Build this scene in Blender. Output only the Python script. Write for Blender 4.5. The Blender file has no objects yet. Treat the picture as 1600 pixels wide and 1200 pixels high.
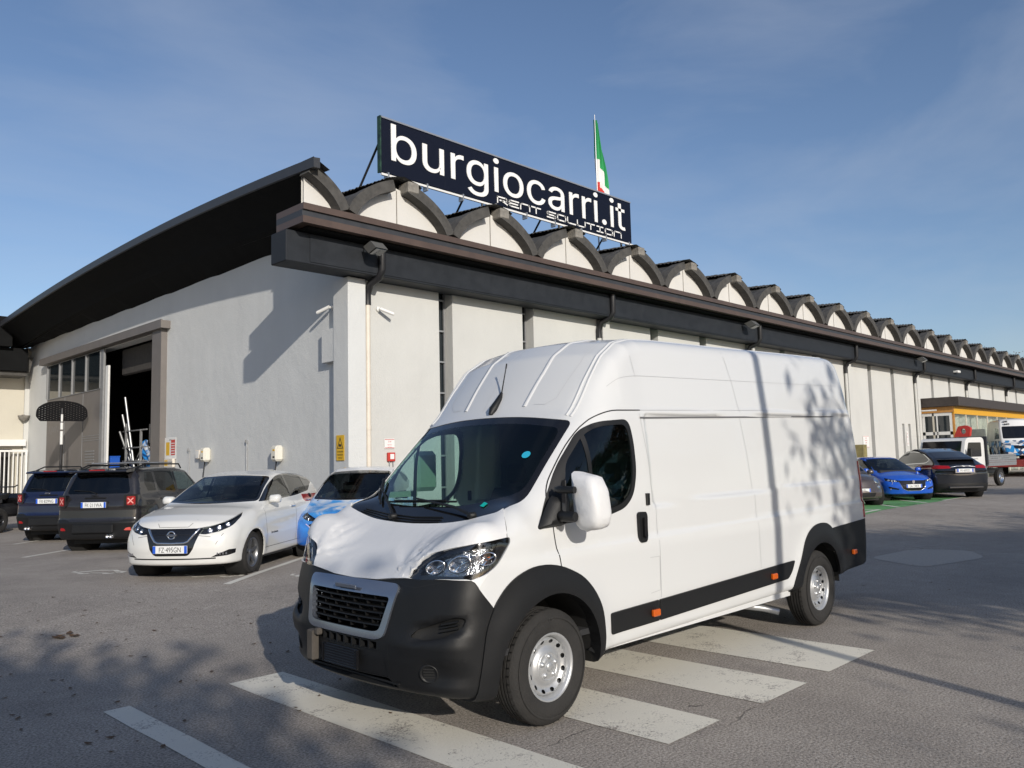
import bpy, bmesh, math, random
import numpy as np
from mathutils import Vector, Matrix
from mathutils.geometry import delaunay_2d_cdt
R = math.radians
random.seed(7)
rng = np.random.default_rng(7)
SC = bpy.context.scene
COL = SC.collection

# ------------------------------------------------------------------ camera
cam_d = bpy.data.cameras.new('camera')
cam_d.sensor_width = 36.0
cam_d.sensor_fit = 'HORIZONTAL'
cam_d.lens = 36.0 * 1272.7 / 1600.0
cam_d.clip_start = 0.05
cam_d.clip_end = 3000
cam = bpy.data.objects.new('camera', cam_d)
COL.objects.link(cam)
_yaw, _pit, _rol = R(44.532), R(5.323), R(-1.352)
_f = Vector((math.cos(_pit)*math.cos(_yaw), math.cos(_pit)*math.sin(_yaw), math.sin(_pit)))
_r = Vector((math.sin(_yaw), -math.cos(_yaw), 0))
_u = _r.cross(_f)
_r2 = _r*math.cos(_rol) + _u*math.sin(_rol)
_u2 = -_r*math.sin(_rol) + _u*math.cos(_rol)
cam.matrix_world = Matrix(((_r2.x, _u2.x, -_f.x, 0), (_r2.y, _u2.y, -_f.y, 0), (_r2.z, _u2.z, -_f.z, 1.7223), (0, 0, 0, 1)))
SC.camera = cam

# ------------------------------------------------------------------ sky, sun, exposure
SUN = Vector((0.337, 0.869, -0.355)).normalized()       # the way the light travels
SUN_EL = math.asin(-SUN.z)
SUN_ROT = math.atan2(-SUN.x, -SUN.y)
world = bpy.data.worlds.new('World')
SC.world = world
world.use_nodes = True
wn = world.node_tree
wn.nodes.clear()
sky = wn.nodes.new('ShaderNodeTexSky')
sky.sky_type = 'NISHITA'
sky.sun_disc = False
sky.sun_elevation = SUN_EL
sky.sun_rotation = SUN_ROT
sky.altitude = 150
sky.air_density = 1.0
sky.dust_density = 0.9
sky.ozone_density = 3.0
wtc = wn.nodes.new('ShaderNodeTexCoord')
wmap = wn.nodes.new('ShaderNodeMapping')
wmap.inputs['Rotation'].default_value = (R(12), R(-20), R(35))
wmap.inputs['Scale'].default_value = (1.0, 3.2, 7.0)
wno = wn.nodes.new('ShaderNodeTexNoise')
wno.inputs['Scale'].default_value = 1.3
wno.inputs['Detail'].default_value = 7
wno.inputs['Roughness'].default_value = 0.55
wno.inputs['Distortion'].default_value = 0.4
wra = wn.nodes.new('ShaderNodeMapRange')
wra.inputs['From Min'].default_value = 0.42
wra.inputs['From Max'].default_value = 0.80
wra.inputs['To Max'].default_value = 0.27
wmx = wn.nodes.new('ShaderNodeMix')
wmx.data_type = 'RGBA'
wmx.inputs['B'].default_value = (4.6, 5.0, 5.7, 1)
wbg = wn.nodes.new('ShaderNodeBackground')
wbg.inputs['Strength'].default_value = 0.118
wo = wn.nodes.new('ShaderNodeOutputWorld')
wn.links.new(wtc.outputs['Generated'], wmap.inputs['Vector'])
wn.links.new(wmap.outputs[0], wno.inputs['Vector'])
wn.links.new(wno.outputs['Fac'], wra.inputs['Value'])
wn.links.new(wra.outputs[0], wmx.inputs['Factor'])
wtint = wn.nodes.new('ShaderNodeVectorMath'); wtint.operation = 'MULTIPLY'; wtint.inputs[1].default_value = (1.04, .985, 1.0)
wn.links.new(sky.outputs[0], wtint.inputs[0]); wn.links.new(wtint.outputs[0], wmx.inputs['A'])
wn.links.new(wmx.outputs['Result'], wbg.inputs['Color'])
wn.links.new(wbg.outputs[0], wo.inputs['Surface'])
sun_d = bpy.data.lights.new('sun', 'SUN')
sun_d.energy = 3.85
sun_d.angle = R(0.53)
sun_d.color = (1.0, 0.93, 0.83)
sun = bpy.data.objects.new('sun', sun_d)
COL.objects.link(sun)
sun.rotation_euler = SUN.to_track_quat('-Z', 'Y').to_euler()
sun.location = (-10, -25, 14)
SC.view_settings.view_transform = 'Standard'
SC.view_settings.look = 'None'
SC.view_settings.exposure = 0.0
SC.view_settings.gamma = 1.0
SC.view_settings.use_curve_mapping = False
SC.cycles.max_bounces = 7
SC.cycles.transparent_max_bounces = 16

# ------------------------------------------------------------------ helpers
def gz(x, y):
    s = min(1.0, max(0.0, (y + 0.15*(x - 4) - 8.0)/4.0))
    return 0.1*s*s*(3 - 2*s)

def link(o, parent=None):
    COL.objects.link(o)
    if parent is not None:
        o.parent = parent
    return o

def thing(name, label, cat, loc=(0, 0, 0), rz=0.0, group=None):
    o = bpy.data.objects.new(name, None)
    o.empty_display_size = 0.2
    COL.objects.link(o)
    o.location = loc
    o.rotation_euler = (0, 0, rz)
    o['label'] = label
    o['category'] = cat
    if group:
        o['group'] = group
    return o

def tag(o, label, cat, group=None):
    o['label'] = label
    o['category'] = cat
    if group:
        o['group'] = group
    return o

def copy_tree(o, parent=None):
    c = o.copy()
    COL.objects.link(c)
    if parent is not None:
        c.parent = parent
    for ch in list(o.children):
        copy_tree(ch, c)
    return c

class B:
    """collects faces, then links them as one mesh object"""
    def __init__(s):
        s.v = []; s.f = []; s.m = []; s.sm = []
    def add(s, vs, fs, mi=0, smooth=False):
        o = len(s.v)
        s.v.extend([tuple(p) for p in vs])
        for f in fs:
            s.f.append([i + o for i in f]); s.m.append(mi); s.sm.append(smooth)
        return s
    def box(s, x0, x1, y0, y1, z0, z1, mi=0, bev=0.0):
        if bev > 0:
            b = min(bev, abs(x1-x0)*.45, abs(y1-y0)*.45, abs(z1-z0)*.45)
            X, Y, Z = (x0, x1), (y0, y1), (z0, z1)
            vs = []; idx = {}
            for i in (0, 1):
                for j in (0, 1):
                    for k in (0, 1):
                        si, sj, sk = (1, -1)[i], (1, -1)[j], (1, -1)[k]
                        for a, d in (('x', (0, b*sj, b*sk)), ('y', (b*si, 0, b*sk)), ('z', (b*si, b*sj, 0))):
                            idx[(i, j, k, a)] = len(vs)
                            vs.append((X[i]+d[0], Y[j]+d[1], Z[k]+d[2]))
            g = lambda *q: idx[q]
            fs = []
            for i in (0, 1):
                q = [g(i, 0, 0, 'x'), g(i, 1, 0, 'x'), g(i, 1, 1, 'x'), g(i, 0, 1, 'x')]; fs.append(q if i else q[::-1])
                q = [g(0, i, 0, 'y'), g(1, i, 0, 'y'), g(1, i, 1, 'y'), g(0, i, 1, 'y')]; fs.append(q[::-1] if i else q)
                q = [g(0, 0, i, 'z'), g(1, 0, i, 'z'), g(1, 1, i, 'z'), g(0, 1, i, 'z')]; fs.append(q if i else q[::-1])
            for i in (0, 1):
                for j in (0, 1):
                    q = [g(i, j, 0, 'x'), g(i, j, 1, 'x'), g(i, j, 1, 'y'), g(i, j, 0, 'y')]; fs.append(q if i == j else q[::-1])
                    q = [g(i, 0, j, 'x'), g(i, 1, j, 'x'), g(i, 1, j, 'z'), g(i, 0, j, 'z')]; fs.append(q[::-1] if i == j else q)
                    q = [g(0, i, j, 'y'), g(1, i, j, 'y'), g(1, i, j, 'z'), g(0, i, j, 'z')]; fs.append(q if i == j else q[::-1])
                    for k in (0, 1):
                        q = [g(i, j, k, 'x'), g(i, j, k, 'y'), g(i, j, k, 'z')]
                        fs.append(q if (i+j+k) % 2 else q[::-1])
            return s.add(vs, fs, mi)
        vs = [(x0, y0, z0), (x1, y0, z0), (x1, y1, z0), (x0, y1, z0), (x0, y0, z1), (x1, y0, z1), (x1, y1, z1), (x0, y1, z1)]
        return s.add(vs, [(0, 3, 2, 1), (4, 5, 6, 7), (0, 1, 5, 4), (1, 2, 6, 5), (2, 3, 7, 6), (3, 0, 4, 7)], mi)
    def prism(s, pts, fn, lo, hi, mi=0, smooth=False):
        """pts 2-D outline (convex enough), fn(a,b,t)->xyz, from t=lo to hi"""
        n = len(pts)
        vs = [fn(a, b, lo) for a, b in pts] + [fn(a, b, hi) for a, b in pts]
        s.add(vs, [tuple(range(n))[::-1], tuple(range(n, 2*n))], mi)
        vs2 = list(vs)
        return s.add(vs2, [(i, (i+1) % n, n+(i+1) % n, n+i) for i in range(n)], mi, smooth)
    def tube(s, path, r, n=8, mi=0, caps=True, smooth=True):
        path = [Vector(p) for p in path]
        rs = r if isinstance(r, (list, tuple)) else [r]*len(path)
        rings = []; up = None
        for i, p in enumerate(path):
            d = (path[min(i+1, len(path)-1)] - path[max(i-1, 0)]).normalized()
            if up is None:
                up = Vector((0, 0, 1)) if abs(d.z) < .9 else Vector((1, 0, 0))
            a = d.cross(up).normalized(); b = a.cross(d).normalized(); up = b
            rings.append([p + (a*math.cos(t) + b*math.sin(t))*rs[i] for t in [2*math.pi*k/n for k in range(n)]])
        vs = [q for ring in rings for q in ring]
        fs = [(i*n+k, (i+1)*n+k, (i+1)*n+(k+1) % n, i*n+(k+1) % n) for i in range(len(path)-1) for k in range(n)]
        s.add(vs, fs, mi, smooth)
        if caps:
            s.add(rings[0], [tuple(range(n))], mi); s.add(rings[-1], [tuple(range(n))[::-1]], mi)
        return s
    def lathe(s, prof, fn, n=32, mi=0, smooth=True, a0=0.0, a1=2*math.pi):
        """prof list of (radius, height); fn(x,y,h)->xyz"""
        full = abs(a1-a0-2*math.pi) < 1e-6
        m = n if full else n+1
        vs = []
        for r, h in prof:
            for k in range(m):
                t = a0 + (a1-a0)*k/n
                vs.append(fn(r*math.cos(t), r*math.sin(t), h))
        fs = []
        for i in range(len(prof)-1):
            for k in range(n):
                k2 = (k+1) % m
                fs.append((i*m+k, i*m+k2, (i+1)*m+k2, (i+1)*m+k))
        return s.add(vs, fs, mi, smooth)
    def build(s, name, mats, parent=None, loc=None, rot=None, auto=False):
        me = bpy.data.meshes.new(name)
        me.from_pydata([tuple(p) for p in s.v], [], s.f)
        if not isinstance(mats, (list, tuple)):
            mats = [mats]
        for m in mats:
            me.materials.append(m)
        me.polygons.foreach_set('material_index', s.m)
        me.polygons.foreach_set('use_smooth', s.sm)
        me.update()
        o = bpy.data.objects.new(name, me)
        link(o, parent)
        if loc is not None: o.location = loc
        if rot is not None: o.rotation_euler = rot
        return o

def fix_normals(o):
    bm = bmesh.new(); bm.from_mesh(o.data)
    bmesh.ops.recalc_face_normals(bm, faces=bm.faces)
    bm.to_mesh(o.data); bm.free()
    return o

def rp(pts, r, n=5):
    """round the corners of a polygon"""
    out = []
    N = len(pts)
    rr = r if isinstance(r, (list, tuple)) else [r]*N
    for i in range(N):
        p0 = np.array(pts[i-1], float); p = np.array(pts[i], float); p1 = np.array(pts[(i+1) % N], float)
        a = p0-p; b = p1-p
        la, lb = np.linalg.norm(a), np.linalg.norm(b)
        q = min(rr[i], la*.48, lb*.48)
        if q < 1e-4:
            out.append(tuple(p)); continue
        A = p+a/la*q; Bq = p+b/lb*q
        for k in range(n+1):
            t = k/n
            out.append(tuple((1-t)**2*A + 2*t*(1-t)*p + t*t*Bq))
    return out

def circ(cx, cy, r, n=40, a0=0, a1=360, ry=None):
    full = abs(a1-a0) >= 360
    m = n if full else n+1
    return [(cx + r*math.cos(R(a0+(a1-a0)*k/n)), cy + (ry or r)*math.sin(R(a0+(a1-a0)*k/n))) for k in range(m)]

def pip(P, poly):
    """vectorised point in polygon"""
    x, y = P[:, 0], P[:, 1]
    ins = np.zeros(len(P), bool)
    q = np.asarray(poly, float); n = len(q)
    for i in range(n):
        x1, y1 = q[i]; x2, y2 = q[(i+1) % n]
        if y1 == y2: continue
        c = ((y1 > y) != (y2 > y)) & (x < (x2-x1)*(y-y1)/(y2-y1)+x1)
        ins ^= c
    return ins

def flat_holes(outer, holes, spacing=None):
    """triangulate a 2-D outline with holes -> verts2d, tris"""
    pts = []; edges = []
    for loop in [outer]+list(holes):
        o = len(pts); n = len(loop)
        pts += [Vector(p) for p in loop]
        edges += [(o+i, o+(i+1) % n) for i in range(n)]
    if spacing:
        a = np.array(outer)
        gx = np.arange(a[:, 0].min()+spacing/2, a[:, 0].max(), spacing); gy = np.arange(a[:, 1].min()+spacing/2, a[:, 1].max(), spacing)
        G = np.array([(x, y) for x in gx for y in gy])
        if len(G):
            k = pip(G, outer)
            for h in holes: k &= ~pip(G, h)
            pts += [Vector(p) for p in G[k]]
    v, e, f, *_ = delaunay_2d_cdt(pts, edges, [], 0, 1e-6)
    v = np.array([tuple(p) for p in v])
    f = [tuple(t) for t in f]
    c = np.array([v[list(t)].mean(0) for t in f])
    k = pip(c, outer)
    for h in holes: k &= ~pip(c, h)
    return v, [f[i] for i in range(len(f)) if k[i]]

def slab(b, outer, holes, fn, lo, hi, mi=0):
    """plate with holes and thickness; fn(a,b,t)->xyz"""
    v, f = flat_holes(outer, holes)
    b.add([fn(p[0], p[1], hi) for p in v], f, mi)
    b.add([fn(p[0], p[1], lo) for p in v], [t[::-1] for t in f], mi)
    for loop in [outer]+list(holes):
        n = len(loop)
        b.add([fn(p[0], p[1], lo) for p in loop]+[fn(p[0], p[1], hi) for p in loop],
              [(i, (i+1) % n, n+(i+1) % n, n+i) for i in range(n)], mi)
    return b

# ------------------------------------------------------------------ materials
MATS = {}
def mat(name, col, rough=0.5, metal=0.0, spec=0.5, coat=0.0, noise=0.0, nscale=6.0, bump=0.0, bscale=40.0, emis=None, dirt=0.0, obj_coord=True):
    if name in MATS: return MATS[name]
    m = bpy.data.materials.new(name); m.use_nodes = True
    nt = m.node_tree; bs = nt.nodes['Principled BSDF']
    bs.inputs['Base Color'].default_value = (*col, 1)
    bs.inputs['Roughness'].default_value = rough
    bs.inputs['Metallic'].default_value = metal
    bs.inputs['Specular IOR Level'].default_value = spec
    if coat:
        bs.inputs['Coat Weight'].default_value = coat
        bs.inputs['Coat Roughness'].default_value = 0.03
    if noise or bump or dirt:
        tc = nt.nodes.new('ShaderNodeTexCoord')
    if noise:
        n = nt.nodes.new('ShaderNodeTexNoise'); n.inputs['Scale'].default_value = nscale
        n.inputs['Detail'].default_value = 6; n.inputs['Roughness'].default_value = 0.6
        nt.links.new(tc.outputs['Object'], n.inputs['Vector'])
        mr = nt.nodes.new('ShaderNodeMapRange')
        mr.inputs['From Min'].default_value = 0.3; mr.inputs['From Max'].default_value = 0.7
        mr.inputs['To Min'].default_value = 1-noise; mr.inputs['To Max'].default_value = 1+noise*.6
        nt.links.new(n.outputs['Fac'], mr.inputs['Value'])
        vm = nt.nodes.new('ShaderNodeVectorMath'); vm.operation = 'SCALE'
        vm.inputs[0].default_value = col
        nt.links.new(mr.outputs[0], vm.inputs['Scale'])
        nt.links.new(vm.outputs[0], bs.inputs['Base Color'])
        mr2 = nt.nodes.new('ShaderNodeMapRange')
        mr2.inputs['To Min'].default_value = max(0, rough-.12*noise*4); mr2.inputs['To Max'].default_value = min(1, rough+.12*noise*4)
        nt.links.new(n.outputs['Fac'], mr2.inputs['Value'])
        nt.links.new(mr2.outputs[0], bs.inputs['Roughness'])
    if bump:
        n2 = nt.nodes.new('ShaderNodeTexNoise'); n2.inputs['Scale'].default_value = bscale
        n2.inputs['Detail'].default_value = 5
        nt.links.new(tc.outputs['Object'], n2.inputs['Vector'])
        bp = nt.nodes.new('ShaderNodeBump'); bp.inputs['Strength'].default_value = bump; bp.inputs['Distance'].default_value = 0.02
        nt.links.new(n2.outputs['Fac'], bp.inputs['Height'])
        nt.links.new(bp.outputs[0], bs.inputs['Normal'])
    if emis:
        bs.inputs['Emission Color'].default_value = (*emis[0], 1); bs.inputs['Emission Strength'].default_value = emis[1]
    MATS[name] = m
    return m

def glass_mat(name, tint, rough=0.0, opacity=0.0, base=(0.01, 0.01, 0.012), ior=1.5):
    if name in MATS: return MATS[name]
    m = bpy.data.materials.new(name); m.use_nodes = True
    nt = m.node_tree; nt.nodes.clear()
    out = nt.nodes.new('ShaderNodeOutputMaterial')
    tr = nt.nodes.new('ShaderNodeBsdfTransparent'); tr.inputs[0].default_value = (*tint, 1)
    gl = nt.nodes.new('ShaderNodeBsdfGlossy'); gl.inputs['Roughness'].default_value = rough; gl.inputs['Color'].default_value = (1, 1, 1, 1)
    df = nt.nodes.new('ShaderNodeBsdfDiffuse'); df.inputs[0].default_value = (*base, 1)
    mx0 = nt.nodes.new('ShaderNodeMixShader'); mx0.inputs[0].default_value = opacity
    lw = nt.nodes.new('ShaderNodeLayerWeight'); lw.inputs['Blend'].default_value = 0.5
    pw = nt.nodes.new('ShaderNodeMath'); pw.operation = 'POWER'; pw.inputs[1].default_value = 5.0
    fr = nt.nodes.new('ShaderNodeMath'); fr.operation = 'MULTIPLY_ADD'
    r0 = ((ior-1)/(ior+1))**2*1.25
    fr.inputs[1].default_value = 1-r0; fr.inputs[2].default_value = r0
    nt.links.new(lw.outputs['Facing'], pw.inputs[0]); nt.links.new(pw.outputs[0], fr.inputs[0])
    mx = nt.nodes.new('ShaderNodeMixShader')
    nt.links.new(tr.outputs[0], mx0.inputs[1]); nt.links.new(df.outputs[0], mx0.inputs[2])
    nt.links.new(fr.outputs[0], mx.inputs[0]); nt.links.new(mx0.outputs[0], mx.inputs[1]); nt.links.new(gl.outputs[0], mx.inputs[2])
    nt.links.new(mx.outputs[0], out.inputs[0])
    MATS[name] = m
    return m

UIFONT = None
try:
    UIFONT = bpy.data.fonts.load(bpy.utils.system_resource('DATAFILES', path='fonts')+'/Inter.woff2')
except Exception:
    UIFONT = None
def text_obj(name, s, m, parent, loc, rot, size, sx=1.0, extr=0.002, align='LEFT', spacing=1.0, fat=0.0, ui=True):
    cu = bpy.data.curves.new(name, 'FONT')
    cu.body = s; cu.size = size; cu.extrude = extr; cu.align_x = align; cu.space_character = spacing; cu.offset = fat
    cu.resolution_u = 4
    if ui and UIFONT is not None: cu.font = UIFONT
    t = bpy.data.objects.new(name+'_tmp', cu); COL.objects.link(t)
    dg = bpy.context.evaluated_depsgraph_get()
    me = bpy.data.meshes.new_from_object(t.evaluated_get(dg))
    bpy.data.objects.remove(t); bpy.data.curves.remove(cu)
    me.name = name
    me.materials.clear(); me.materials.append(m)
    o = bpy.data.objects.new(name, me)
    link(o, parent)
    o.location = loc; o.rotation_euler = rot; o.scale = (sx, 1, 1)
    return o

GLY = {'R': [[(0, 0), (0, 1), (.85, 1), (1, .85), (1, .6), (.85, .45), (.25, .45)], [(.45, .45), (1, 0)]],
 'E': [[(1, 1), (.15, 1), (0, .85), (0, .15), (.15, 0), (1, 0)], [(0, .5), (.9, .5)]],
 'N': [[(0, 0), (0, .85), (.15, 1), (.85, 1), (1, .85), (1, 0)]],
 'T': [[(0, 1), (1, 1)], [(.5, 1), (.5, 0)]],
 'S': [[(1, 1), (.15, 1), (0, .85), (0, .65), (.15, .5), (.85, .5), (1, .35), (1, .15), (.85, 0), (0, 0)]],
 'O': [[(.15, 0), (.85, 0), (1, .15), (1, .85), (.85, 1), (.15, 1), (0, .85), (0, .15), (.15, 0)]],
 'L': [[(0, 1), (0, .15), (.15, 0), (1, 0)]],
 'U': [[(0, 1), (0, .15), (.15, 0), (.85, 0), (1, .15), (1, 1)]],
 'I': [[(.5, 0), (.5, 1)], [(.1, 1), (.9, 1)], [(.1, 0), (.9, 0)]],
 'G': [[(1, 1), (.15, 1), (0, .85), (0, .15), (.15, 0), (.85, 0), (1, .15), (1, .5), (.5, .5)]],
 'M': [[(0, 0), (0, 1), (.5, .5), (1, 1), (1, 0)]]}
def stroke_text(b, s, w, h, gap, th, fn, depth):
    """square-cut lettering: fn(a,b,t)->xyz"""
    x = 0.0
    for ch in s:
        if ch == ' ':
            x += w*.55; continue
        for line in GLY[ch]:
            for (a0, b0), (a1, b1) in zip(line[:-1], line[1:]):
                p = np.array((x+a0*w, b0*h)); q = np.array((x+a1*w, b1*h))
                d = (q-p)/np.linalg.norm(q-p); n = np.array((-d[1], d[0]))*th/2
                p = p-d*th*.45; q = q+d*th*.45
                o = [p-n, q-n, q+n, p+n]
                b.prism([tuple(k) for k in o], fn, 0, depth)
        x += w+gap
    return x
# ------------------------------------------------------------------ materials of the setting
def N(nt, t, **k):
    n = nt.nodes.new(t)
    for a, v in k.items():
        if hasattr(n, a): setattr(n, a, v)
    return n

def asphalt_nodes(nt):
    """returns colour socket, height socket of worn asphalt in world metres"""
    L = nt.links.new
    g = N(nt, 'ShaderNodeNewGeometry')
    n1 = N(nt, 'ShaderNodeTexNoise'); n1.inputs['Scale'].default_value = 60; n1.inputs['Detail'].default_value = 4; n1.inputs['Roughness'].default_value = .75
    n2 = N(nt, 'ShaderNodeTexNoise'); n2.inputs['Scale'].default_value = .55; n2.inputs['Detail'].default_value = 6; n2.inputs['Roughness'].default_value = .62; n2.inputs['Distortion'].default_value = .6
    n3 = N(nt, 'ShaderNodeTexVoronoi'); n3.inputs['Scale'].default_value = 110
    n4 = N(nt, 'ShaderNodeTexNoise'); n4.inputs['Scale'].default_value = 5; n4.inputs['Detail'].default_value = 5; n4.inputs['Roughness'].default_value = .7
    for n in (n1, n2, n3, n4): L(g.outputs['Position'], n.inputs['Vector'])
    r1 = N(nt, 'ShaderNodeMapRange'); r1.inputs[1].default_value = .3; r1.inputs[2].default_value = .72; r1.inputs[3].default_value = .25; r1.inputs[4].default_value = 1.75
    L(n1.outputs['Fac'], r1.inputs[0])
    r2 = N(nt, 'ShaderNodeValToRGB')
    e = r2.color_ramp.elements
    e[0].position = .30; e[0].color = (.292, .262, .232, 1)
    e[1].position = .72; e[1].color = (.405, .365, .322, 1)
    m = e.new(.5); m.color = (.345, .310, .273, 1)
    L(n2.outputs['Fac'], r2.inputs[0])
    r4 = N(nt, 'ShaderNodeMapRange'); r4.inputs[1].default_value = .3; r4.inputs[2].default_value = .7; r4.inputs[3].default_value = .90; r4.inputs[4].default_value = 1.08
    L(n4.outputs['Fac'], r4.inputs[0])
    mu = N(nt, 'ShaderNodeMath', operation='MULTIPLY'); L(r1.outputs[0], mu.inputs[0]); L(r4.outputs[0], mu.inputs[1])
    # pale chips of stone
    cr = N(nt, 'ShaderNodeMapRange'); cr.inputs[1].default_value = .80; cr.inputs[2].default_value = .95; cr.inputs[3].default_value = 0; cr.inputs[4].default_value = .8
    L(n3.outputs['Color'], cr.inputs[0])
    # cracks: edges of big cells, only in worn areas
    vc = N(nt, 'ShaderNodeTexVoronoi', feature='DISTANCE_TO_EDGE'); vc.inputs['Scale'].default_value = .42
    nd = N(nt, 'ShaderNodeTexNoise'); nd.inputs['Scale'].default_value = 1.7; nd.inputs['Detail'].default_value = 6
    L(g.outputs['Position'], nd.inputs['Vector'])
    va = N(nt, 'ShaderNodeVectorMath', operation='MULTIPLY_ADD'); L(nd.outputs['Color'], va.inputs[0]); va.inputs[1].default_value = (1.6, 1.6, 0); L(g.outputs['Position'], va.inputs[2])
    L(va.outputs[0], vc.inputs['Vector'])
    ck = N(nt, 'ShaderNodeMapRange'); ck.inputs[1].default_value = .002; ck.inputs[2].default_value = .008; ck.inputs[3].default_value = 1; ck.inputs[4].default_value = 0
    L(vc.outputs['Distance'], ck.inputs[0])
    nm = N(nt, 'ShaderNodeTexNoise'); nm.inputs['Scale'].default_value = .23; nm.inputs['Detail'].default_value = 3; L(g.outputs['Position'], nm.inputs['Vector'])
    km = N(nt, 'ShaderNodeMapRange'); km.inputs[1].default_value = .56; km.inputs[2].default_value = .68; L(nm.outputs['Fac'], km.inputs[0])
    ckm = N(nt, 'ShaderNodeMath', operation='MULTIPLY'); L(ck.outputs[0], ckm.inputs[0]); L(km.outputs[0], ckm.inputs[1])
    sc = N(nt, 'ShaderNodeVectorMath', operation='SCALE'); L(r2.outputs[0], sc.inputs[0]); L(mu.outputs[0], sc.inputs['Scale'])
    mx = N(nt, 'ShaderNodeMix', data_type='RGBA'); L(cr.outputs[0], mx.inputs['Factor']); L(sc.outputs[0], mx.inputs['A']); mx.inputs['B'].default_value = (.46, .43, .40, 1)
    mx2 = N(nt, 'ShaderNodeMix', data_type='RGBA'); L(ckm.outputs[0], mx2.inputs['Factor']); L(mx.outputs['Result'], mx2.inputs['A']); mx2.inputs['B'].default_value = (.025, .024, .022, 1)
    # bigger, older oil stains
    ns = N(nt, 'ShaderNodeTexNoise'); ns.inputs['Scale'].default_value = 1.9; ns.inputs['Detail'].default_value = 4; L(g.outputs['Position'], ns.inputs['Vector'])
    rs = N(nt, 'ShaderNodeMapRange'); rs.inputs[1].default_value = .66; rs.inputs[2].default_value = .74; rs.inputs[3].default_value = 0; rs.inputs[4].default_value = .28; L(ns.outputs['Fac'], rs.inputs[0])
    mx3 = N(nt, 'ShaderNodeMix', data_type='RGBA'); L(rs.outputs[0], mx3.inputs['Factor']); L(mx2.outputs['Result'], mx3.inputs['A']); mx3.inputs['B'].default_value = (.16, .15, .14, 1)
    hs = N(nt, 'ShaderNodeMath', operation='SUBTRACT'); L(n1.outputs['Fac'], hs.inputs[0]); L(ckm.outputs[0], hs.inputs[1])
    return mx3.outputs['Result'], hs.outputs[0], n1.outputs['Fac'], nm.outputs['Fac'], g

def mk_asphalt():
    m = bpy.data.materials.new('asphalt'); m.use_nodes = True; nt = m.node_tree; bs = nt.nodes['Principled BSDF']
    c, h, _, _, _ = asphalt_nodes(nt)
    nt.links.new(c, bs.inputs['Base Color']); bs.inputs['Roughness'].default_value = .9; bs.inputs['Specular IOR Level'].default_value = .25
    bp = N(nt, 'ShaderNodeBump'); bp.inputs['Strength'].default_value = .75; bp.inputs['Distance'].default_value = .012
    nt.links.new(h, bp.inputs['Height']); nt.links.new(bp.outputs[0], bs.inputs['Normal'])
    return m

def mk_paint(name, col, wear0=.555, wear1=.68):
    """road paint worn through to the asphalt"""
    m = bpy.data.materials.new(name); m.use_nodes = True; nt = m.node_tree; bs = nt.nodes['Principled BSDF']; L = nt.links.new
    c, h, fine, _, g = asphalt_nodes(nt)
    w = N(nt, 'ShaderNodeTexNoise'); w.inputs['Scale'].default_value = 2.2; w.inputs['Detail'].default_value = 9; w.inputs['Roughness'].default_value = .82
    L(g.outputs['Position'], w.inputs['Vector'])
    w2 = N(nt, 'ShaderNodeTexVoronoi', feature='DISTANCE_TO_EDGE'); w2.inputs['Scale'].default_value = 13; L(g.outputs['Position'], w2.inputs['Vector'])
    w2r = N(nt, 'ShaderNodeMapRange'); w2r.inputs[1].default_value = 0; w2r.inputs[2].default_value = .05; w2r.inputs[3].default_value = .045; w2r.inputs[4].default_value = 0; L(w2.outputs['Distance'], w2r.inputs[0])
    fi = N(nt, 'ShaderNodeMath', operation='MULTIPLY_ADD'); L(fine, fi.inputs[0]); fi.inputs[1].default_value = -.62
    ad = N(nt, 'ShaderNodeMath', operation='ADD'); L(w.outputs['Fac'], ad.inputs[0]); L(w2r.outputs[0], ad.inputs[1]); L(ad.outputs[0], fi.inputs[2])
    r = N(nt, 'ShaderNodeMapRange'); r.inputs[1].default_value = wear0-.31; r.inputs[2].default_value = wear1-.31; r.inputs[3].default_value = 1; r.inputs[4].default_value = 0
    L(fi.outputs[0], r.inputs[0])
    pc = N(nt, 'ShaderNodeMix', data_type='RGBA'); pc.inputs['A'].default_value = (col[0]*.78, col[1]*.77, col[2]*.74, 1); pc.inputs['B'].default_value = (*col, 1)
    L(w.outputs['Fac'], pc.inputs['Factor'])
    mx = N(nt, 'ShaderNodeMix', data_type='RGBA'); L(r.outputs[0], mx.inputs['Factor']); L(c, mx.inputs['A']); L(pc.outputs['Result'], mx.inputs['B'])
    L(mx.outputs['Result'], bs.inputs['Base Color']); bs.inputs['Roughness'].default_value = .8
    bp = N(nt, 'ShaderNodeBump'); bp.inputs['Strength'].default_value = .5; bp.inputs['Distance'].default_value = .008
    L(h, bp.inputs['Height']); L(bp.outputs[0], bs.inputs['Normal'])
    return m

M_ASPH = mk_asphalt()
M_PAINT = mk_paint('white_road_paint', (.80, .77, .68))
M_PAINT2 = mk_paint('thin_white_road_paint', (.74, .72, .66), .66, .80)
M_GREEN = mk_paint('green_road_paint', (.13, .36, .13), .72, .84)

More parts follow.
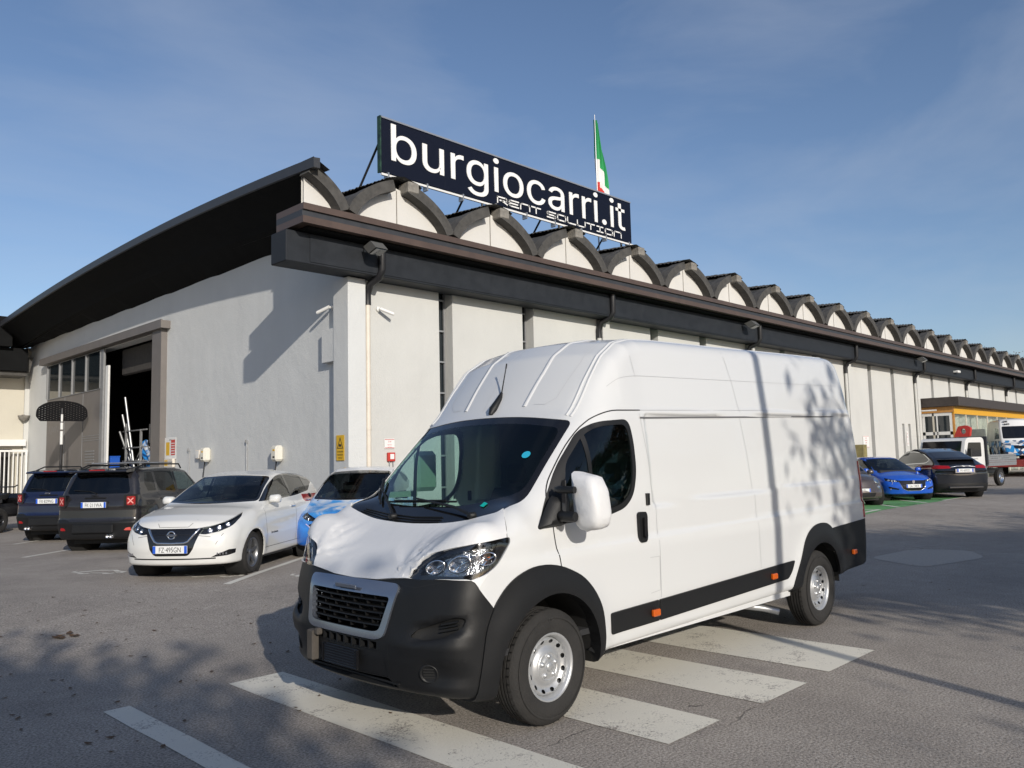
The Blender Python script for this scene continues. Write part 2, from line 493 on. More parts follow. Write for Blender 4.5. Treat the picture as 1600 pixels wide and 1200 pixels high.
def mk_plaster(name, col, streak=.055):
    m = bpy.data.materials.new(name); m.use_nodes = True; nt = m.node_tree; bs = nt.nodes['Principled BSDF']; L = nt.links.new
    g = N(nt, 'ShaderNodeNewGeometry')
    mp = N(nt, 'ShaderNodeMapping'); mp.inputs['Scale'].default_value = (.8, .8, .22); L(g.outputs['Position'], mp.inputs['Vector'])
    a = N(nt, 'ShaderNodeTexNoise'); a.inputs['Scale'].default_value = 1.3; a.inputs['Detail'].default_value = 7; a.inputs['Roughness'].default_value = .65; L(mp.outputs[0], a.inputs['Vector'])
    b = N(nt, 'ShaderNodeTexNoise'); b.inputs['Scale'].default_value = .7; b.inputs['Detail'].default_value = 5; L(g.outputs['Position'], b.inputs['Vector'])
    ad = N(nt, 'ShaderNodeMath', operation='ADD'); L(a.outputs['Fac'], ad.inputs[0]); L(b.outputs['Fac'], ad.inputs[1])
    mr = N(nt, 'ShaderNodeMapRange'); mr.inputs[1].default_value = .7; mr.inputs[2].default_value = 1.3; mr.inputs[3].default_value = 1-streak; mr.inputs[4].default_value = 1+streak*.4; L(ad.outputs[0], mr.inputs[0])
    sp = N(nt, 'ShaderNodeSeparateXYZ'); L(g.outputs['Position'], sp.inputs[0])
    # darker towards the foot of the wall
    lo = N(nt, 'ShaderNodeMapRange'); lo.inputs[1].default_value = .1; lo.inputs[2].default_value = 1.1; lo.inputs[3].default_value = .72; lo.inputs[4].default_value = 1.0; L(sp.outputs['Z'], lo.inputs[0])
    mu = N(nt, 'ShaderNodeMath', operation='MULTIPLY'); L(mr.outputs[0], mu.inputs[0]); L(lo.outputs[0], mu.inputs[1])
    sc = N(nt, 'ShaderNodeVectorMath', operation='SCALE'); sc.inputs[0].default_value = col; L(mu.outputs[0], sc.inputs['Scale'])
    L(sc.outputs[0], bs.inputs['Base Color']); bs.inputs['Roughness'].default_value = .88; bs.inputs['Specular IOR Level'].default_value = .2
    f = N(nt, 'ShaderNodeTexNoise'); f.inputs['Scale'].default_value = 22; f.inputs['Detail'].default_value = 6; L(g.outputs['Position'], f.inputs['Vector'])
    bl = N(nt, 'ShaderNodeTexNoise'); bl.inputs['Scale'].default_value = 2.0; bl.inputs['Detail'].default_value = 3; L(g.outputs['Position'], bl.inputs['Vector'])
    hh = N(nt, 'ShaderNodeMath', operation='MULTIPLY_ADD'); L(bl.outputs['Fac'], hh.inputs[0]); hh.inputs[1].default_value = 2.5; L(f.outputs['Fac'], hh.inputs[2])
    bp = N(nt, 'ShaderNodeBump'); bp.inputs['Strength'].default_value = .35; bp.inputs['Distance'].default_value = .02
    L(hh.outputs[0], bp.inputs['Height']); L(bp.outputs[0], bs.inputs['Normal'])
    return m

M_WALL = mk_plaster('grey_white_plaster', (.55, .55, .525))
M_GABLE = mk_plaster('grazing_light_plaster', (.61, .62, .61), .05)  # same paint as the long wall; grazing light is put into its colour
M_CREAM = mk_plaster('cream_plaster', (.55, .52, .44))
M_TYMP = mk_plaster('white_tympanum_plaster', (.62, .61, .58))
M_FASCIA = mat('charcoal_beam_paint', (.020, .023, .028), .6, spec=.3, noise=.25, nscale=3, bump=.1)
M_SOFFIT = mat('black_soffit_paint', (.009, .0095, .010), .9, spec=.1, noise=.3, nscale=1.2, bump=.15, bscale=8)
M_BROWN = mat('brown_gutter_sheet', (.085, .058, .046), .45, noise=.18, nscale=2.5)
M_GUTDARK = mat('dark_gutter_sheet', (.035, .037, .042), .5, noise=.2, nscale=3)
M_CONC = mat('weathered_concrete', (.07, .067, .062), .9, noise=.45, nscale=4, bump=.5, bscale=14)
M_CONCL = mat('pale_concrete', (.24, .225, .20), .9, noise=.35, nscale=5, bump=.5, bscale=14)
M_ROOF = mat('old_roofing_felt', (.055, .055, .052), .95, noise=.6, nscale=6, bump=.9, bscale=18)
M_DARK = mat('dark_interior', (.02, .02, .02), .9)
M_STEEL = mat('galvanised_steel', (.42, .43, .44), .4, metal=.7, noise=.15, nscale=8)
M_GSTEEL = mat('grey_painted_steel', (.22, .225, .23), .5, noise=.12)
M_TAUPE = mat('taupe_painted_steel', (.165, .150, .14), .55, noise=.10, nscale=2)
M_WHITEM = mat('white_painted_metal', (.72, .72, .70), .4, noise=.06)
M_CREAMPIPE = mat('cream_plastic_pipe', (.68, .62, .53), .5, noise=.08, nscale=3)
M_BLACKM = mat('black_painted_metal', (.015, .015, .017), .45)
M_RED = mat('red_plastic', (.50, .035, .025), .45)
M_BUILDGLASS = mat('dark_window_glass', (.012, .018, .022), .04, spec=.9)
M_WHITE = mat('white_sign_face', (.75, .75, .73), .5)
M_BLACKP = mat('black_print', (.02, .02, .02), .6)
M_REDP = mat('red_print', (.55, .06, .05), .6)
M_YEL = mat('yellow_sign_face', (.72, .43, .02), .5, noise=.08)

# ------------------------------------------------------------------ ground
def grid_axis(a, b, fine0, fine1, df, dc):
    v = list(np.arange(a, fine0, dc))+list(np.arange(fine0, fine1, df))+list(np.arange(fine1, b+dc, dc))
    return v
def make_ground():
    xs = [-1200, -500, -200, -80, -40, -20]+list(np.arange(-10, 36, 1.0))+[40, 45, 50, 60, 80, 120, 200, 400, 800, 1500]
    ys = [-1200, -500, -200, -80, -40, -20, -10, -6, -4, -2]+list(np.arange(-1, 15, .5))+[15, 17, 20, 25, 30, 40, 60, 100, 200, 500, 1500]
    b = B()
    vs = [(x, y, gz(x, y)) for x in xs for y in ys]
    n = len(ys)
    b.add(vs, [(i*n+j, (i+1)*n+j, (i+1)*n+j+1, i*n+j+1) for i in range(len(xs)-1) for j in range(n-1)], 0, True)
    o = b.build('ground', M_ASPH); o['kind'] = 'structure'
make_ground()

def strip(b, p0, p1, w, dz=.004, step=.5, j=0.006):
    """a painted line from p0 to p1, with slightly uneven ends"""
    p0 = np.array(p0, float); p1 = np.array(p1, float); L = np.linalg.norm(p1-p0); d = (p1-p0)/L; nn = np.array((-d[1], d[0]))
    n = max(1, int(L/step)); m = max(1, int(w/.4))
    vs = []
    for i in range(n+1):
        for k in range(m+1):
            q = p0+d*L*i/n+nn*w*(k/m-.5)
            if k in (0, m): q = q + nn*random.uniform(-j, j)
            vs.append((q[0], q[1], gz(q[0], q[1])+dz))
    b.add(vs, [(i*(m+1)+k, (i+1)*(m+1)+k, (i+1)*(m+1)+k+1, i*(m+1)+k+1) for i in range(n) for k in range(m)], 0, True)
def pathstrip(b, pts, w, dz=.004):
    pts = [np.array(p, float) for p in pts]; vs = []
    for i, p in enumerate(pts):
        d = pts[min(i+1, len(pts)-1)]-pts[max(i-1, 0)]; d = d/np.linalg.norm(d); nn = np.array((-d[1], d[0]))
        for s in (-1, 1):
            q = p+nn*w/2*s; vs.append((q[0], q[1], gz(q[0], q[1])+dz))
    b.add(vs, [(2*i, 2*i+2, 2*i+3, 2*i+1) for i in range(len(pts)-1)])

def mark(name, b, m):
    o = b.build(name, m); fix_up(o); o['kind'] = 'structure'; return o
def fix_up(o):
    for p in o.data.polygons:
        if p.normal.z < 0: p.flip()
    o.data.update()

for (xa, xb_, ya, yb) in ((2.19, 2.37, -1.0, 6.32), (3.13, 3.61, 1.8, 6.32), (4.23, 4.83, 2.92, 6.32), (5.33, 6.01, 2.88, 6.32), (6.42, 7.34, 2.89, 6.32)):
    b = B(); strip(b, ((xa+xb_)/2, ya), ((xa+xb_)/2, yb), xb_-xa)
    mark('crossing_stripe', b, M_PAINT)
# bay lines in front of the gable
for p0, p1 in (((5.40, 10.98), (9.8, 14.5)), ((5.6, 23.75), (1.6, 23.4)), ((4.6, 17.6), (8.6, 20.7)), ((5.3, 21.0), (9.2, 24.1))):
    b = B(); strip(b, p0, p1, .11); mark('parking_line', b, M_PAINT2)
def car_symbol(cx, cy, a, s, name='bay_marking'):
    b = B(); ca, sa = math.cos(a), math.sin(a)
    P = lambda u, v: (cx+s*(u*ca-v*sa), cy+s*(u*sa+v*ca))
    body = [(-1, -.25), (-1, .1), (-.75, .25), (-.45, .55), (.25, .55), (.6, .2), (.95, .1), (1, -.25), (.75, -.25)]
    pathstrip(b, [P(*p) for p in body], .085)
    for wx in (-.55, .55):
        pathstrip(b, [P(wx+.2*math.cos(t), -.27+.2*math.sin(t)) for t in np.linspace(math.pi*1.0, math.pi*2.0, 9)], .08)
    pathstrip(b, [P(-.35, -.27), P(.35, -.27)], .05)
    pathstrip(b, [P(-1, 0), P(-1.35, .05), P(-1.35, .35)], .05)
    mark(name, b, M_PAINT2)
car_symbol(5.72, 11.93, R(-52), .40)
car_symbol(6.75, 10.55, R(-52), .42)
car_symbol(4.75, 13.9, R(-52), .38)
# green charging bays on the right
gb = B()
gp = [(20.5, 8.4), (23.6, 8.75), (29.4, 8.65), (30.6, 8.75), (35.0, 13.0), (35.0, 17.5), (20.5, 17.5)]
v, f = flat_holes(gp, [], .8)
gb.add([(p[0], p[1], gz(p[0], p[1])+.004) for p in v], f); mark('green_parking_bay', gb, M_GREEN)
gb = B()
for p0, p1 in (((24.6, 8.72), (28.4, 12.2)), ((26.95, 8.72), (30.6, 12.4)), ((28.4, 8.7), (30.9, 8.68)), ((22.1, 8.8), (23.4, 8.85))):
    strip(gb, p0, p1, .12, .008)
mark('parking_line', gb, M_PAINT2)
for c in ((26.0, 9.15), (28.6, 9.25), (23.2, 9.2)):
    car_symbol(c[0], c[1], R(-45), .45)
b = B(); v, f = flat_holes(rp([(12.9, 4.3), (14.6, 3.9), (15.5, 4.4), (15.2, 5.2), (13.6, 5.35)], .3), [], .5)
b.add([(p[0], p[1], gz(p[0], p[1])+.004) for p in v], f)
M_PATCH = mat('new_asphalt_patch', (.46, .42, .37), .9, noise=.2, nscale=30, bump=.6, bscale=120)
o = b.build('asphalt_patch', M_PATCH); fix_up(o); o['kind'] = 'structure'

# ------------------------------------------------------------------ warehouse
WH = thing('warehouse', 'long grey-white warehouse with a scalloped barrel-vault roof and charcoal beam', 'warehouse', (12, 17.75, 0.1))
def wpart(b, name, m, sub=None):
    """geometry given in world coordinates"""
    o = b.build(name, m, sub or WH)
    base = Vector((12, 17.75, .1)) if sub is None else Vector((12, 17.75, .1))+sub.location
    o.data.transform(Matrix.Translation(-base))
    return o
Z0 = .02
BAY = 10.62
colx = [12.0+BAY*i for i in range(9)]
# long wall: panels between columns and window slots
wallY = 17.95
edges = []
for i, cx in enumerate(colx):
    s1, s2 = cx+3.28, cx+6.80
    if i >= 4: s1, s2 = cx+3.3, cx+6.9
    segs = [(cx+.5, s1), (s1+.52, s2), (s2+.52, cx+BAY)]
    for k, (a, c) in enumerate(segs):
        if i == 3 and k == 2:      # two narrow slits in this panel
            b = B(); slab(b, [(a, Z0), (c, Z0), (c, 6.9), (a, 6.9)], [[(52.05, .5), (52.42, .5), (52.42, 3.36), (52.05, 3.36)], [(53.1, .5), (53.47, .5), (53.47, 3.36), (53.1, 3.36)]], lambda p, q, t: (p, t, q), 18.35, wallY)
            fix_normals(wpart(b, 'wall_panel', M_WALL))
            b = B(); b.box(a, c, 18.30, 18.34, .3, 3.6); wpart(b, 'dark_recess', M_GSTEEL)
        else:
            b = B(); b.box(a, c, wallY, 18.40, Z0, 6.9, bev=.012); wpart(b, 'wall_panel', M_WALL)
    for sx in (s1, s2):
        fr = B(); fr.box(sx+.02, sx+.06, 18.28, 18.33, .3, 6.7); fr.box(sx+.21, sx+.25, 18.28, 18.33, .3, 6.7); fr.box(sx+.46, sx+.50, 18.28, 18.33, .3, 6.7)
        wfo = wpart(fr, 'window_slot', M_GSTEEL)
        if i < 4:
            for zz in np.arange(.95, 6.6, .92):
                q = B(); q.box(sx+.062, sx+.458, 18.255, 18.275, zz, zz+.05)
                o = q.build('glazing_bar', M_STEEL, wfo); o.data.transform(Matrix.Translation(-Vector((12, 17.75, .1))))
        q = B(); q.box(sx, sx+.52, 18.36, 18.38, .1, 6.8); o = q.build('pane', M_BUILDGLASS, wfo); o.data.transform(Matrix.Translation(-Vector((12, 17.75, .1))))
# columns, corner one wider with a corbel
for i, cx in enumerate(colx):
    b = B()
    if i == 0:
        b.box(12.0, 12.56, 17.75, 18.45, Z0, 6.62, bev=.012)
        b2 = B(); b2.box(12.02, 12.3, 18.452, 19.05, 4.45, 5.35, bev=.01); wpart(b2, 'corbel', M_GABLE)
    else:
        b.box(cx+.1, cx+.5, 17.75, 18.2, Z0, 6.62, bev=.012)
    wpart(b, 'column', M_GABLE if i == 0 else M_WALL)
    px = cx+.68 if i == 0 else cx-.02
    pr = B(); pr.tube([(px, 17.84, .15), (px, 17.84, 6.15)], .075, 12)
    pr.tube([(px, 17.84, 2.6), (px, 17.84, 2.7)], .085, 12)
    wpart(pr, 'downpipe', M_CREAMPIPE if i == 0 else M_WALL)
    eb = B(); eb.tube([(px, 17.84, 5.95), (px, 17.84, 6.25), (px, 17.7, 6.5), (px+.02, 17.32, 6.62), (px+.04, 17.22, 6.8), (px+.04, 17.22, 7.55)], .10, 10)
    wpart(eb, 'gutter_elbow', M_BLACKM)
# beam and gutter
b = B(); b.box(9.95, 106, 17.32, 18.05, 6.64, 7.42, bev=.02); wpart(b, 'fascia_beam', M_FASCIA)
b = B(); b.box(10.6, 106, 17.30, 17.318, 6.70, 7.40); wpart(b, 'beam_board', M_FASCIA)
for z0, z1, y0, nm, m_ in ((7.50, 7.67, 16.80, 'gutter_board', M_BROWN), (7.67, 7.82, 16.84, 'gutter_joint', M_GUTDARK), (7.82, 7.98, 16.78, 'gutter_board', M_BROWN)):
    b = B(); b.box(10.1, 106, y0, 18.05, z0+.001, z1-.001); wpart(b, nm, m_)
b = B(); b.box(10.35, 106, 17.0, 18.1, 7.425, 7.495); wpart(b, 'gutter_soffit', M_SOFFIT)
# roof profile along Y and vault section
YM = 27.5
def zc(y): return 9.63 - (.0031 if y < YM else .0020)*(y-YM)**2
def sec(u):
    """drop below the crown at half-width u (0..1.75)"""
    return 1.42*(.75*(1-math.sqrt(max(0, 1-(abs(u)/1.80)**2)))+.25*(abs(u)/1.75)*1.0)
ys = [17.05+i*2.0 for i in range(0, 15)]+[46.4]
def vault(cx, u0=-1.75, u1=1.75):
    us = np.linspace(u0, u1, 15)
    b = B(); vs = []
    for y in ys:
        for u in us: vs.append((cx+u, y+.35, zc(y)-sec(u)))
    n = len(us)
    b.add(vs, [(i*n+j, i*n+j+1, (i+1)*n+j+1, (i+1)*n+j) for i in range(len(ys)-1) for j in range(n-1)], 0, True)
    return b
def rib(cx, u0, u1, y0=17.0, y1=17.42, th=.24):
    b = B(); us = np.linspace(u0, u1, 12); top = []; bot = []
    for u in us:
        du = .02; dz = (sec(u+du)-sec(u-du))/(2*du) if u*1.0 != 0 else 0
        nx, nz = dz, 1.0; l = math.hypot(nx, nz); nx /= l; nz /= l
        z = zc(y0)-sec(u)
        top.append((cx+u+nx*.05, z+nz*.05)); bot.append((cx+u-nx*th, z-nz*th))
    for i in range(len(us)-1):
        for y, fl in ((y0, 0), (y1, 1)):
            q = [(top[i][0], y, top[i][1]), (top[i+1][0], y, top[i+1][1]), (bot[i+1][0], y, bot[i+1][1]), (bot[i][0], y, bot[i][1])]
            b.add(q, [(0, 1, 2, 3) if fl else (3, 2, 1, 0)])
    for line, fl in ((top, 1), (bot, 0)):
        vs = [(p[0], y0, p[1]) for p in line]+[(p[0], y1, p[1]) for p in line]; n = len(line)
        b.add(vs, [(i, i+1, n+i+1, n+i) if fl else (n+i, n+i+1, i+1, i) for i in range(n-1)], 0, True)
    for k, fl in ((0, 0), (-1, 1)):
        q = [(top[k][0], y0, top[k][1]), (bot[k][0], y0, bot[k][1]), (bot[k][0], y1, bot[k][1]), (top[k][0], y1, top[k][1])]
        b.add(q, [(0, 1, 2, 3)])
    return b
def tympanum(cx, u0=-1.62, u1=1.62):
    us = np.linspace(u0, u1, 21)
    poly = [(cx+u, zc(17)-sec(u)-.12) for u in us]
    base = 7.95
    vs = [(x, 17.34, max(base+.02, z)) for x, z in poly]+[(x, 17.34, base) for x, z in poly]; n = len(us)
    b = B(); b.add(vs, [(n+i, n+i+1, i+1, i) for i in range(n-1)])
    vs2 = [(x, 17.45, z) for x, y, z in vs]; b.add(vs2, [(i, i+1, n+i+1, n+i) for i in range(n-1)])
    return b
def ridge(cx):
    """corrugated sheets over the crown"""
    b = B(); vs = []; ny = 150; us = np.linspace(-.62, .62, 7)
    for i in range(ny):
        y = 16.98 + i*.085
        for u in us:
            w = .022*math.cos(2*math.pi*i/2) + random.uniform(-.012, .012)
            vs.append((cx+u, y, zc(y)-sec(u)*.9+.10+w))
    n = len(us)
    b.add(vs, [(i*n+j, i*n+j+1, (i+1)*n+j+1, (i+1)*n+j) for i in range(ny-1) for j in range(n-1)])
    return b
first = {}
crowns = [13.30+3.52*i for i in range(26)]
for i, cx in enumerate(crowns):
    if i == 0:
        first['roof_vault'] = wpart(vault(cx), 'roof_vault', M_ROOF)
        first['vault_rib'] = wpart(rib(cx, -1.74, -.34), 'vault_rib', M_CONC)
        first['r2'] = wpart(rib(cx, .22, 1.74), 'vault_rib', M_CONC)
        first['tympanum'] = wpart(tympanum(cx), 'tympanum', M_TYMP)
        first['ridge_sheet'] = wpart(ridge(cx), 'ridge_sheet', M_ROOF)
        b = B(); b.box(cx+.14, cx+.52, 16.98, 17.44, 9.02, 9.33, bev=.03); first['ridge_block'] = wpart(b, 'ridge_block', M_CONCL)
        b = B(); b.box(cx-.012, cx+.012, 17.325, 17.338, 7.96, 9.1); first['tympanum_joint'] = wpart(b, 'tympanum_joint', M_CONCL)
        for u in (-.50, -.31): pass
    else:
        for k, o in first.items():
            c = o.copy(); COL.objects.link(c); c.parent = WH; c.location = (3.52*i + random.uniform(-.02, .02), 0, random.uniform(-.02, .02))
# truncated vault at the gable: overhanging edge and black soffit
cx0 = 13.30-3.52
EX = 10.42
u0 = EX-cx0
b = vault(cx0, u0, 1.72); wpart(b, 'roof_vault', M_ROOF)
b = B(); us = np.linspace(u0, 1.60, 8); vs = []
ysf = np.linspace(17.34, 46.4, 40)
for y in ysf:
    for u in us: vs.append((cx0+u, y, zc(y)-sec(u)-.20 if u > u0+.01 else zc(y)-sec(u)-.16))
    vs.append((12.25, y, 8.06+.02*math.sin(y*1.7)+.012*math.sin(y*5.1)))
n = len(us)+1
b.add(vs, [(i*n+j, (i+1)*n+j, (i+1)*n+j+1, i*n+j+1) for i in range(len(ysf)-1) for j in range(n-1)], 0, False)
wpart(b, 'gable_soffit', M_SOFFIT)
b = B(); vs = []
for y in np.linspace(16.75, 46.6, 34):
    z = zc(y)-sec(u0)
    vs += [(EX-.06, y, z-.17), (EX-.06, y, z+.07), (EX+.12, y, z+.09), (EX+.12, y, z-.17)]
m_ = 34
for i in range(m_-1):
    for k in range(4):
        b.add([vs[i*4+k], vs[i*4+(k+1) % 4], vs[(i+1)*4+(k+1) % 4], vs[(i+1)*4+k]], [(0, 1, 2, 3)])
b.add(vs[:4], [(0, 1, 2, 3)])
b.add([(EX-.06, 16.75, zc(17)-sec(u0)+.071), (EX+.40, 16.75, zc(17)-sec(u0)-.16), (EX+.40, 17.3, zc(17)-sec(u0)-.13), (EX-.06, 17.3, zc(17)-sec(u0)+.09)], [(0, 1, 2, 3)])
fix_normals(wpart(b, 'roof_edge_trim', M_GUTDARK))
wpart(rib(cx0, u0+.05, 1.74), 'vault_rib', M_CONC)
b = tympanum(cx0, u0+.02, 1.62); wpart(b, 'tympanum', M_TYMP)
# gable wall with the door opening
arch = [(y, 8.10 if y < 17.9 else 8.07) for y in (46.5, 40, 34, 28, 22, 18.2)]
outl = [(18.2, Z0), (46.5, Z0)]+[(46.5, 8.1), (18.2, 8.1)]
b = B(); slab(b, outl, [[(30.45, .15), (42.9, .15), (42.9, 6.75), (30.45, 6.75)]], lambda p, q, t: (t, p, q), 12.65, 12.2)
fix_normals(wpart(b, 'gable_wall', M_GABLE))
b = B(); b.box(11.85, 12.30, 29.35, 43.7, 6.78, 7.06); b.box(11.85, 11.9, 29.35, 43.7, 7.061, 7.09); wpart(b, 'door_header_rail', M_TAUPE)
b = B(); b.box(11.98, 12.30, 29.62, 30.44, .12, 6.775); wpart(b, 'door_jamb', M_TAUPE)
b = B(); b.box(12.02, 12.1, 35.55, 35.68, .12, 6.7); b.box(12.02, 12.16, 35.681, 35.86, .12, 6.7, 0); b.box(12.10, 12.18, 35.22, 35.50, .12, 1.9); wpart(b, 'door_stile', M_GSTEEL)
b = B(); b.box(12.10, 12.18, 35.22, 35.50, 1.9, 6.0); wpart(b, 'inner_jamb', M_WHITEM)
# sliding door leaf
LEAF = wpart((lambda q: (q.box(12.06, 12.14, 35.88, 43.0, .2, 5.06), q)[1])(B()), 'sliding_door', M_TAUPE)
def sub(b, name, m_, par):
    o = b.build(name, m_, par); o.data.transform(Matrix.Translation(-Vector((12, 17.75, .1)))); return o
for k in range(5):
    yy = 35.9+k*1.775
    q = B(); q.box(12.0, 12.10, yy-.03, yy+.03, 5.10, 6.70); sub(q, 'window_mullion', M_GSTEEL, LEAF)
    if k < 4:
        q = B(); q.box(12.07, 12.09, yy+.03, yy+1.745, 5.10, 6.70); sub(q, 'pane', M_BUILDGLASS, LEAF)
q = B(); q.box(12.03, 12.12, 35.88, 43.0, 5.065, 5.095); sub(q, 'window_sill', M_GSTEEL, LEAF)
for yy in (38.0, 40.4):
    q = B(); q.box(12.045, 12.058, yy, yy+.03, .2, 5.05); sub(q, 'door_seam', M_GSTEEL, LEAF)
for k in range(5):
    q = B(); q.box(12.04, 12.058, 36.5, 37.6, 2.0+k*.12, 2.05+k*.12); sub(q, 'door_vent', M_GSTEEL, LEAF)
for zz in (2.95, 3.05, 3.15):
    q = B(); q.box(12.045, 12.058, 36.0, 38.0, zz, zz+.025); sub(q, 'door_rib', M_GSTEEL, LEAF)
# scratchy tag on the door
q = B(); pts = [(42.6, 3.45), (42.5, 3.8), (42.3, 3.4), (42.15, 3.8), (42.0, 3.5), (41.85, 3.75), (41.7, 3.45), (41.55, 3.8), (41.35, 3.5), (41.2, 3.7)]
for (a0, b0), (a1, b1) in zip(pts[:-1], pts[1:]):
    q.add([(12.057, a0, b0), (12.057, a0+.03, b0+.02), (12.057, a1+.03, b1+.02), (12.057, a1, b1)], [(0, 1, 2, 3)])
sub(q, 'graffiti', M_GSTEEL, LEAF)
# rolled up inner curtain
q = B(); q.box(12.7, 12.9, 30.5, 35.4, 5.6, 6.7, bev=.05); wpart(q, 'curtain_box', mat('canvas_grey', (.05, .045, .04), .9, noise=.3, bump=.4, bscale=5))
# hall behind the door
b = B()
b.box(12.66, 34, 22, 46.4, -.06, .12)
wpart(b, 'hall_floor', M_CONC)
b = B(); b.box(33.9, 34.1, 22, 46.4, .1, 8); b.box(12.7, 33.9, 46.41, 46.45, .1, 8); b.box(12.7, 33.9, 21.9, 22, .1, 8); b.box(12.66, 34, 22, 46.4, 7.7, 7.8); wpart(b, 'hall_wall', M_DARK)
b = B(); b.box(34.11, 106, 18.41, 18.5, .1, 7.9); b.box(105.9, 106, 18.5, 46, .1, 7.9); b.box(12, 106, 46.5, 46.6, .1, 8.0); wpart(b, 'rear_wall', M_WALL)

# ------------------------------------------------------------------ left wing
LW = thing('side_building', 'low cream wing with a black fascia at the left end of the warehouse', 'building', (4, 46.5, .1))
def lp(b, name, m_):
    o = b.build(name, m_, LW); o.data.transform(Matrix.Translation(-Vector((4, 46.5, .1)))); return o
b = B(); slab(b, [(-8, Z0), (12.15, Z0), (12.15, 6.7), (-8, 6.7)], [[(9.0, .12), (11.55, .12), (11.55, 2.85), (9.0, 2.85)]], lambda p, q, t: (p, t, q), 47.0, 46.62); fix_normals(lp(b, 'wall', M_CREAM))
b = B(); b.box(-8, 11.75, 45.2, 46.9, 6.42, 6.62); lp(b, 'eaves_soffit', M_CONC)
b = B(); b.box(-8, 11.7, 45.0, 46.6, 6.63, 7.75); b.box(-8, 10.9, 44.6, 46.6, 7.76, 9.2); lp(b, 'fascia', M_SOFFIT)
b = B(); b.box(-8, 12.05, 46.25, 46.61, 3.0, 3.32); lp(b, 'door_header', M_WHITEM)
b = B(); b.box(-8, 11.6, 47.02, 50, .1, 3); lp(b, 'dark_doorway', M_DARK)
GT = lp((lambda q: (q.box(11.45, 11.55, 46.1, 46.2, .15, 2.8), q.box(12.95, 13.05, 46.1, 46.2, .15, 2.8), q.box(11.55, 12.95, 46.1, 46.2, 2.7, 2.8), q.box(11.55, 12.95, 46.1, 46.2, .15, .25), q)[4])(B()), 'barred_gate', M_WHITEM)
GT.data.transform(Matrix.Translation((-.95, 0, 0)))
for k in range(7):
    q = B(); q.box(11.65+k*.19, 11.70+k*.19, 46.13, 46.17, .25, 2.7); o = q.build('gate_bar', M_WHITEM, GT); o.data.transform(Matrix.Translation(-Vector((4.95, 46.5, .1))))

# ------------------------------------------------------------------ annex with the yellow fascia
AN = thing('glazed_annex', 'glazed annex with a yellow fascia and dark flat roof against the long wall', 'annex', (55.5, 16, .1))
def ap(b, name, m_, par=None):
    o = b.build(name, m_, par or AN); o.data.transform(Matrix.Translation(-Vector((55.5, 16, .1)))); return o
M_ORANGE = mat('ochre_timber', (.50, .24, .06), .6, noise=.2)
M_YFAS = mat('yellow_fascia_paint', (.66, .34, .015), .5, noise=.06)
b = B(); b.box(55.2, 96, 15.6, 17.9, 4.42, 5.0, bev=.02); ap(b, 'roof_slab', mat('dark_brown_roof_edge', (.05, .04, .036), .6, noise=.3))
b = B(); b.box(55.5, 95.6, 16.0, 16.1, 3.95, 4.415); ap(b, 'yellow_fascia', M_YFAS)
b = B(); b.box(55.45, 55.49, 16.0, 17.9, 4.05, 4.415); b.box(55.5, 95.6, 16.101, 17.9, 4.36, 4.41); ap(b, 'side_fascia', M_ORANGE)
b = B(); b.box(55.5, 55.62, 16.02, 16.14, .12, 3.948); ap(b, 'corner_post', M_ORANGE)
for k in range(17):
    xx = 55.62+k*2.4
    b = B(); b.box(xx+2.32, xx+2.4, 16.02, 16.10, .12, 3.948); ap(b, 'glazing_post', M_CREAMPIPE)
    b = B(); b.box(xx, xx+2.32, 16.05, 16.06, .12, 3.948); pane = ap(b, 'pane', glass_mat('annex_glass', (.90, .93, .91), ior=1.12))
    # a crumpled plastic curtain hangs behind every pane
    b = B(); vs = []; nx, nz = 14, 12
    for i in range(nx):
        for j in range(nz):
            vs.append((xx+.05+2.22*i/(nx-1), 16.42+.12*math.sin(i*1.1+k)+random.uniform(-.05, .05), .15+3.75*j/(nz-1)))
    b.add(vs, [(i*nz+j, (i+1)*nz+j, (i+1)*nz+j+1, i*nz+j+1) for i in range(nx-1) for j in range(nz-1)], 0, True)
    ap(b, 'plastic_sheet', mat('crumpled_plastic_sheet', (.55, .54, .49), .35, noise=.35, nscale=2.5, bump=.8, bscale=3))
b = B(); b.box(55.5, 95.6, 17.2, 17.3, .12, 4.35); ap(b, 'inner_wall', M_CREAM)
b = B()
for z0, z1 in ((.12, 1.2), (2.65, 2.85), (3.85, 4.04)): b.box(55.50, 55.56, 16.15, 17.9, z0, z1)
for y0, y1 in ((16.15, 16.3), (17.75, 17.9), (17.0, 17.07)): b.box(55.50, 55.56, y0, y1, 1.2, 3.85)
ap(b, 'side_frame', M_WHITEM)
b = B(); b.box(55.53, 55.54, 16.3, 17.75, 1.2, 3.85); ap(b, 'side_pane', M_BUILDGLASS)
b = B(); b.tube([(55.1, 16.9, 4.2), (55.1, 17.8, 4.2)], .05, 8); ap(b, 'tube_light', M_WHITEM)
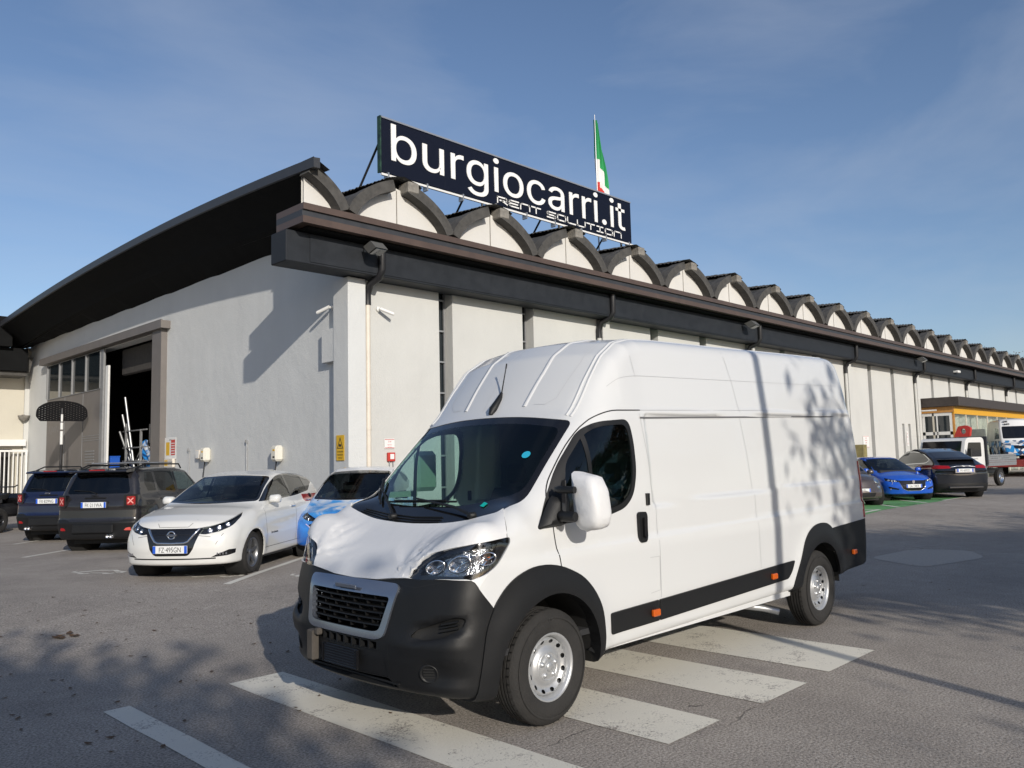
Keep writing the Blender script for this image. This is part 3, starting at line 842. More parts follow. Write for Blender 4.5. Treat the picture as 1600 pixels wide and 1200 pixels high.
# ------------------------------------------------------------------ sculpted car bodies
# A body is an implicit solid (side profile, width profile and plan profile blended with round edges),
# polygonised, then cut along panel outlines into real separate pieces.
def smax(a, b, r):
    h = np.maximum(r-np.abs(a-b), 0)/r
    return np.maximum(a, b)+h*h*r*.25
def smin(a, b, r): return -smax(-a, -b, r)
def tab(pts, lo=-7, hi=3, n=2400, smooth=.03):
    """1-D profile: piecewise linear through points, softened"""
    p = np.array(sorted(pts), float); x = np.linspace(lo, hi, n); y = np.interp(x, p[:, 0], p[:, 1])
    k = max(1, int(smooth/((hi-lo)/n)))
    if k > 1:
        w = np.hanning(2*k+1); w /= w.sum(); y = np.convolve(np.pad(y, k, mode='edge'), w, 'valid')
    g = np.gradient(y, x)
    return lambda q: np.interp(q, x, y), lambda q: np.interp(q, x, g)
def grad(f, P, e=.004):
    g = np.empty_like(P)
    for i in range(3):
        d = np.zeros(3); d[i] = e
        A = P+d; Bm = P-d
        g[:, i] = (f(A[:, 0], A[:, 1], A[:, 2])-f(Bm[:, 0], Bm[:, 1], Bm[:, 2]))/(2*e)
    return g

class Skin:
    def __init__(s, f, lo, hi, h):
        s.f = f
        ax = [np.arange(lo[i], hi[i]+h, h) for i in range(3)]
        X, Y, Z = np.meshgrid(*ax, indexing='ij')
        V = f(X.ravel(), Y.ravel(), Z.ravel()).reshape(X.shape); S = V < 0
        nx, ny, nz = [a-1 for a in V.shape]
        c = np.zeros((nx, ny, nz), int)
        for i in (0, 1):
            for j in (0, 1):
                for k in (0, 1): c += S[i:i+nx, j:j+ny, k:k+nz]
        act = (c > 0) & (c < 8)
        idx = -np.ones(act.shape, int); idx[act] = np.arange(act.sum())
        I = np.argwhere(act)
        acc = np.zeros((len(I), 3)); cnt = np.zeros(len(I))
        for a in range(3):
            for o1 in (0, 1):
                for o2 in (0, 1):
                    o = [0, 0, 0]; bx = [(a+1) % 3, (a+2) % 3]; o[bx[0]] = o1; o[bx[1]] = o2
                    p = I+np.array(o); q = p.copy(); q[:, a] += 1
                    va = V[p[:, 0], p[:, 1], p[:, 2]]; vb = V[q[:, 0], q[:, 1], q[:, 2]]
                    m = (va < 0) != (vb < 0)
                    t = np.where(m, va/np.where(m, va-vb, 1), 0)
                    pt = p+0.0; pt[:, a] += t
                    acc[m] += pt[m]; cnt[m] += 1
        P = acc/cnt[:, None]*h+np.array(lo)
        for _ in range(3):
            g = grad(f, P); v = f(P[:, 0], P[:, 1], P[:, 2]); n2 = (g**2).sum(1)
            P = P-g*np.clip(v/np.maximum(n2, 1e-3), -h*.7, h*.7)[:, None]
        F = []
        for a in range(3):
            b_, c_ = (a+1) % 3, (a+2) % 3
            sl = [slice(None)]*3; sl[a] = slice(0, -1); A0 = S[tuple(sl)]; sl[a] = slice(1, None); A1 = S[tuple(sl)]
            E = np.argwhere(A0 != A1)
            ok = (E[:, b_] > 0) & (E[:, c_] > 0) & (E[:, b_] < act.shape[b_]) & (E[:, c_] < act.shape[c_])
            E = E[ok]
            def cell(db, dc):
                q = E.copy(); q[:, b_] += db; q[:, c_] += dc
                return idx[q[:, 0], q[:, 1], q[:, 2]]
            Q = np.stack([cell(-1, -1), cell(0, -1), cell(0, 0), cell(-1, 0)], 1)
            fl = ~A0[E[:, 0], E[:, 1], E[:, 2]]
            Q[fl] = Q[fl][:, ::-1]
            F.append(Q)
        F = np.concatenate(F); F = F[(F >= 0).all(1)]
        s.V = [tuple(p) for p in P]
        s.F = [list(map(int, q)) for q in F]
        s._cr(range(len(s.F)), True)
        s.lab = ['body']*len(s.F)
        s.ecache = {}
    def _cr(s, ids, init=False):
        if init:
            V = np.array(s.V); Q = np.array([f for f in s.F])
            pts = V[Q]; s.C = list(pts.mean(1)); s.Rd = list(np.sqrt(((pts-pts.mean(1)[:, None])**2).sum(2)).max(1))
            g = grad(s.f, np.array(s.C)); s.Nn = list(g/np.linalg.norm(g, axis=1)[:, None])
    def region(s, label, poly, axis=None, cond=None, only=None, cut=True):
        """poly in 2-D (a,b); axis: 'side' (x,z) | 'front' (y,z) | 'top' (x,y) | ((ax,ay), None) -> (p.a, z)"""
        if axis == 'side': A = np.array(((1, 0, 0), (0, 0, 1.)))
        elif axis == 'front': A = np.array(((0, 1, 0), (0, 0, 1.)))
        elif axis == 'top': A = np.array(((1, 0, 0), (0, 1., 0)))
        else: A = np.array(((axis[0], axis[1], 0), (0, 0, 1.)))
        q = np.array(poly, float); n = len(q)
        C = np.array(s.C); Nn = np.array(s.Nn)
        ok = np.ones(len(C), bool) if cond is None else cond(C, Nn)
        if only is not None:
            ok &= np.array([l in only for l in s.lab])
        C2 = C @ A.T
        lo = q.min(0)-.2; hi = q.max(0)+.2
        ok &= ((C2 >= lo) & (C2 <= hi)).all(1)
        ids = list(np.nonzero(ok)[0])
        if not ids: return
        if cut:
            V2 = None
            c2 = [C2[i] for i in ids]; rd = [s.Rd[i] for i in ids]
            for k in range(n):
                p, r_ = q[k], q[(k+1) % n]
                d = r_-p; L = np.linalg.norm(d)
                if L < 1e-7: continue
                d = d/L; nn = np.array((-d[1], d[0]))
                cc = np.array(c2); rr = np.array(rd)
                rel = cc-p; t = rel @ d; h = np.abs(rel @ nn)
                m = (h < rr) & (t > -rr) & (t < L+rr)
                for j in np.nonzero(m)[0]:
                    fi = ids[j]; f = s.F[fi]
                    ds = []
                    for vi in f:
                        v = s.V[vi]
                        a = A[0, 0]*v[0]+A[0, 1]*v[1]+A[0, 2]*v[2]-p[0]; b = A[1, 1]*v[1]+v[2]*A[1, 2]+A[1, 0]*v[0]-p[1]
                        dd = a*nn[0]+b*nn[1]
                        ds.append(0.0 if abs(dd) < 4e-4 else dd)
                    if min(ds) >= 0 or max(ds) <= 0: continue
                    A_, B_ = [], []
                    for e in range(len(f)):
                        v0, v1 = f[e], f[(e+1) % len(f)]; d0, d1 = ds[e], ds[(e+1) % len(f)]
                        if d0 >= 0: A_.append(v0)
                        if d0 <= 0: B_.append(v0)
                        if d0*d1 < 0:
                            key = (min(v0, v1), max(v0, v1), round(p[0], 5), round(p[1], 5), round(nn[0], 5), round(nn[1], 5))
                            w = s.ecache.get(key)
                            if w is None:
                                tt = d0/(d0-d1); a0, a1 = s.V[v0], s.V[v1]
                                s.V.append((a0[0]+(a1[0]-a0[0])*tt, a0[1]+(a1[1]-a0[1])*tt, a0[2]+(a1[2]-a0[2])*tt))
                                w = len(s.V)-1; s.ecache[key] = w
                            A_.append(w); B_.append(w)
                    if len(A_) < 3 or len(B_) < 3: continue
                    s.F[fi] = A_; s.F.append(B_); s.lab.append(s.lab[fi]); s.Nn.append(s.Nn[fi])
                    for g_, ff in ((fi, A_), (len(s.F)-1, B_)):
                        pts = np.array([s.V[x] for x in ff]); c = pts.mean(0); rad = math.sqrt(((pts-c)**2).sum(1).max())
                        if g_ == fi:
                            s.C[fi] = c; s.Rd[fi] = rad; c2[j] = A @ c; rd[j] = rad
                        else:
                            s.C.append(c); s.Rd.append(rad); ids.append(g_); c2.append(A @ c); rd.append(rad)
            C2i = np.array(c2)
        else:
            C2i = np.array([C2[i] for i in ids])
        if label is not None and len(ids):
            ins = pip(C2i, q)
            for i, fi in enumerate(ids):
                if ins[i] and (only is None or s.lab[fi] in only): s.lab[fi] = label
    def piece(s, labels, name, m, parent, off=0.0, rim=0.0, rimout=None, wrinkle=None, keep=None):
        if isinstance(labels, str): labels = [labels]
        ids = [i for i, l in enumerate(s.lab) if l in labels and (keep is None or keep(s.C[i]))]
        if not ids: return None
        used = sorted({v for i in ids for v in s.F[i]}); mp = {v: k for k, v in enumerate(used)}
        P = np.array([s.V[v] for v in used])
        g = grad(s.f, P); g /= np.linalg.norm(g, axis=1)[:, None]
        nv = len(P)
        P2 = P+g*off
        if wrinkle is not None:
            P2 = P2+g*wrinkle(P)[:, None]
        faces = [[mp[v] for v in s.F[i]] for i in ids]
        Vv = [tuple(p) for p in P2]; Nr = [tuple(n) for n in g]
        if rim > 0:
            cnt = {}
            for f in faces:
                for e in range(len(f)):
                    a, b = f[e], f[(e+1) % len(f)]; cnt[(a, b)] = cnt.get((a, b), 0)+1
            bd = [(a, b) for (a, b) in cnt if (b, a) not in cnt]
            for a, b in bd:
                pa, pb = P2[a], P2[b]; na, nb = g[a], g[b]
                t = pb-pa; o = np.cross(t, na); l = np.linalg.norm(o)
                if l < 1e-9: continue
                o = o/l; k = len(Vv)
                Vv += [tuple(pb), tuple(pa), tuple(pa-na*rim), tuple(pb-nb*rim)]; Nr += [tuple(o)]*4
                faces.append([k, k+1, k+2, k+3])
        me = bpy.data.meshes.new(name)
        me.from_pydata(Vv, [], faces)
        me.materials.append(m)
        me.polygons.foreach_set('use_smooth', [True]*len(me.polygons))
        if wrinkle is None:
            me.normals_split_custom_set_from_vertices(Nr)
        me.update()
        o = bpy.data.objects.new(name, me)
        return link(o, parent)
    def hit(s, p, d, n=60, step=.03):
        """march from outside point p along d to the surface"""
        p = np.array(p, float); d = np.array(d, float)/np.linalg.norm(d)
        for _ in range(200):
            v = float(s.f(*(np.array([c]) for c in p))[0])
            if v < .0005: break
            p = p+d*max(v*.6, .0005)
        g = grad(s.f, p[None])[0]; g /= np.linalg.norm(g)
        return p, g
    def ribbon(s, name, m, parent, pts, d, w=.006, off=.002, depth=0.0, n=None, closed=False, wend=None):
        """a strip laid on the body: pts (3-D starts outside), projected along d"""
        pts = [np.array(p, float) for p in pts]
        if closed: pts = pts+[pts[0]]
        out = []
        for a, b in zip(pts[:-1], pts[1:]):
            k = max(1, int(np.linalg.norm(b-a)/.05))
            out += [a+(b-a)*i/k for i in range(k)]
        out.append(pts[-1])
        H = [s.hit(p, d(p) if callable(d) else d) for p in out]
        vs = []; ns = []
        for i, (p, g) in enumerate(H):
            t = H[min(i+1, len(H)-1)][0]-H[max(i-1, 0)][0]
            sd = np.cross(t, g); sd /= (np.linalg.norm(sd)+1e-9)
            ww = w
            if depth > 0:
                vs += [tuple(p+sd*ww/2-g*.004), tuple(p+sd*ww/2*.6+g*depth), tuple(p-sd*ww/2*.6+g*depth), tuple(p-sd*ww/2-g*.004)]
            else:
                vs += [tuple(p+sd*ww/2+g*off), tuple(p-sd*ww/2+g*off)]
        k = 4 if depth > 0 else 2
        fs = [(i*k+j, i*k+j+1, (i+1)*k+j+1, (i+1)*k+j) for i in range(len(H)-1) for j in range(k-1)]
        b = B(); b.add(vs, fs, 0, depth > 0)
        if depth > 0:
            e = (len(H)-1)*4
            b.add([vs[0], vs[1], vs[2], vs[3]], [(0, 1, 2, 3)]); b.add(vs[e:e+4], [(3, 2, 1, 0)])
        return b.build(name, m, parent)

def inset(poly, d):
    """move every edge of a (counter-)clockwise polygon inward by d"""
    q = np.array(poly, float); n = len(q)
    area = sum(q[i][0]*q[(i+1) % n][1]-q[(i+1) % n][0]*q[i][1] for i in range(n))/2
    sg = 1 if area > 0 else -1
    out = []
    for i in range(n):
        a = q[i]-q[i-1]; b = q[(i+1) % n]-q[i]
        a /= (np.linalg.norm(a)+1e-9); b /= (np.linalg.norm(b)+1e-9)
        na = np.array((-a[1], a[0]))*sg; nb = np.array((-b[1], b[0]))*sg
        m = na+nb; l = np.linalg.norm(m)
        m = m/l if l > 1e-6 else na
        c = max(.35, float(m @ na))
        out.append(tuple(q[i]+m*d/c))
    return out

# ------------------------------------------------------------------ shared car bits
M_TYRE = mat('tyre_rubber', (.022, .021, .020), .85, noise=.3, nscale=9, bump=.25, bscale=60)
M_RIMSIL = mat('silver_rim_paint', (.52, .53, .54), .40, metal=.65)
M_RIMDK = mat('dark_alloy', (.06, .062, .068), .3, metal=.8)
M_CHROME = mat('chrome', (.75, .76, .78), .08, metal=1.0)
M_BLKPL = mat('black_bumper_plastic', (.011, .0115, .0125), .46, spec=.32, noise=.10, nscale=3, bump=.12, bscale=420)
M_BLKGL = mat('gloss_black', (.008, .008, .009), .08, coat=.5)
M_GASKET = mat('rubber_gasket', (.008, .008, .008), .5)
M_WELL = mat('wheel_well_liner', (.012, .012, .012), .9)
M_UNDER = mat('underbody', (.02, .02, .02), .9)
M_REDLENS = mat('red_lens', (.28, .006, .008), .12, coat=.5)
M_AMBER = mat('amber_lens', (.55, .10, .008), .2, coat=.4)
M_PLATEW = mat('plate_white', (.72, .73, .72), .35)
M_PLATEB = mat('plate_blue', (.02, .10, .55), .35)
M_INT = mat('car_interior', (.022, .023, .026), .8)
M_CLEAR = glass_mat('clear_lens', (.93, .94, .95))
M_TINT = glass_mat('tinted_car_glass', (.40, .46, .46))
M_DARKGL = glass_mat('privacy_glass', (.06, .07, .075))
M_LAMP = mat('lamp_reflector', (.8, .8, .82), .12, metal=1.0)

def wheel(parent, x, y, z, r, w, rim_r, side, style, mrim, spokes=5, name='wheel'):
    """wheel > tyre, rim, hub; side=+1 outer face towards +y"""
    W = bpy.data.objects.new(name, None); link(W, parent); W.location = (x, y, z)
    W.rotation_euler = (0, 0, 0 if side > 0 else math.pi)
    fn = lambda a, b_, h: (a, h, b_)       # h along +y outward
    hw = w/2
    t = B()
    prof = [(rim_r-.012, hw-.045), (rim_r+.004, hw-.012), (rim_r+.02, hw-.004), (rim_r+(r-rim_r)*.45, hw+.006), (r-.045, hw-.002), (r-.018, hw-.016), (r-.005, hw-.034)]
    t.lathe(prof, fn, 48)
    t.lathe([(rim_r+(r-rim_r)*.62, hw+.0075), (rim_r+(r-rim_r)*.66, hw+.0085), (rim_r+(r-rim_r)*.70, hw+.0065)], fn, 48)
    # tread: ribs and grooves
    nb = 5; hws = hw-.034; pr = [(r-.005, hws)]
    for k in range(1, nb):
        c = hws-2*hws*k/nb
        pr += [(r, c+.0065), (r-.012, c+.0055), (r-.012, c-.0055), (r, c-.0065)]
    pr += [(r-.005, -hws), (r-.045, -hw), (rim_r, -hw+.02)]
    t.lathe(pr, fn, 60, smooth=False)
    # tread block slits on the shoulders
    for k in range(48):
        a = 2*math.pi*k/48
        for s_ in (1, -1):
            c = s_*(hws*.82); d = .0042/r
            vs = []
            for aa in (a-d, a+d):
                for hh in (c-hws*.2, c+hws*.2):
                    vs.append(fn((r+.0012)*math.cos(aa+hh*.3), (r+.0012)*math.sin(aa+hh*.3), hh))
            t.add(vs, [(0, 1, 3, 2)], 1)
    t.build('tyre', [M_TYRE, M_GASKET], W)
    rb = B()
    # barrel
    rb.lathe([(rim_r+.012, hw-.028), (rim_r+.014, hw-.012), (rim_r-.002, hw-.010), (rim_r-.014, hw-.022), (rim_r-.022, hw-.06), (rim_r-.03, -.02), (rim_r-.015, -hw+.03)], fn, 48)
    if style == 'steel':
        def dish(q):
            # depth from outer face as a function of radius
            return np.interp(q, [0, .055, .068, .10, .118, .135, rim_r-.035, rim_r-.022], [.030, .030, .040, .040, .052, .064, .038+.0, .075])
        holes = []
        for k in range(12):
            a = 2*math.pi*(k+.5)/12; rc = rim_r-.052
            ca, sa = math.cos(a), math.sin(a)
            holes.append([(rc*ca+.013*math.cos(t_)*ca-.018*math.sin(t_)*sa, rc*sa+.013*math.cos(t_)*sa+.018*math.sin(t_)*ca) for t_ in np.linspace(0, 2*math.pi, 11)[:-1]])
        v, f = flat_holes(circ(0, 0, rim_r-.022, 48), holes, .0125)
        rb.add([fn(p[0], p[1], hw-float(dish(math.hypot(*p)))) for p in v], f, 0, True)
        rb.lathe([(rim_r-.03, hw-.16), (.0, hw-.16)], fn, 24, 1)
        rb.build('rim', [mrim, M_WELL], W)
        hb = B()
        hb.lathe([(.0, hw-.016), (.022, hw-.016), (.030, hw-.022), (.032, hw-.032)], fn, 24)
        for k in range(5):
            a = 2*math.pi*k/5+math.pi/2
            c0, s0 = .064*math.cos(a), .064*math.sin(a)
            hb.lathe([(.0, hw-.022), (.010, hw-.022), (.011, hw-.028), (.018, hw-.030), (.019, hw-.042)], lambda p, q, h, c0=c0, s0=s0: fn(p+c0, q+s0, h), 10)
        hb.lathe([(.082, hw-.042), (.086, hw-.036), (.092, hw-.036), (.096, hw-.042)], fn, 32)
        hb.build('hub_cap', mrim, W)
    else:
        rb.lathe([(0, hw-.045), (.03, hw-.04), (.045, hw-.045), (.05, hw-.07)], fn, 20)
        for k in range(spokes):
            a = 2*math.pi*k/spokes+math.pi/2
            ca, sa = math.cos(a), math.sin(a)
            tw = .022 if style == 'spoke' else .034
            pts = [(.03, -.026), (rim_r-.02, -tw), (rim_r-.016, tw), (.03, .026)]
            vs = []
            for h_ in (0, 1):
                for u, v_ in pts:
                    hh = (hw-.028 if u > .1 else hw-.05)-(.03 if h_ else 0)
                    vs.append(fn(u*ca-v_*sa, u*sa+v_*ca, hh))
            rb.add(vs, [(0, 1, 2, 3), (7, 6, 5, 4), (0, 4, 5, 1), (1, 5, 6, 2), (2, 6, 7, 3), (3, 7, 4, 0)])
        rb.lathe([(rim_r-.02, -.03), (.0, -.03)], fn, 24, 1)
        rb.build('rim', [mrim, M_WELL], W)
    return W

def plate(parent, text, loc, rz, tilt=0.0, w=.52, h=.11):
    """number plate facing local +x of rz"""
    P = bpy.data.objects.new('number_plate', None); link(P, parent); P.location = loc; P.rotation_euler = (0, tilt, rz)
    b = B(); b.box(0, .008, -w/2, w/2, -h/2, h/2, bev=.003); b.build('plate_face', M_PLATEW, P)
    for y0 in (-w/2+.003, w/2-.045):
        b = B(); b.box(.0082, .010, y0, y0+.042, -h/2+.003, h/2-.003); b.build('plate_band', M_PLATEB, P)
    t = text_obj('plate_lettering', text, M_BLACKP, P, (.0085, 0, -h*.34), (math.pi/2, 0, math.pi/2), h*.93, .74, .0006, 'CENTER', 1.02, .0, ui=False)
    return P

def seat(parent, x, y, z, m=None, lean=.25, name='seat'):
    b = B()
    b.box(x-.25, x+.25, y-.24, y+.24, z, z+.14, bev=.05)
    S = b.build(name, m or M_INT, parent)
    q = B()
    pts = [(x-.24, z+.1), (x-.10, z+.1), (x-.22-lean*.4, z+.62), (x-.32-lean*.4, z+.62)]
    q.prism(rp(pts, .03, 2), lambda a, c, t: (a, y+t, c), -.23, .23)
    q.box(x-.36-lean*.4, x-.26-lean*.4, y-.13, y+.13, z+.65, z+.84, bev=.04)
    q.build('backrest', m or M_INT, S)
    return S
# ------------------------------------------------------------------ the white van (local: x forward, y left, z up)
M_VANW = mat('white_van_paint', (.635, .645, .645), .25, coat=.5)
M_VANGL = glass_mat('green_tinted_windscreen', (.60, .78, .72))
M_VANGL2 = glass_mat('van_side_glass', (.55, .68, .66))
M_FOAM = mat('brown_grey_foam', (.075, .066, .056), .9, noise=.2, nscale=15)
M_FILM = bpy.data.materials.new('white_transport_film'); M_FILM.use_nodes = True
_nt = M_FILM.node_tree; _b = _nt.nodes['Principled BSDF']
_b.inputs['Base Color'].default_value = (.66, .665, .67, 1); _b.inputs['Roughness'].default_value = .42
_tc = N(_nt, 'ShaderNodeTexCoord'); _mp = N(_nt, 'ShaderNodeMapping'); _mp.inputs['Rotation'].default_value = (0, 0, R(20)); _mp.inputs['Scale'].default_value = (2.2, 9, 3)
_no = N(_nt, 'ShaderNodeTexNoise'); _no.inputs['Scale'].default_value = 2.4; _no.inputs['Detail'].default_value = 5; _no.inputs['Distortion'].default_value = .7
_nt.links.new(_tc.outputs['Object'], _mp.inputs[0]); _nt.links.new(_mp.outputs[0], _no.inputs['Vector'])
_bp = N(_nt, 'ShaderNodeBump'); _bp.inputs['Strength'].default_value = .22; _bp.inputs['Distance'].default_value = .01
_nt.links.new(_no.outputs['Fac'], _bp.inputs['Height']); _nt.links.new(_bp.outputs[0], _b.inputs['Normal'])

VT, dVT = tab([(-7, 2.76), (-5.42, 2.80), (-5.0, 2.835), (-4, 2.81), (-2.5, 2.765), (-1.6, 2.74), (-1.25, 2.72), (-1.02, 2.675), (-.82, 2.55), (-.62, 2.31), (-.46, 2.095), (-.42, 2.06), (-.04, 1.69), (.345, 1.300), (.40, 1.255), (.60, 1.145), (.81, 1.0), (.90, .90), (1.0, .5), (1.3, .2)], smooth=.045)
VW, dVW = tab([(-1, .95), (.2, .96), (.45, 1.005), (.7, 1.025), (1.05, 1.03), (1.12, 1.022), (1.4, 1.02), (1.7, 1.0), (2.05, .965), (2.3, .93), (2.6, .885), (2.8, .855), (3, .83)], -1, 4, smooth=.05)
VF, dVF = tab([(-1, .80), (.22, .84), (.34, .905), (.5, .945), (.62, .95), (.72, .93), (.9, .90), (1.0, .87), (1.3, .8), (3, .8)], -1, 4, smooth=.04)
VR, dVR = tab([(-1, 5.40), (1.4, 5.42), (2.0, 5.37), (2.5, 5.30), (2.7, 5.23), (3, 5.12)], -1, 4, smooth=.08)
VB, dVB = tab([(-7, .50), (-5.4, .49), (-4.5, .45), (-3.5, .42), (-.55, .36), (-.45, .30), (.4, .26), (.9, .30), (2, .3)], smooth=.05)
def sstep(a, b, x):
    t = np.clip((x-a)/(b-a), 0, 1); return t*t*(3-2*t)
def f_van(x, y, z):
    ay = np.abs(y)
    u = ay/.95
    bf = .20*u**2.3
    xn = x+bf
    bt = .10*(ay/.8)**2
    front = sstep(-1.6, -1.0, x)*(1-sstep(.0, .3, x))
    xt = x+bt*front
    crown = .06*(ay/.85)**2*(1-sstep(-1.3, -.3, x))-.115*sstep(.30, .88, ay)*sstep(.30, .58, x)-.035*sstep(.5, .9, ay)*sstep(.10, .35, x)
    top = (z+crown-VT(xt))/np.sqrt(1+dVT(xt)**2)
    dent = .040*np.exp(-((ay-.80)/.15)**4-((z-.705-.22*(ay-.8))/.050)**4)+.035*np.exp(-((ay-.84)/.13)**4-((z-.445)/.062)**4)-.012*np.exp(-((z-.60)/.05)**2)*sstep(.45, .6, ay)
    nose = (xn-VF(z)+dent)/np.sqrt(1+dVF(z)**2)
    # bumper vent hollow, cheek line
    W = VW(z)
    # side: pressed recess of the cargo panel
    slope = -.0225*(x+1.2)
    rec = sstep(-1.19, -1.245, x)*sstep(-5.20, -5.12, x)*sstep(1.335, 1.365, z-slope)*sstep(2.062, 2.036, z-slope*.9)
    rec2 = sstep(1.10, 1.14, z-slope*.7+.0)*sstep(.2, -.1, x)
    W = W-.021*rec-.013*rec2+.012*(1-sstep(.0, -.2, x))*0
    # lower rim of the roof extension
    W = W-.010*sstep(2.07, 2.10, z+.022*(x+1.1))*sstep(-1.0, -1.3, x)
    # wheel flares
    for cx in (0.0, -4.035):
        d = np.sqrt((x-cx)**2+(z-.37)**2)
        W = W+.030*np.exp(-((d-.50)/.13)**2)*(z < 1.3)
    # taper towards the nose
    W = W-.05*sstep(.15, .8, x)
    side = (ay-W)/np.sqrt(1+dVW(z)**2)
    rear = (-x+.10*(ay/1.0)**4-VR(z))/np.sqrt(1+dVR(z)**2)
    bot = VB(x)-z
    f = smax(top, nose, .09)
    rr = np.where(z > 2.2, .30, np.where(z > 1.1, .30, .14))
    rr = .13+.11*sstep(1.0, 1.4, z)*sstep(.5, .0, x)-.13*sstep(2.15, 2.5, z)
    f = smax(f, side, rr)
    f = smax(f, rear, .14)
    f = smax(f, bot, .05)
    return f

VAN = thing('delivery_van', 'large white high-roof delivery van with black bumpers, film over its bonnet and a wrapped mirror', 'van', (4.047, 4.687, 0), math.pi)
S = Skin(f_van, (-5.6, -1.25, .1), (1.15, 1.25, 3.0), .036)
S.region(None, [(-8, -2), (0, -2), (0, 4), (-8, 4)], 'front')
frontc = lambda C, Nn: (C[:, 0] > -.75)
# windscreen, its black border and the scuttle
ws = rp([(-.87, 1.385), (-.5, 1.30), (0, 1.275), (.5, 1.30), (.87, 1.385), (.83, 2.00), (.4, 2.05), (0, 2.06), (-.4, 2.05), (-.83, 2.00)], [.05, .3, .3, .3, .05, .05, .2, .2, .2, .05])
gl = rp([(-.815, 1.50), (-.5, 1.42), (0, 1.395), (.5, 1.42), (.815, 1.50), (.79, 1.95), (.4, 2.00), (0, 2.01), (-.4, 2.00), (-.79, 1.95)], [.08, .3, .3, .3, .08, .07, .2, .2, .2, .07])
fw = lambda C, Nn: (C[:, 0] > -.85) & (C[:, 0] < .6) & (Nn[:, 0] > .1) & (Nn[:, 2] > .12)
S.region('frit', ws, 'front', fw)
S.region('glass', gl, 'front', fw, only=('frit',))
# headlamps: seen from an oblique front
SW = lambda x, y: -.745*x+.667*y
for sg in (1, -1):
    ax = (-.745, .667*sg)
    hl = rp([(-.24, 1.0), (-.157, 1.095), (-.076, 1.150), (.045, 1.185), (.18, 1.211), (.316, 1.229), (.405, 1.238), (.408, 1.205), (.373, 1.150), (.33, 1.086), (.28, 1.044), (.221, 1.018), (.154, .998), (.127, 1.004), (-.002, 1.002), (-.18, .992)], [.0, .02, .03, .05, .05, .05, .015, .015, .03, .04, .04, .03, .004, .004, .02, .02])
    yc = lambda C, Nn, sg=sg: (C[:, 1]*sg > -.001) & (C[:, 0] > .05)
    S.region('headlamp', hl, ax, lambda C, Nn, sg=sg: (C[:, 1]*sg > .3) & (C[:, 0] > .2))
    S.region('lamp_core', rp([(-.175, 1.02), (-.12, 1.09), (-.05, 1.125), (.06, 1.16), (.19, 1.185), (.30, 1.195), (.315, 1.14), (.27, 1.075), (.20, 1.035), (.06, 1.02)], .02), ax, lambda C, Nn, sg=sg: (C[:, 1]*sg > .3) & (C[:, 0] > .2), only=('headlamp',))
    S.region('bumper', [(-.70, .955), (-.45, .965), (-.24, .995), (-.002, 1.0), (.154, .996), (.176, .983), (.228, .907), (.284, .83), (.33, .75), (.33, .1), (-1.5, .1), (-1.5, .955)], ax, yc, only=('body',))
    S.region('hood', [(.379, 1.20), (.379, 1.45), (-1.2, 1.45), (-1.2, .90), (-.2, .9), (.2, .95)], ax, yc, only=('body',))
# grille and bumper openings
gr_o = rp([(-.505, .955), (.505, .955), (.43, .635), (.36, .615), (-.36, .615), (-.43, .635)], [.05, .05, .07, .05, .05, .07])
gr_i = rp([(-.445, .875), (.445, .875), (.385, .672), (.33, .66), (-.33, .66), (-.385, .672)], [.03, .03, .05, .04, .04, .05])
fc = lambda C, Nn: (C[:, 0] > .4)
S.region('grille_frame', gr_o, 'front', fc, only=('bumper', 'hood'))
S.region('hole', gr_i, 'front', fc, only=('grille_frame',))
S.region('hole', rp([(-.36, .555), (.36, .555), (.36, .60), (-.36, .60)], .01), 'front', fc, only=('bumper',))
S.region('hole', rp([(-.5, .325), (.5, .325), (.43, .385), (-.43, .385)], .02), 'front', fc, only=('bumper',))
S.region('vent', rp([(.62, .655), (.66, .70), (.90, .785), (.945, .775), (.93, .72), (.84, .665), (.72, .64)], .02), 'front', fc, only=('bumper',))
S.region('vent', rp([(-.62, .655), (-.66, .70), (-.90, .785), (-.945, .775), (-.93, .72), (-.84, .665), (-.72, .64)], .02), 'front', fc, only=('bumper',))
S.region('plate_area', [(-.40, .39), (.43, .39), (.43, .55), (-.40, .55)], 'front', fc, only=('bumper',))
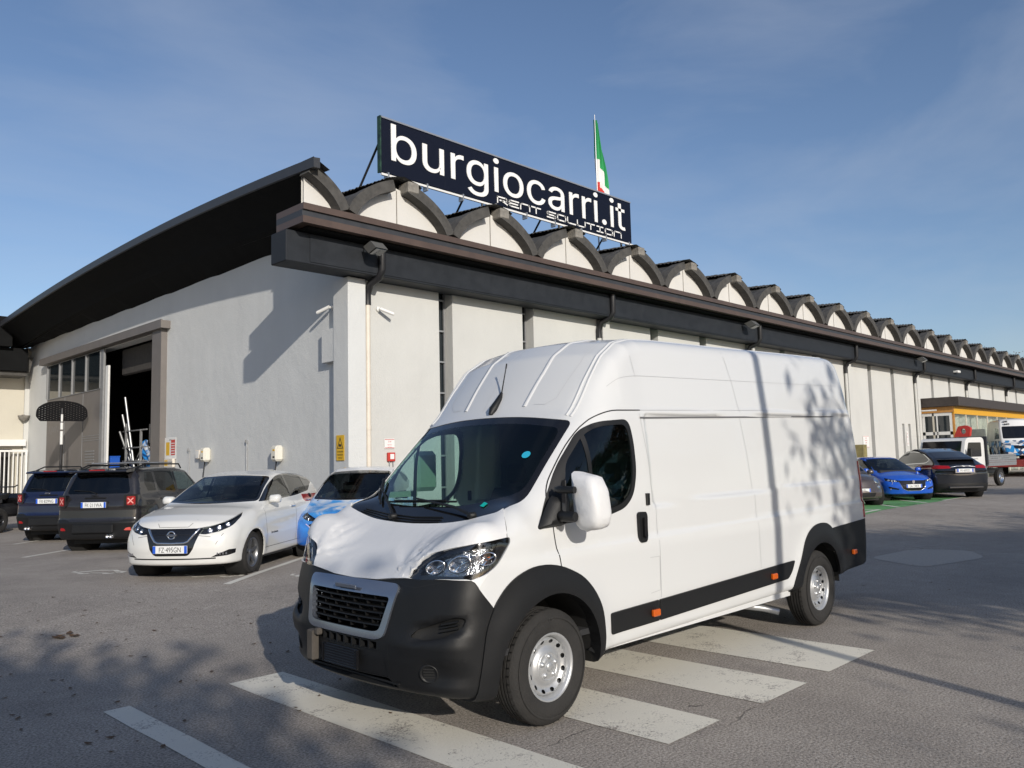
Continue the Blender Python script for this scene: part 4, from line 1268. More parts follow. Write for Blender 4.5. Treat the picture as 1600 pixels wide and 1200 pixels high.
# side openings and trim
for sg in (1, -1):
    sd = lambda C, Nn, sg=sg: (C[:, 1]*sg > .5)
    fa = [(.50, .84), (.42, .93), (.33, .99), (.2, 1.035), (.05, 1.04), (-.1, 1.01), (-.3, .925), (-.42, .815), (-.50, .68), (-.53, .5), (-.53, .2), (.62, .2), (.60, .5), (.57, .7)]
    fa = rp(fa, [.03]+[.14]*8+[.05, 0, 0, .05, .05], 3)
    S.region('front_arch', fa, 'side', sd, only=('body', 'bumper'))
    ra = [(-3.41, .40), (-3.46, .52), (-3.56, .69), (-3.68, .87), (-3.78, .95), (-3.90, 1.0), (-4.05, 1.02), (-4.2, 1.005), (-4.30, .96), (-4.345, .90), (-4.345, .2), (-3.41, .2)]
    ra = rp(ra, [0]+[.14]*8+[.02, 0, 0], 3)
    S.region('rear_arch', ra, 'side', sd, only=('body',))
    S.region('rear_bumper', [(-4.347, .945), (-5.6, 1.00), (-5.6, .3), (-4.347, .3)], 'side', sd, only=('body',))
    S.region('hole', circ(.0, .370, .478, 48), 'side', sd)
    S.region('hole', [(-.478, .370), (.478, .370), (.50, .1), (-.478, .1)], 'side', sd)
    S.region('hole', circ(-4.035, .37, .455, 44), 'side', sd)
    S.region('hole', [(-4.48, .37), (-3.59, .37), (-3.56, .1), (-4.50, .1)], 'side', sd)
    S.region('trim', rp([(-.625, .475), (-.615, .625), (-1.205, .64), (-1.215, .485)], [.02, .02, .005, .005]), 'side', sd, only=('body',))
    S.region('trim2', rp([(-1.235, .485), (-1.225, .64), (-3.455, .705), (-3.40, .60), (-3.33, .545)], [.005, .005, .02, .05, .03]), 'side', sd, only=('body',))
    wo = rp([(-.045, 1.46), (-.195, 1.66), (-.475, 1.93), (-.65, 1.99), (-1.00, 2.015), (-1.035, 1.85), (-1.03, 1.60), (-.97, 1.44), (-.86, 1.35), (-.62, 1.30), (-.10, 1.28), (.09, 1.26)], [.0, .1, .12, .2, .10, .3, .2, .1, .1, .2, .02, .02])
    wi = rp([(-.19, 1.47), (-.275, 1.69), (-.50, 1.90), (-.66, 1.955), (-.96, 1.975), (-.995, 1.83), (-.99, 1.60), (-.94, 1.46), (-.83, 1.385), (-.60, 1.34), (-.17, 1.325)], [.02, .06, .12, .2, .10, .3, .2, .1, .1, .2, .05])
    S.region('window_frame', wo, 'side', sd, only=('body',))
    S.region('side_glass', wi, 'side', sd, only=('window_frame',))
    S.region('quarter_bar', [(-.465, 1.2), (-.465, 2.1), (-.505, 2.1), (-.505, 1.2)], 'side', sd, only=('side_glass',))
# rear lamps
for sg in (1, -1):
    S.region('rear_lamp', [(sg*.93, 1.0), (sg*1.2, 1.0), (sg*1.2, 1.62), (sg*.97, 1.62)], 'front', lambda C, Nn: (C[:, 0] < -5.2), only=('body',))
S.region('rear_bumper', [(-1.3, .2), (1.3, .2), (1.3, .62), (-1.3, .62)], 'front', lambda C, Nn: (C[:, 0] < -5.0), only=('body',))

S.piece('body', 'body', M_VANW, VAN, rim=.02)
def wr(P):
    x, y, z = P[:, 0], P[:, 1], P[:, 2]
    o = np.zeros(len(P))
    # folds gathered at the lower corners and loose ripples
    for cx, cy, amp in ((.80, .47, .011), (.78, -.58, .009)):
        dx, dy = x-cx, y-cy; r = np.hypot(dx, dy); a = np.arctan2(dy, -dx)
        o += amp*np.cos(a*13+2*np.sin(a*5))*np.exp(-((r-.12)/.16)**2)*np.minimum(1, r/.05)
    o += .0006*np.sin(x*23+y*9+3*np.sin(y*7))*np.exp(-((x-.68)/.12)**2) + .0002*np.sin(y*33+x*11+2*np.sin(x*9))
    return o
S.piece('hood', 'hood_film', M_FILM, VAN, off=.010, rim=.016, wrinkle=wr)
S.piece('frit', 'windscreen_border', M_BLKGL, VAN, off=-.004)
S.piece('glass', 'windscreen', M_VANGL, VAN, off=-.004)
S.piece('bumper', 'front_bumper', M_BLKPL, VAN, rim=.03)
S.piece('plate_area', 'bumper_centre', M_BLKPL, VAN, off=-.006)
for sg in (1, -1):
    S.piece('vent', 'bumper_vent', mat('vent_shade_black', (.006, .006, .006), .7), VAN, off=-.022, keep=lambda c, sg=sg: c[1]*sg > 0)  # blacker than the bumper, which paints in the shade of the hollow
gf = S.piece('grille_frame', 'grille_frame', mat('satin_grey_trim', (.23, .26, .32), .16, metal=.75), VAN, off=.016, rim=.04)
for sg in (1, -1):
    S.piece('front_arch', 'front_wheel_arch', M_BLKPL, VAN, off=.014, rim=.10, keep=lambda c, sg=sg: c[1]*sg > 0)
    S.piece('rear_arch', 'rear_wheel_arch', M_BLKPL, VAN, off=.012, rim=.10, keep=lambda c, sg=sg: c[1]*sg > 0)
S.piece('rear_bumper', 'rear_bumper', M_BLKPL, VAN, off=.006, rim=.03)
for l in ('trim', 'trim2'):
    for sg in (1, -1):
        S.piece(l, 'side_moulding', M_BLKPL, VAN, off=.014, rim=.02, keep=lambda c, sg=sg: c[1]*sg > 0)
for sg in (1, -1):
    S.piece('window_frame', 'window_gasket', M_GASKET, VAN, off=.001, rim=.02, keep=lambda c, sg=sg: c[1]*sg > 0)
    S.piece('side_glass', 'side_window', M_VANGL2, VAN, off=-.006, keep=lambda c, sg=sg: c[1]*sg > 0)
    S.piece('quarter_bar', 'window_bar', M_GASKET, VAN, off=-.002, keep=lambda c, sg=sg: c[1]*sg > 0)
    S.piece('rear_lamp', 'rear_lamp', M_REDLENS, VAN, off=.01, rim=.02, keep=lambda c, sg=sg: c[1]*sg > 0)
# headlamps with reflectors
for sg in (1, -1):
    HL = S.piece(['headlamp', 'lamp_core'], 'headlight', M_CLEAR, VAN, off=.002, rim=.0, keep=lambda c, sg=sg: c[1]*sg > 0)
    S.piece('headlamp', 'lamp_mask', M_BLKGL, HL, off=-.012, rim=.06, keep=lambda c, sg=sg: c[1]*sg > 0)
    S.piece('lamp_core', 'lamp_housing', mat('lamp_chrome_housing', (.42, .43, .45), .14, metal=1.0, bump=1.0, bscale=22), HL, off=-.055, rim=-.0, keep=lambda c, sg=sg: c[1]*sg > 0)
    S.ribbon('lamp_seal', M_BLKGL, HL, [(1.2, .60*sg, 1.06), (1.2, .68*sg, 1.13), (1.2, .76*sg, 1.17)], (-1, 0, 0), w=.02, off=.004)
    for (ss, cz, rr, amber) in ((-.075, 1.065, .043, 0), (.075, 1.088, .050, 0), (.248, 1.115, .040, 1)):
        pp, gg = S.hit((ss*(-.745)+1.5*.667, (ss*.667+1.5*.745)*sg, cz), (-.667, -.745*sg, 0))
        dx, dy = math.cos(.55), math.sin(.55)*sg
        c_ = Vector(pp)-Vector((dx, dy, 0))*(.035 if not amber else .03)
        fn = lambda p, q, h, c=c_, dx=dx, dy=dy, sg=sg: (c.x+dx*h-dy*(p*1.25+q*.35*sg), c.y+dy*h+dx*(p*1.25+q*.35*sg), c.z+q*.95)
        b = B(); b.lathe([(rr*1.15, .004), (rr, .010), (rr*.93, .0), (rr*.8, -.02), (rr*.5, -.035), (.012, -.045)], fn, 24)
        for t_ in (.5, 2.4, 4.3):
            b.add([fn(rr*math.cos(t_), rr*math.sin(t_), .008), fn(rr*math.cos(t_+.25), rr*math.sin(t_+.25), .008), fn(.01, .006, .0), fn(.006, -.008, .0)], [(0, 1, 2, 3)])
        b.build('reflector', M_LAMP, HL)
        b = B(); b.lathe([(0, .0), (.009, -.002), (.012, -.01), (.012, -.035)], fn, 10)
        b.build('bulb', M_AMBER if amber else M_CLEAR, HL)
    for k in range(5):
        pp, gg = S.hit(((.15+k*.008)*(-.745)+1.5*.667, ((.15+k*.008)*.667+1.5*.745)*sg, 1.09), (-.667, -.745*sg, 0))
        b = B(); c_ = Vector(pp)-Vector((.02, .02*sg, 0)); b.tube([c_+Vector((0, 0, -.05)), c_+Vector((-.01, .01*sg, .06))], .0022, 5); b.build('lamp_rib', M_LAMP, HL)
# grille internals
M_GRL = mat('grille_black', (.006, .006, .0065), .5, spec=.3)
b = B(); b.box(.62, .65, -.48, .48, .6, .92); b.box(.62, .65, -.42, .42, .3, .61); b.build('grille_backing', M_WELL, VAN)
def nose_x(y, z):
    return float(VF(np.array([z]))[0]-.20*(abs(y)/.95)**2.3)
for k, zz in enumerate((.698, .735, .772, .809, .846)):
    b = B()
    hw = .375+(zz-.672)*.29
    n = 17; ysl = np.linspace(-hw-.015, hw+.015, n)
    for i in range(n-1):
        y0, y1 = ysl[i], ysl[i+1]
        x0, x1 = nose_x(y0, zz)-.012, nose_x(y1, zz)-.012
        b.add([(x0, y0, zz-.004), (x1, y1, zz-.004), (x1-.003, y1, zz+.004), (x0-.003, y0, zz+.004), (x0-.05, y0, zz-.002), (x1-.05, y1, zz-.002), (x1-.05, y1, zz+.006), (x0-.05, y0, zz+.006)], [(0, 1, 2, 3), (3, 2, 6, 7), (1, 0, 4, 5)])
    b.build('grille_slat', M_GRL, VAN)
b = B()
for k in range(6):
    off_ = 0 if k % 2 else .07
    zz = .68+k*.037
    for yy in np.arange(-.42+off_, .43, .14):
        hw = .375+(zz-.66)*.29
        if abs(yy) < hw:
            x0 = nose_x(yy, zz)-.02
            b.box(x0-.035, x0, yy-.004, yy+.004, zz-.012, zz+.022)
b.build('grille_web', M_GRL, VAN)['kind'] = 'stuff'
b = B(); b.box(.875, .885, .20, .235, .692, .698); b.box(.86, .87, .30, .31, .685, .715); b.build('grille_clip', M_CHROME, VAN)
for yy in np.arange(-.31, .33, .085):
    b = B(); x0 = nose_x(yy, .58); b.box(x0-.07, x0-.005, yy-.007, yy+.007, .548, .606); b.build('bumper_rib', M_BLKPL, VAN)
b = B(); b.box(.86, .875, -.52, .52, .350, .362); b.build('lower_bar', M_BLKPL, VAN)
# raised oval badge area on the grille frame
b = B(); b.box(.902, .914, -.12, .12, .90, .93, bev=.006)
b.build('frame_badge', mat('satin_dark_trim', (.16, .18, .22), .3, metal=.5), VAN)
# plate carrier and foam strip
b = B(); b.box(.938, .958, -.20, .20, .41, .532, bev=.006)
for k in range(6): b.box(.9581, .962, -.17, .17, .425+k*.017, .431+k*.017)
b.box(.9581, .964, -.2, .2, .526, .532); b.box(.9581, .964, -.2, .2, .41, .416); b.box(.9581, .964, -.2, -.193, .416, .526); b.box(.9581, .964, .193, .2, .416, .526)
b.build('plate_carrier', M_BLKGL, VAN)
b = B(); b.box(.93, .985, -.36, -.285, .40, .60, bev=.008); b.box(.93, .975, -.285, -.24, .57, .615, bev=.008)
b.build('foam_strip', M_FOAM, VAN)
# fog lamp recess and cheek vent
for sg in (1, -1):
    p, g = S.hit((1.4, .80*sg, .44), (-1, -.12*sg, 0))
    ax_n = Vector(g); e1 = Vector((0, 0, 1)).cross(ax_n).normalized()*(1); e2 = ax_n.cross(e1)
    def fnl(a, c, h, p=Vector(p), e1=e1, e2=e2, n=ax_n): return tuple(p+e1*a+e2*c+n*h)
    b = B(); b.lathe([(.062, .0), (.058, .010), (.048, .008), (.044, -.004), (.0, -.004)], fnl, 28)
    F_ = b.build('fog_lamp_cover', M_BLKPL, VAN)
    b = B()
    for k in range(4):
        b.prism([(-.034, -.026+k*.017), (.034, -.026+k*.017), (.034, -.019+k*.017), (-.034, -.019+k*.017)], lambda a, c, t: fnl(a, c, t), -.003, .006)
    b.build('cover_slat', M_WELL, F_)
    for k in range(3):
        S.ribbon('vent_fin', M_BLKPL, VAN, [(1.5, (.80)*sg, .690+k*.022), (1.5, (.905)*sg, .715+k*.022)], (-1, 0, 0), w=.010, depth=.012)
for sg in (1, -1):
    S.ribbon('bumper_seam', M_GASKET, VAN, [(1.5, .46*sg, .60), (1.5, .46*sg, .33)], (-1, 0, 0), w=.007, off=.001)
    S.ribbon('bumper_seam', M_GASKET, VAN, [(1.5, .50*sg, .955), (1.5, .62*sg, .945), (1.5, .80*sg, .985)], (-1, 0, 0), w=.006, off=.001)
# seams
sdir = (0, -1, 0)
def seam(pts, sg, w=.006, m=M_GASKET, nm='panel_seam', off=.0015):
    S.ribbon(nm, m, VAN, [(x, 1.35*sg, z) for x, z in pts], (0, -sg, 0), w=w, off=off)
for sg in (1, -1):
    seam(rp([(-1.17, 2.085), (-.80, 2.075), (-.66, 2.035), (-.52, 1.965), (-.365, 1.84), (-.215, 1.69), (-.10, 1.56), (-.045, 1.46), (-.05, 1.25), (-.085, 1.09), (-.09, 1.01)], [0, .2, .1, .1, .1, .1, .1, .1, .1, .1, 0], 3), sg, .009)
    M_SEAML = mat('pale_seam', (.42, .43, .44), .5)
    seam([(-1.15, 2.06), (-1.19, 1.75), (-1.245, 1.34), (-1.25, .65)], sg, .0042, M_SEAML)
    seam([(-1.15, 2.025), (-5.05, 2.12)], sg, .013, mat('painted_rail_shade', (.12, .12, .125), .6), off=.006)  # dark ribbon paints in the shade under the rail
    seam([(-1.17, 2.085), (-5.05, 2.185)], sg, .006, M_SEAML)
    seam(rp([(-.83, 2.26), (-.95, 2.33), (-1.16, 2.36), (-5.0, 2.46)], [0, .1, .1, 0]), sg, .0042, M_SEAML)
    seam([(-2.60, 2.66), (-2.68, 2.38), (-2.73, 2.06), (-2.77, 1.75), (-2.80, 1.40), (-2.82, .70)], sg, .0042, M_SEAML)
    seam([(-1.15, 2.52), (-1.18, 2.35)], sg, .0042, M_SEAML)
    seam([(-1.115, .965), (-1.24, .962), (-1.24, .71), (-1.115, .70)], sg, .005, M_SEAML, 'fuel_flap_seam')
    S.ribbon('panel_seam', M_GASKET, VAN, [tuple((s_*-.745+1.5*.667, (s_*.667+1.5*.745)*sg, z_)) for s_, z_ in ((.385, 1.235), (.382, 1.30), (.376, 1.355))], (-.667, -.745*sg, 0), w=.007, off=.003)
    # handle and lock
    b = B(); yy = 1.022
    b.prism(rp([(-.985, 1.295), (-.99, 1.10), (-1.005, 1.085), (-1.07, 1.085), (-1.085, 1.105), (-1.09, 1.28), (-1.075, 1.31), (-1.0, 1.312)], .02, 3), lambda a, c, t: (a, sg*(yy-.006+t), c), 0, .022)
    H = b.build('door_handle', M_BLKPL, VAN)
    b = B(); b.prism(rp([(-1.018, 1.27), (-1.02, 1.12), (-1.056, 1.12), (-1.054, 1.27)], .012, 2), lambda a, c, t: (a, sg*(yy+.017+t), c), 0, .022); b.build('grip', M_BLKGL, H)
    b = B(); b.box(-1.155, -1.115, sg*1.0, sg*1.022, 1.355, 1.445, bev=.003); b.build('lock_cover', M_GASKET, VAN)
    # side marker lamps
    for mx, mz in ((-1.14, .555), (-3.02, .605), (-4.84, .655)):
        b = B(); b.box(mx-.045, mx+.045, sg*1.03, sg*1.062, mz-.026, mz+.026, bev=.008); b.build('side_marker', M_AMBER, VAN)
    # raised fold over the bonnet flank and roof ribs
for yy in (.35, -.35):
    S.ribbon('roof_rib', M_VANW, VAN, [(-.10+.02, yy*.96, 2.9-.0), (-.35, yy, 3.1), (-.7, yy, 3.3), (-1.1, yy, 3.3), (-1.6, yy, 3.3), (-2.6, yy, 3.3), (-5.0, yy, 3.3)], lambda p: (-.55*min(1, max(0, (p[0]+2.2)/1.3)), 0, -1), w=.042, depth=.008)
for sg in (1, -1):
    for dd in (0, .035):
        S.ribbon('roof_bead', M_VANW, VAN, [(-.05, (.765+dd)*sg, 2.6), (-.5, (.745+dd)*sg, 3.1), (-.9, (.70+dd)*sg, 3.3), (-1.6, (.68+dd)*sg, 3.3), (-5.0, (.68+dd)*sg, 3.3)], lambda p: (-.8*min(1, max(0, (p[0]+2.2)/1.3)), 0, -1), w=.022, depth=.008)
    S.ribbon('cap_seam', mat('soft_seam', (.50, .51, .52), .5), VAN, [(-.1, .42*sg, 2.75), (-.1, .52*sg, 2.76), (-.14, .60*sg, 2.82), (-.4, .645*sg, 3.1), (-1.0, .62*sg, 3.3)], (-.7, 0, -1), w=.006, off=.0015)
S.ribbon('cap_seam', mat('soft_seam', (.50, .51, .52), .5), VAN, [(-.05, -.10, 2.72), (-.7, -.12, 3.3)], (-.7, 0, -1), w=.004, off=.0015)
# antenna
p, g = S.hit((0.1, .03, 2.75), (-.7, 0, -.8))
p = Vector(p)
b = B(); b.tube([p+Vector((.03, 0, -.02)), p+Vector((.0, 0, .02)), p+Vector((-.07, 0, .10)), p+Vector((-.10, 0, .16))], [.018, .034, .026, .010], 12)
AN_ = b.build('aerial_base', M_BLKPL, VAN)
b = B(); b.tube([p+Vector((-.09, 0, .12)), p+Vector((-.16, 0, .38))], [.006, .004], 8); b.tube([p+Vector((-.155, 0, .36)), p+Vector((-.165, 0, .40))], .006, 8); b.build('aerial_mast', M_BLKPL, AN_)
# scuttle slats and wipers
for k in range(4):
    S.ribbon('scuttle_slat', M_BLKPL, VAN, [(1.2, -.70+.02*k, 1.345-.006*k+.014*k), (1.2, -.35, 1.293+.016*k), (1.2, 0, 1.280+.016*k), (1.2, .30, 1.287+.016*k)], (-1, 0, 0), w=.007, depth=.006)
def wiper(a, bl, elbow):
    pts = [S.hit((1.2, y, z), (-1, 0, 0)) for y, z in (a, elbow)]
    b = B()
    P0 = Vector(pts[0][0])+Vector(pts[0][1])*.02; P1 = Vector(pts[1][0])+Vector(pts[1][1])*.045
    b.tube([P0, P0*.7+P1*.3+Vector((0, 0, .02)), P1], [.013, .010, .007], 8)
    b.lathe([(0, .03), (.02, .03), (.024, -.02)], lambda p_, q_, h: tuple(P0+Vector((h, p_, q_))), 12)
    W_ = b.build('wiper_arm', M_BLKPL, VAN)
    ps = []
    for i in range(9):
        t = i/8; y = bl[0][0]+(bl[1][0]-bl[0][0])*t; z = bl[0][1]+(bl[1][1]-bl[0][1])*t
        q_, g_ = S.hit((1.3, y, z), (-1, 0, 0)); ps.append(Vector(q_)+Vector(g_)*.014)
    b = B(); b.tube(ps, .008, 6); b.tube([q_+Vector((.012, 0, .010)) for q_ in ps[1:-1]], .006, 6); b.build('wiper_blade', M_BLKPL, W_)
wiper((.62, 1.345), ((.35, 1.43), (-.42, 1.415)), (-.05, 1.425))
wiper((-.22, 1.315), ((-.50, 1.40), (-.86, 1.60)), (-.68, 1.50))
# stickers on the glass
for (y, z, rr, m_) in ((.66, 1.755, .034, mat('cyan_sticker', (.03, .42, .60), .4)), (.62, 1.425, .0, mat('teal_tag', (.0, .45, .38), .4))):
    q_, g_ = S.hit((1.3, y, z), (-1, 0, 0)); q_ = Vector(q_)+Vector(g_)*.003; n_ = Vector(g_); e1 = Vector((0, 0, 1)).cross(n_).normalized(); e2 = n_.cross(e1)
    pts = circ(0, 0, rr, 20) if rr else [(-.02, -.02), (.02, -.03), (.03, .01), (-.012, .022)]
    b = B(); b.prism(pts, lambda a, c, t: tuple(q_+e1*a+e2*c+n_*t), 0, .0015); b.build('sticker' if rr else 'tag', m_, VAN)
# mirrors: black foot, two arms, wrapped head on the left, plain on the right
for sg in (1, -1):
    fp = rp([(.10, 1.262), (-.15, 1.268), (-.165, 1.47), (-.13, 1.53), (-.03, 1.46), (.06, 1.33)], .02, 3)
    b = B()
    n = len(fp)
    vs = [(a, sg*1.0, c) for a, c in fp]+[(a*.75-.03, sg*1.075, (c-1.39)*.72+1.385) for a, c in fp]
    b.add(vs, [(i, (i+1) % n, n+(i+1) % n, n+i) for i in range(n)]+[tuple(range(n, 2*n))], 0, True)
    MR = b.build('mirror_foot', M_BLKPL, VAN); fix_normals(MR)
    if sg < 0:      # folded back against the door
        b = B(); b.box(-.80, -.55, -1.13, -1.045, 1.46, 1.82, bev=.04); b.box(-.56, -.12, -1.10, -1.06, 1.42, 1.47); b.build('mirror_head', mat('cream_wrap', (.62, .60, .50), .6), MR); continue
    for z0, rr in ((1.52, .026), (1.345, .036)):
        b = B(); b.tube([(-.07, 1.03, z0), (-.05, 1.08, z0), (-.055, 1.14, z0-.003), (-.06, 1.20, z0-.003)], [rr*.8, rr, rr, rr*.9], 10); b.build('mirror_arm', M_BLKPL, MR)
    cage = rp([(1.10, 1.635), (1.27, 1.605), (1.325, 1.52), (1.345, 1.33), (1.32, 1.265), (1.19, 1.235), (1.125, 1.275), (1.105, 1.45)], [.01, .03, .05, .03, .03, .04, .03, .06], 3)
    b = B(); n = len(cage); rings = []
    for t, sc in ((0.055, .55), (.045, .80), (.02, .95), (-.01, 1.0), (-.06, 1.0), (-.095, .97), (-.115, .85)):
        rings.append([(t-.16, ((a-1.24)*sc+1.24+random.uniform(-.003, .003)), (c-1.43)*sc+1.43+random.uniform(-.004, .004)) for a, c in cage])
    vs = [p_ for r_ in rings for p_ in r_]
    b.add(vs, [(i*n+k, i*n+(k+1) % n, (i+1)*n+(k+1) % n, (i+1)*n+k) for i in range(6) for k in range(n)]+[tuple(range(n)), tuple(range(6*n, 7*n))[::-1]], 0, True)
    o = b.build('mirror_head', mat('wrinkled_white_film', (.68, .685, .69), .5, bump=.55, bscale=7), MR); fix_normals(o)
    o['label'] = 'mirror head wrapped in white film'
    b = B(); b.box(-.055, -.045, 1.10, 1.13, 1.30, 1.58); b.build('mirror_glass_edge', M_BLKGL, MR)

# wheels
for x in (0.0, -4.035):
    for sg in (1, -1):
        wheel(VAN, x, sg*.908, .370, .370, .215, .212, sg, 'steel', M_RIMSIL)
        b = B(); R_ = .485
        b.lathe([(R_, .0), (R_, -.36)], lambda a, c, h, x=x, sg=sg: (x+a, sg*(1.0+h), .38+c), 28, a0=.0, a1=math.pi)
        b.lathe([(.0, -.36), (R_, -.36)], lambda a, c, h, x=x, sg=sg: (x+a, sg*(1.0+h), .38+c), 28, a0=-.12, a1=math.pi+.12)
        b.build('wheel_well', M_WELL, VAN)
for w_ in [o for o in VAN.children if o.name.startswith('wheel') and not o.name.startswith('wheel_well')]:
    text_obj('sidewall_lettering', 'CTS', mat('raised_rubber', (.05, .05, .05), .5), w_, (.035, .1168, .30), (math.pi/2, 0, math.pi), .032, 1.0, .001)
# underside, exhaust
b = B(); b.box(-5.2, .55, -.62, .62, .30, .48); b.box(-5.0, -4.5, -.5, .5, .28, .5); b.box(-3.5, -.5, -.97, .97, .42, .46); b.build('underbody', M_UNDER, VAN)
b = B(); b.tube([(-2.4, .5, .33), (-3.0, .72, .31), (-3.15, .85, .28), (-3.22, .97, .25)], .032, 10); b.build('exhaust_pipe', M_STEEL, VAN)
b = B(); b.box(-3.45, -.55, .955, .975, .37, .42); b.build('sill', M_VANW, VAN)
b = B(); b.tube([(-3.0, -.9, .3), (-3.7, .8, .3)], .015, 6); b.build('brake_line', M_STEEL, VAN)
# cabin
b = B(); vs = []
b.prism(rp([(.55, 1.0), (.30, 1.27), (.0, 1.30), (-.22, 1.24), (-.30, 1.1), (-.28, .9), (.4, .8)], .05, 3), lambda a, c, t: (a, t, c), -.90, .90); b.build('dashboard', M_INT, VAN)
b = B(); b.prism(rp([(-.05, 1.27), (-.05, 1.36), (-.2, 1.36), (-.25, 1.27)], .03, 2), lambda a, c, t: (a, t, c), .25, .65); b.build('instrument_hood', M_INT, VAN)
b = B(); b.lathe([(.185, -.012), (.200, 0), (.185, .012), (.172, 0), (.185, -.012)], lambda a, c, h: (-.40+c*.45+h*.8, .45+a, 1.25+c*.85-h*.4), 28)
b.box(-.43, -.37, .27, .63, 1.235, 1.265); b.build('steering_wheel', M_INT, VAN)
for yy in (.45, -.22, -.62):
    seat(VAN, -.95, yy, .85, mat('van_seat_cloth', (.018, .019, .022), .95), .35)
b = B(); b.box(-1.42, -1.38, -.83, .83, .5, 2.45); b.build('bulkhead', mat('van_bulkhead', (.022, .022, .026), .8), VAN)
b = B(); b.box(-1.38, -.80, -.8, .8, 2.10, 2.13); b.build('headliner', M_INT, VAN)
b = B(); b.box(-1.4, .5, -.95, .95, .5, .54); b.build('cab_floor', M_INT, VAN)
for sg in (1, -1):
    b = B(); b.prism([(-1.1, .6), (-.56, .6), (-.45, .92), (.05, .98), (.05, 1.24), (-1.1, 1.27)], lambda a, c, t: (a, sg*t, c), .93, .96); b.build('door_lining', mat('door_lining_grey', (.16, .18, .17), .8), VAN)
# plastic wrapping over the driver seat
b = B(); vs = []
for i in range(12):
    for j in range(10):
        a = math.pi*2*i/11; rr = .24+random.uniform(-.03, .03)
        vs.append((-1.12-.0+rr*.45*math.cos(a)-.03*j, .55+rr*.75*math.sin(a), 1.05+.09*j))
b.add(vs, [(i*10+j, (i+1)*10+j, (i+1)*10+j+1, i*10+j+1) for i in range(11) for j in range(9)], 0, False)
b.build('seat_wrapping', glass_mat('seat_wrapping', (.70, .85, .76), rough=.12, opacity=.12, base=(.3, .42, .35)), VAN)
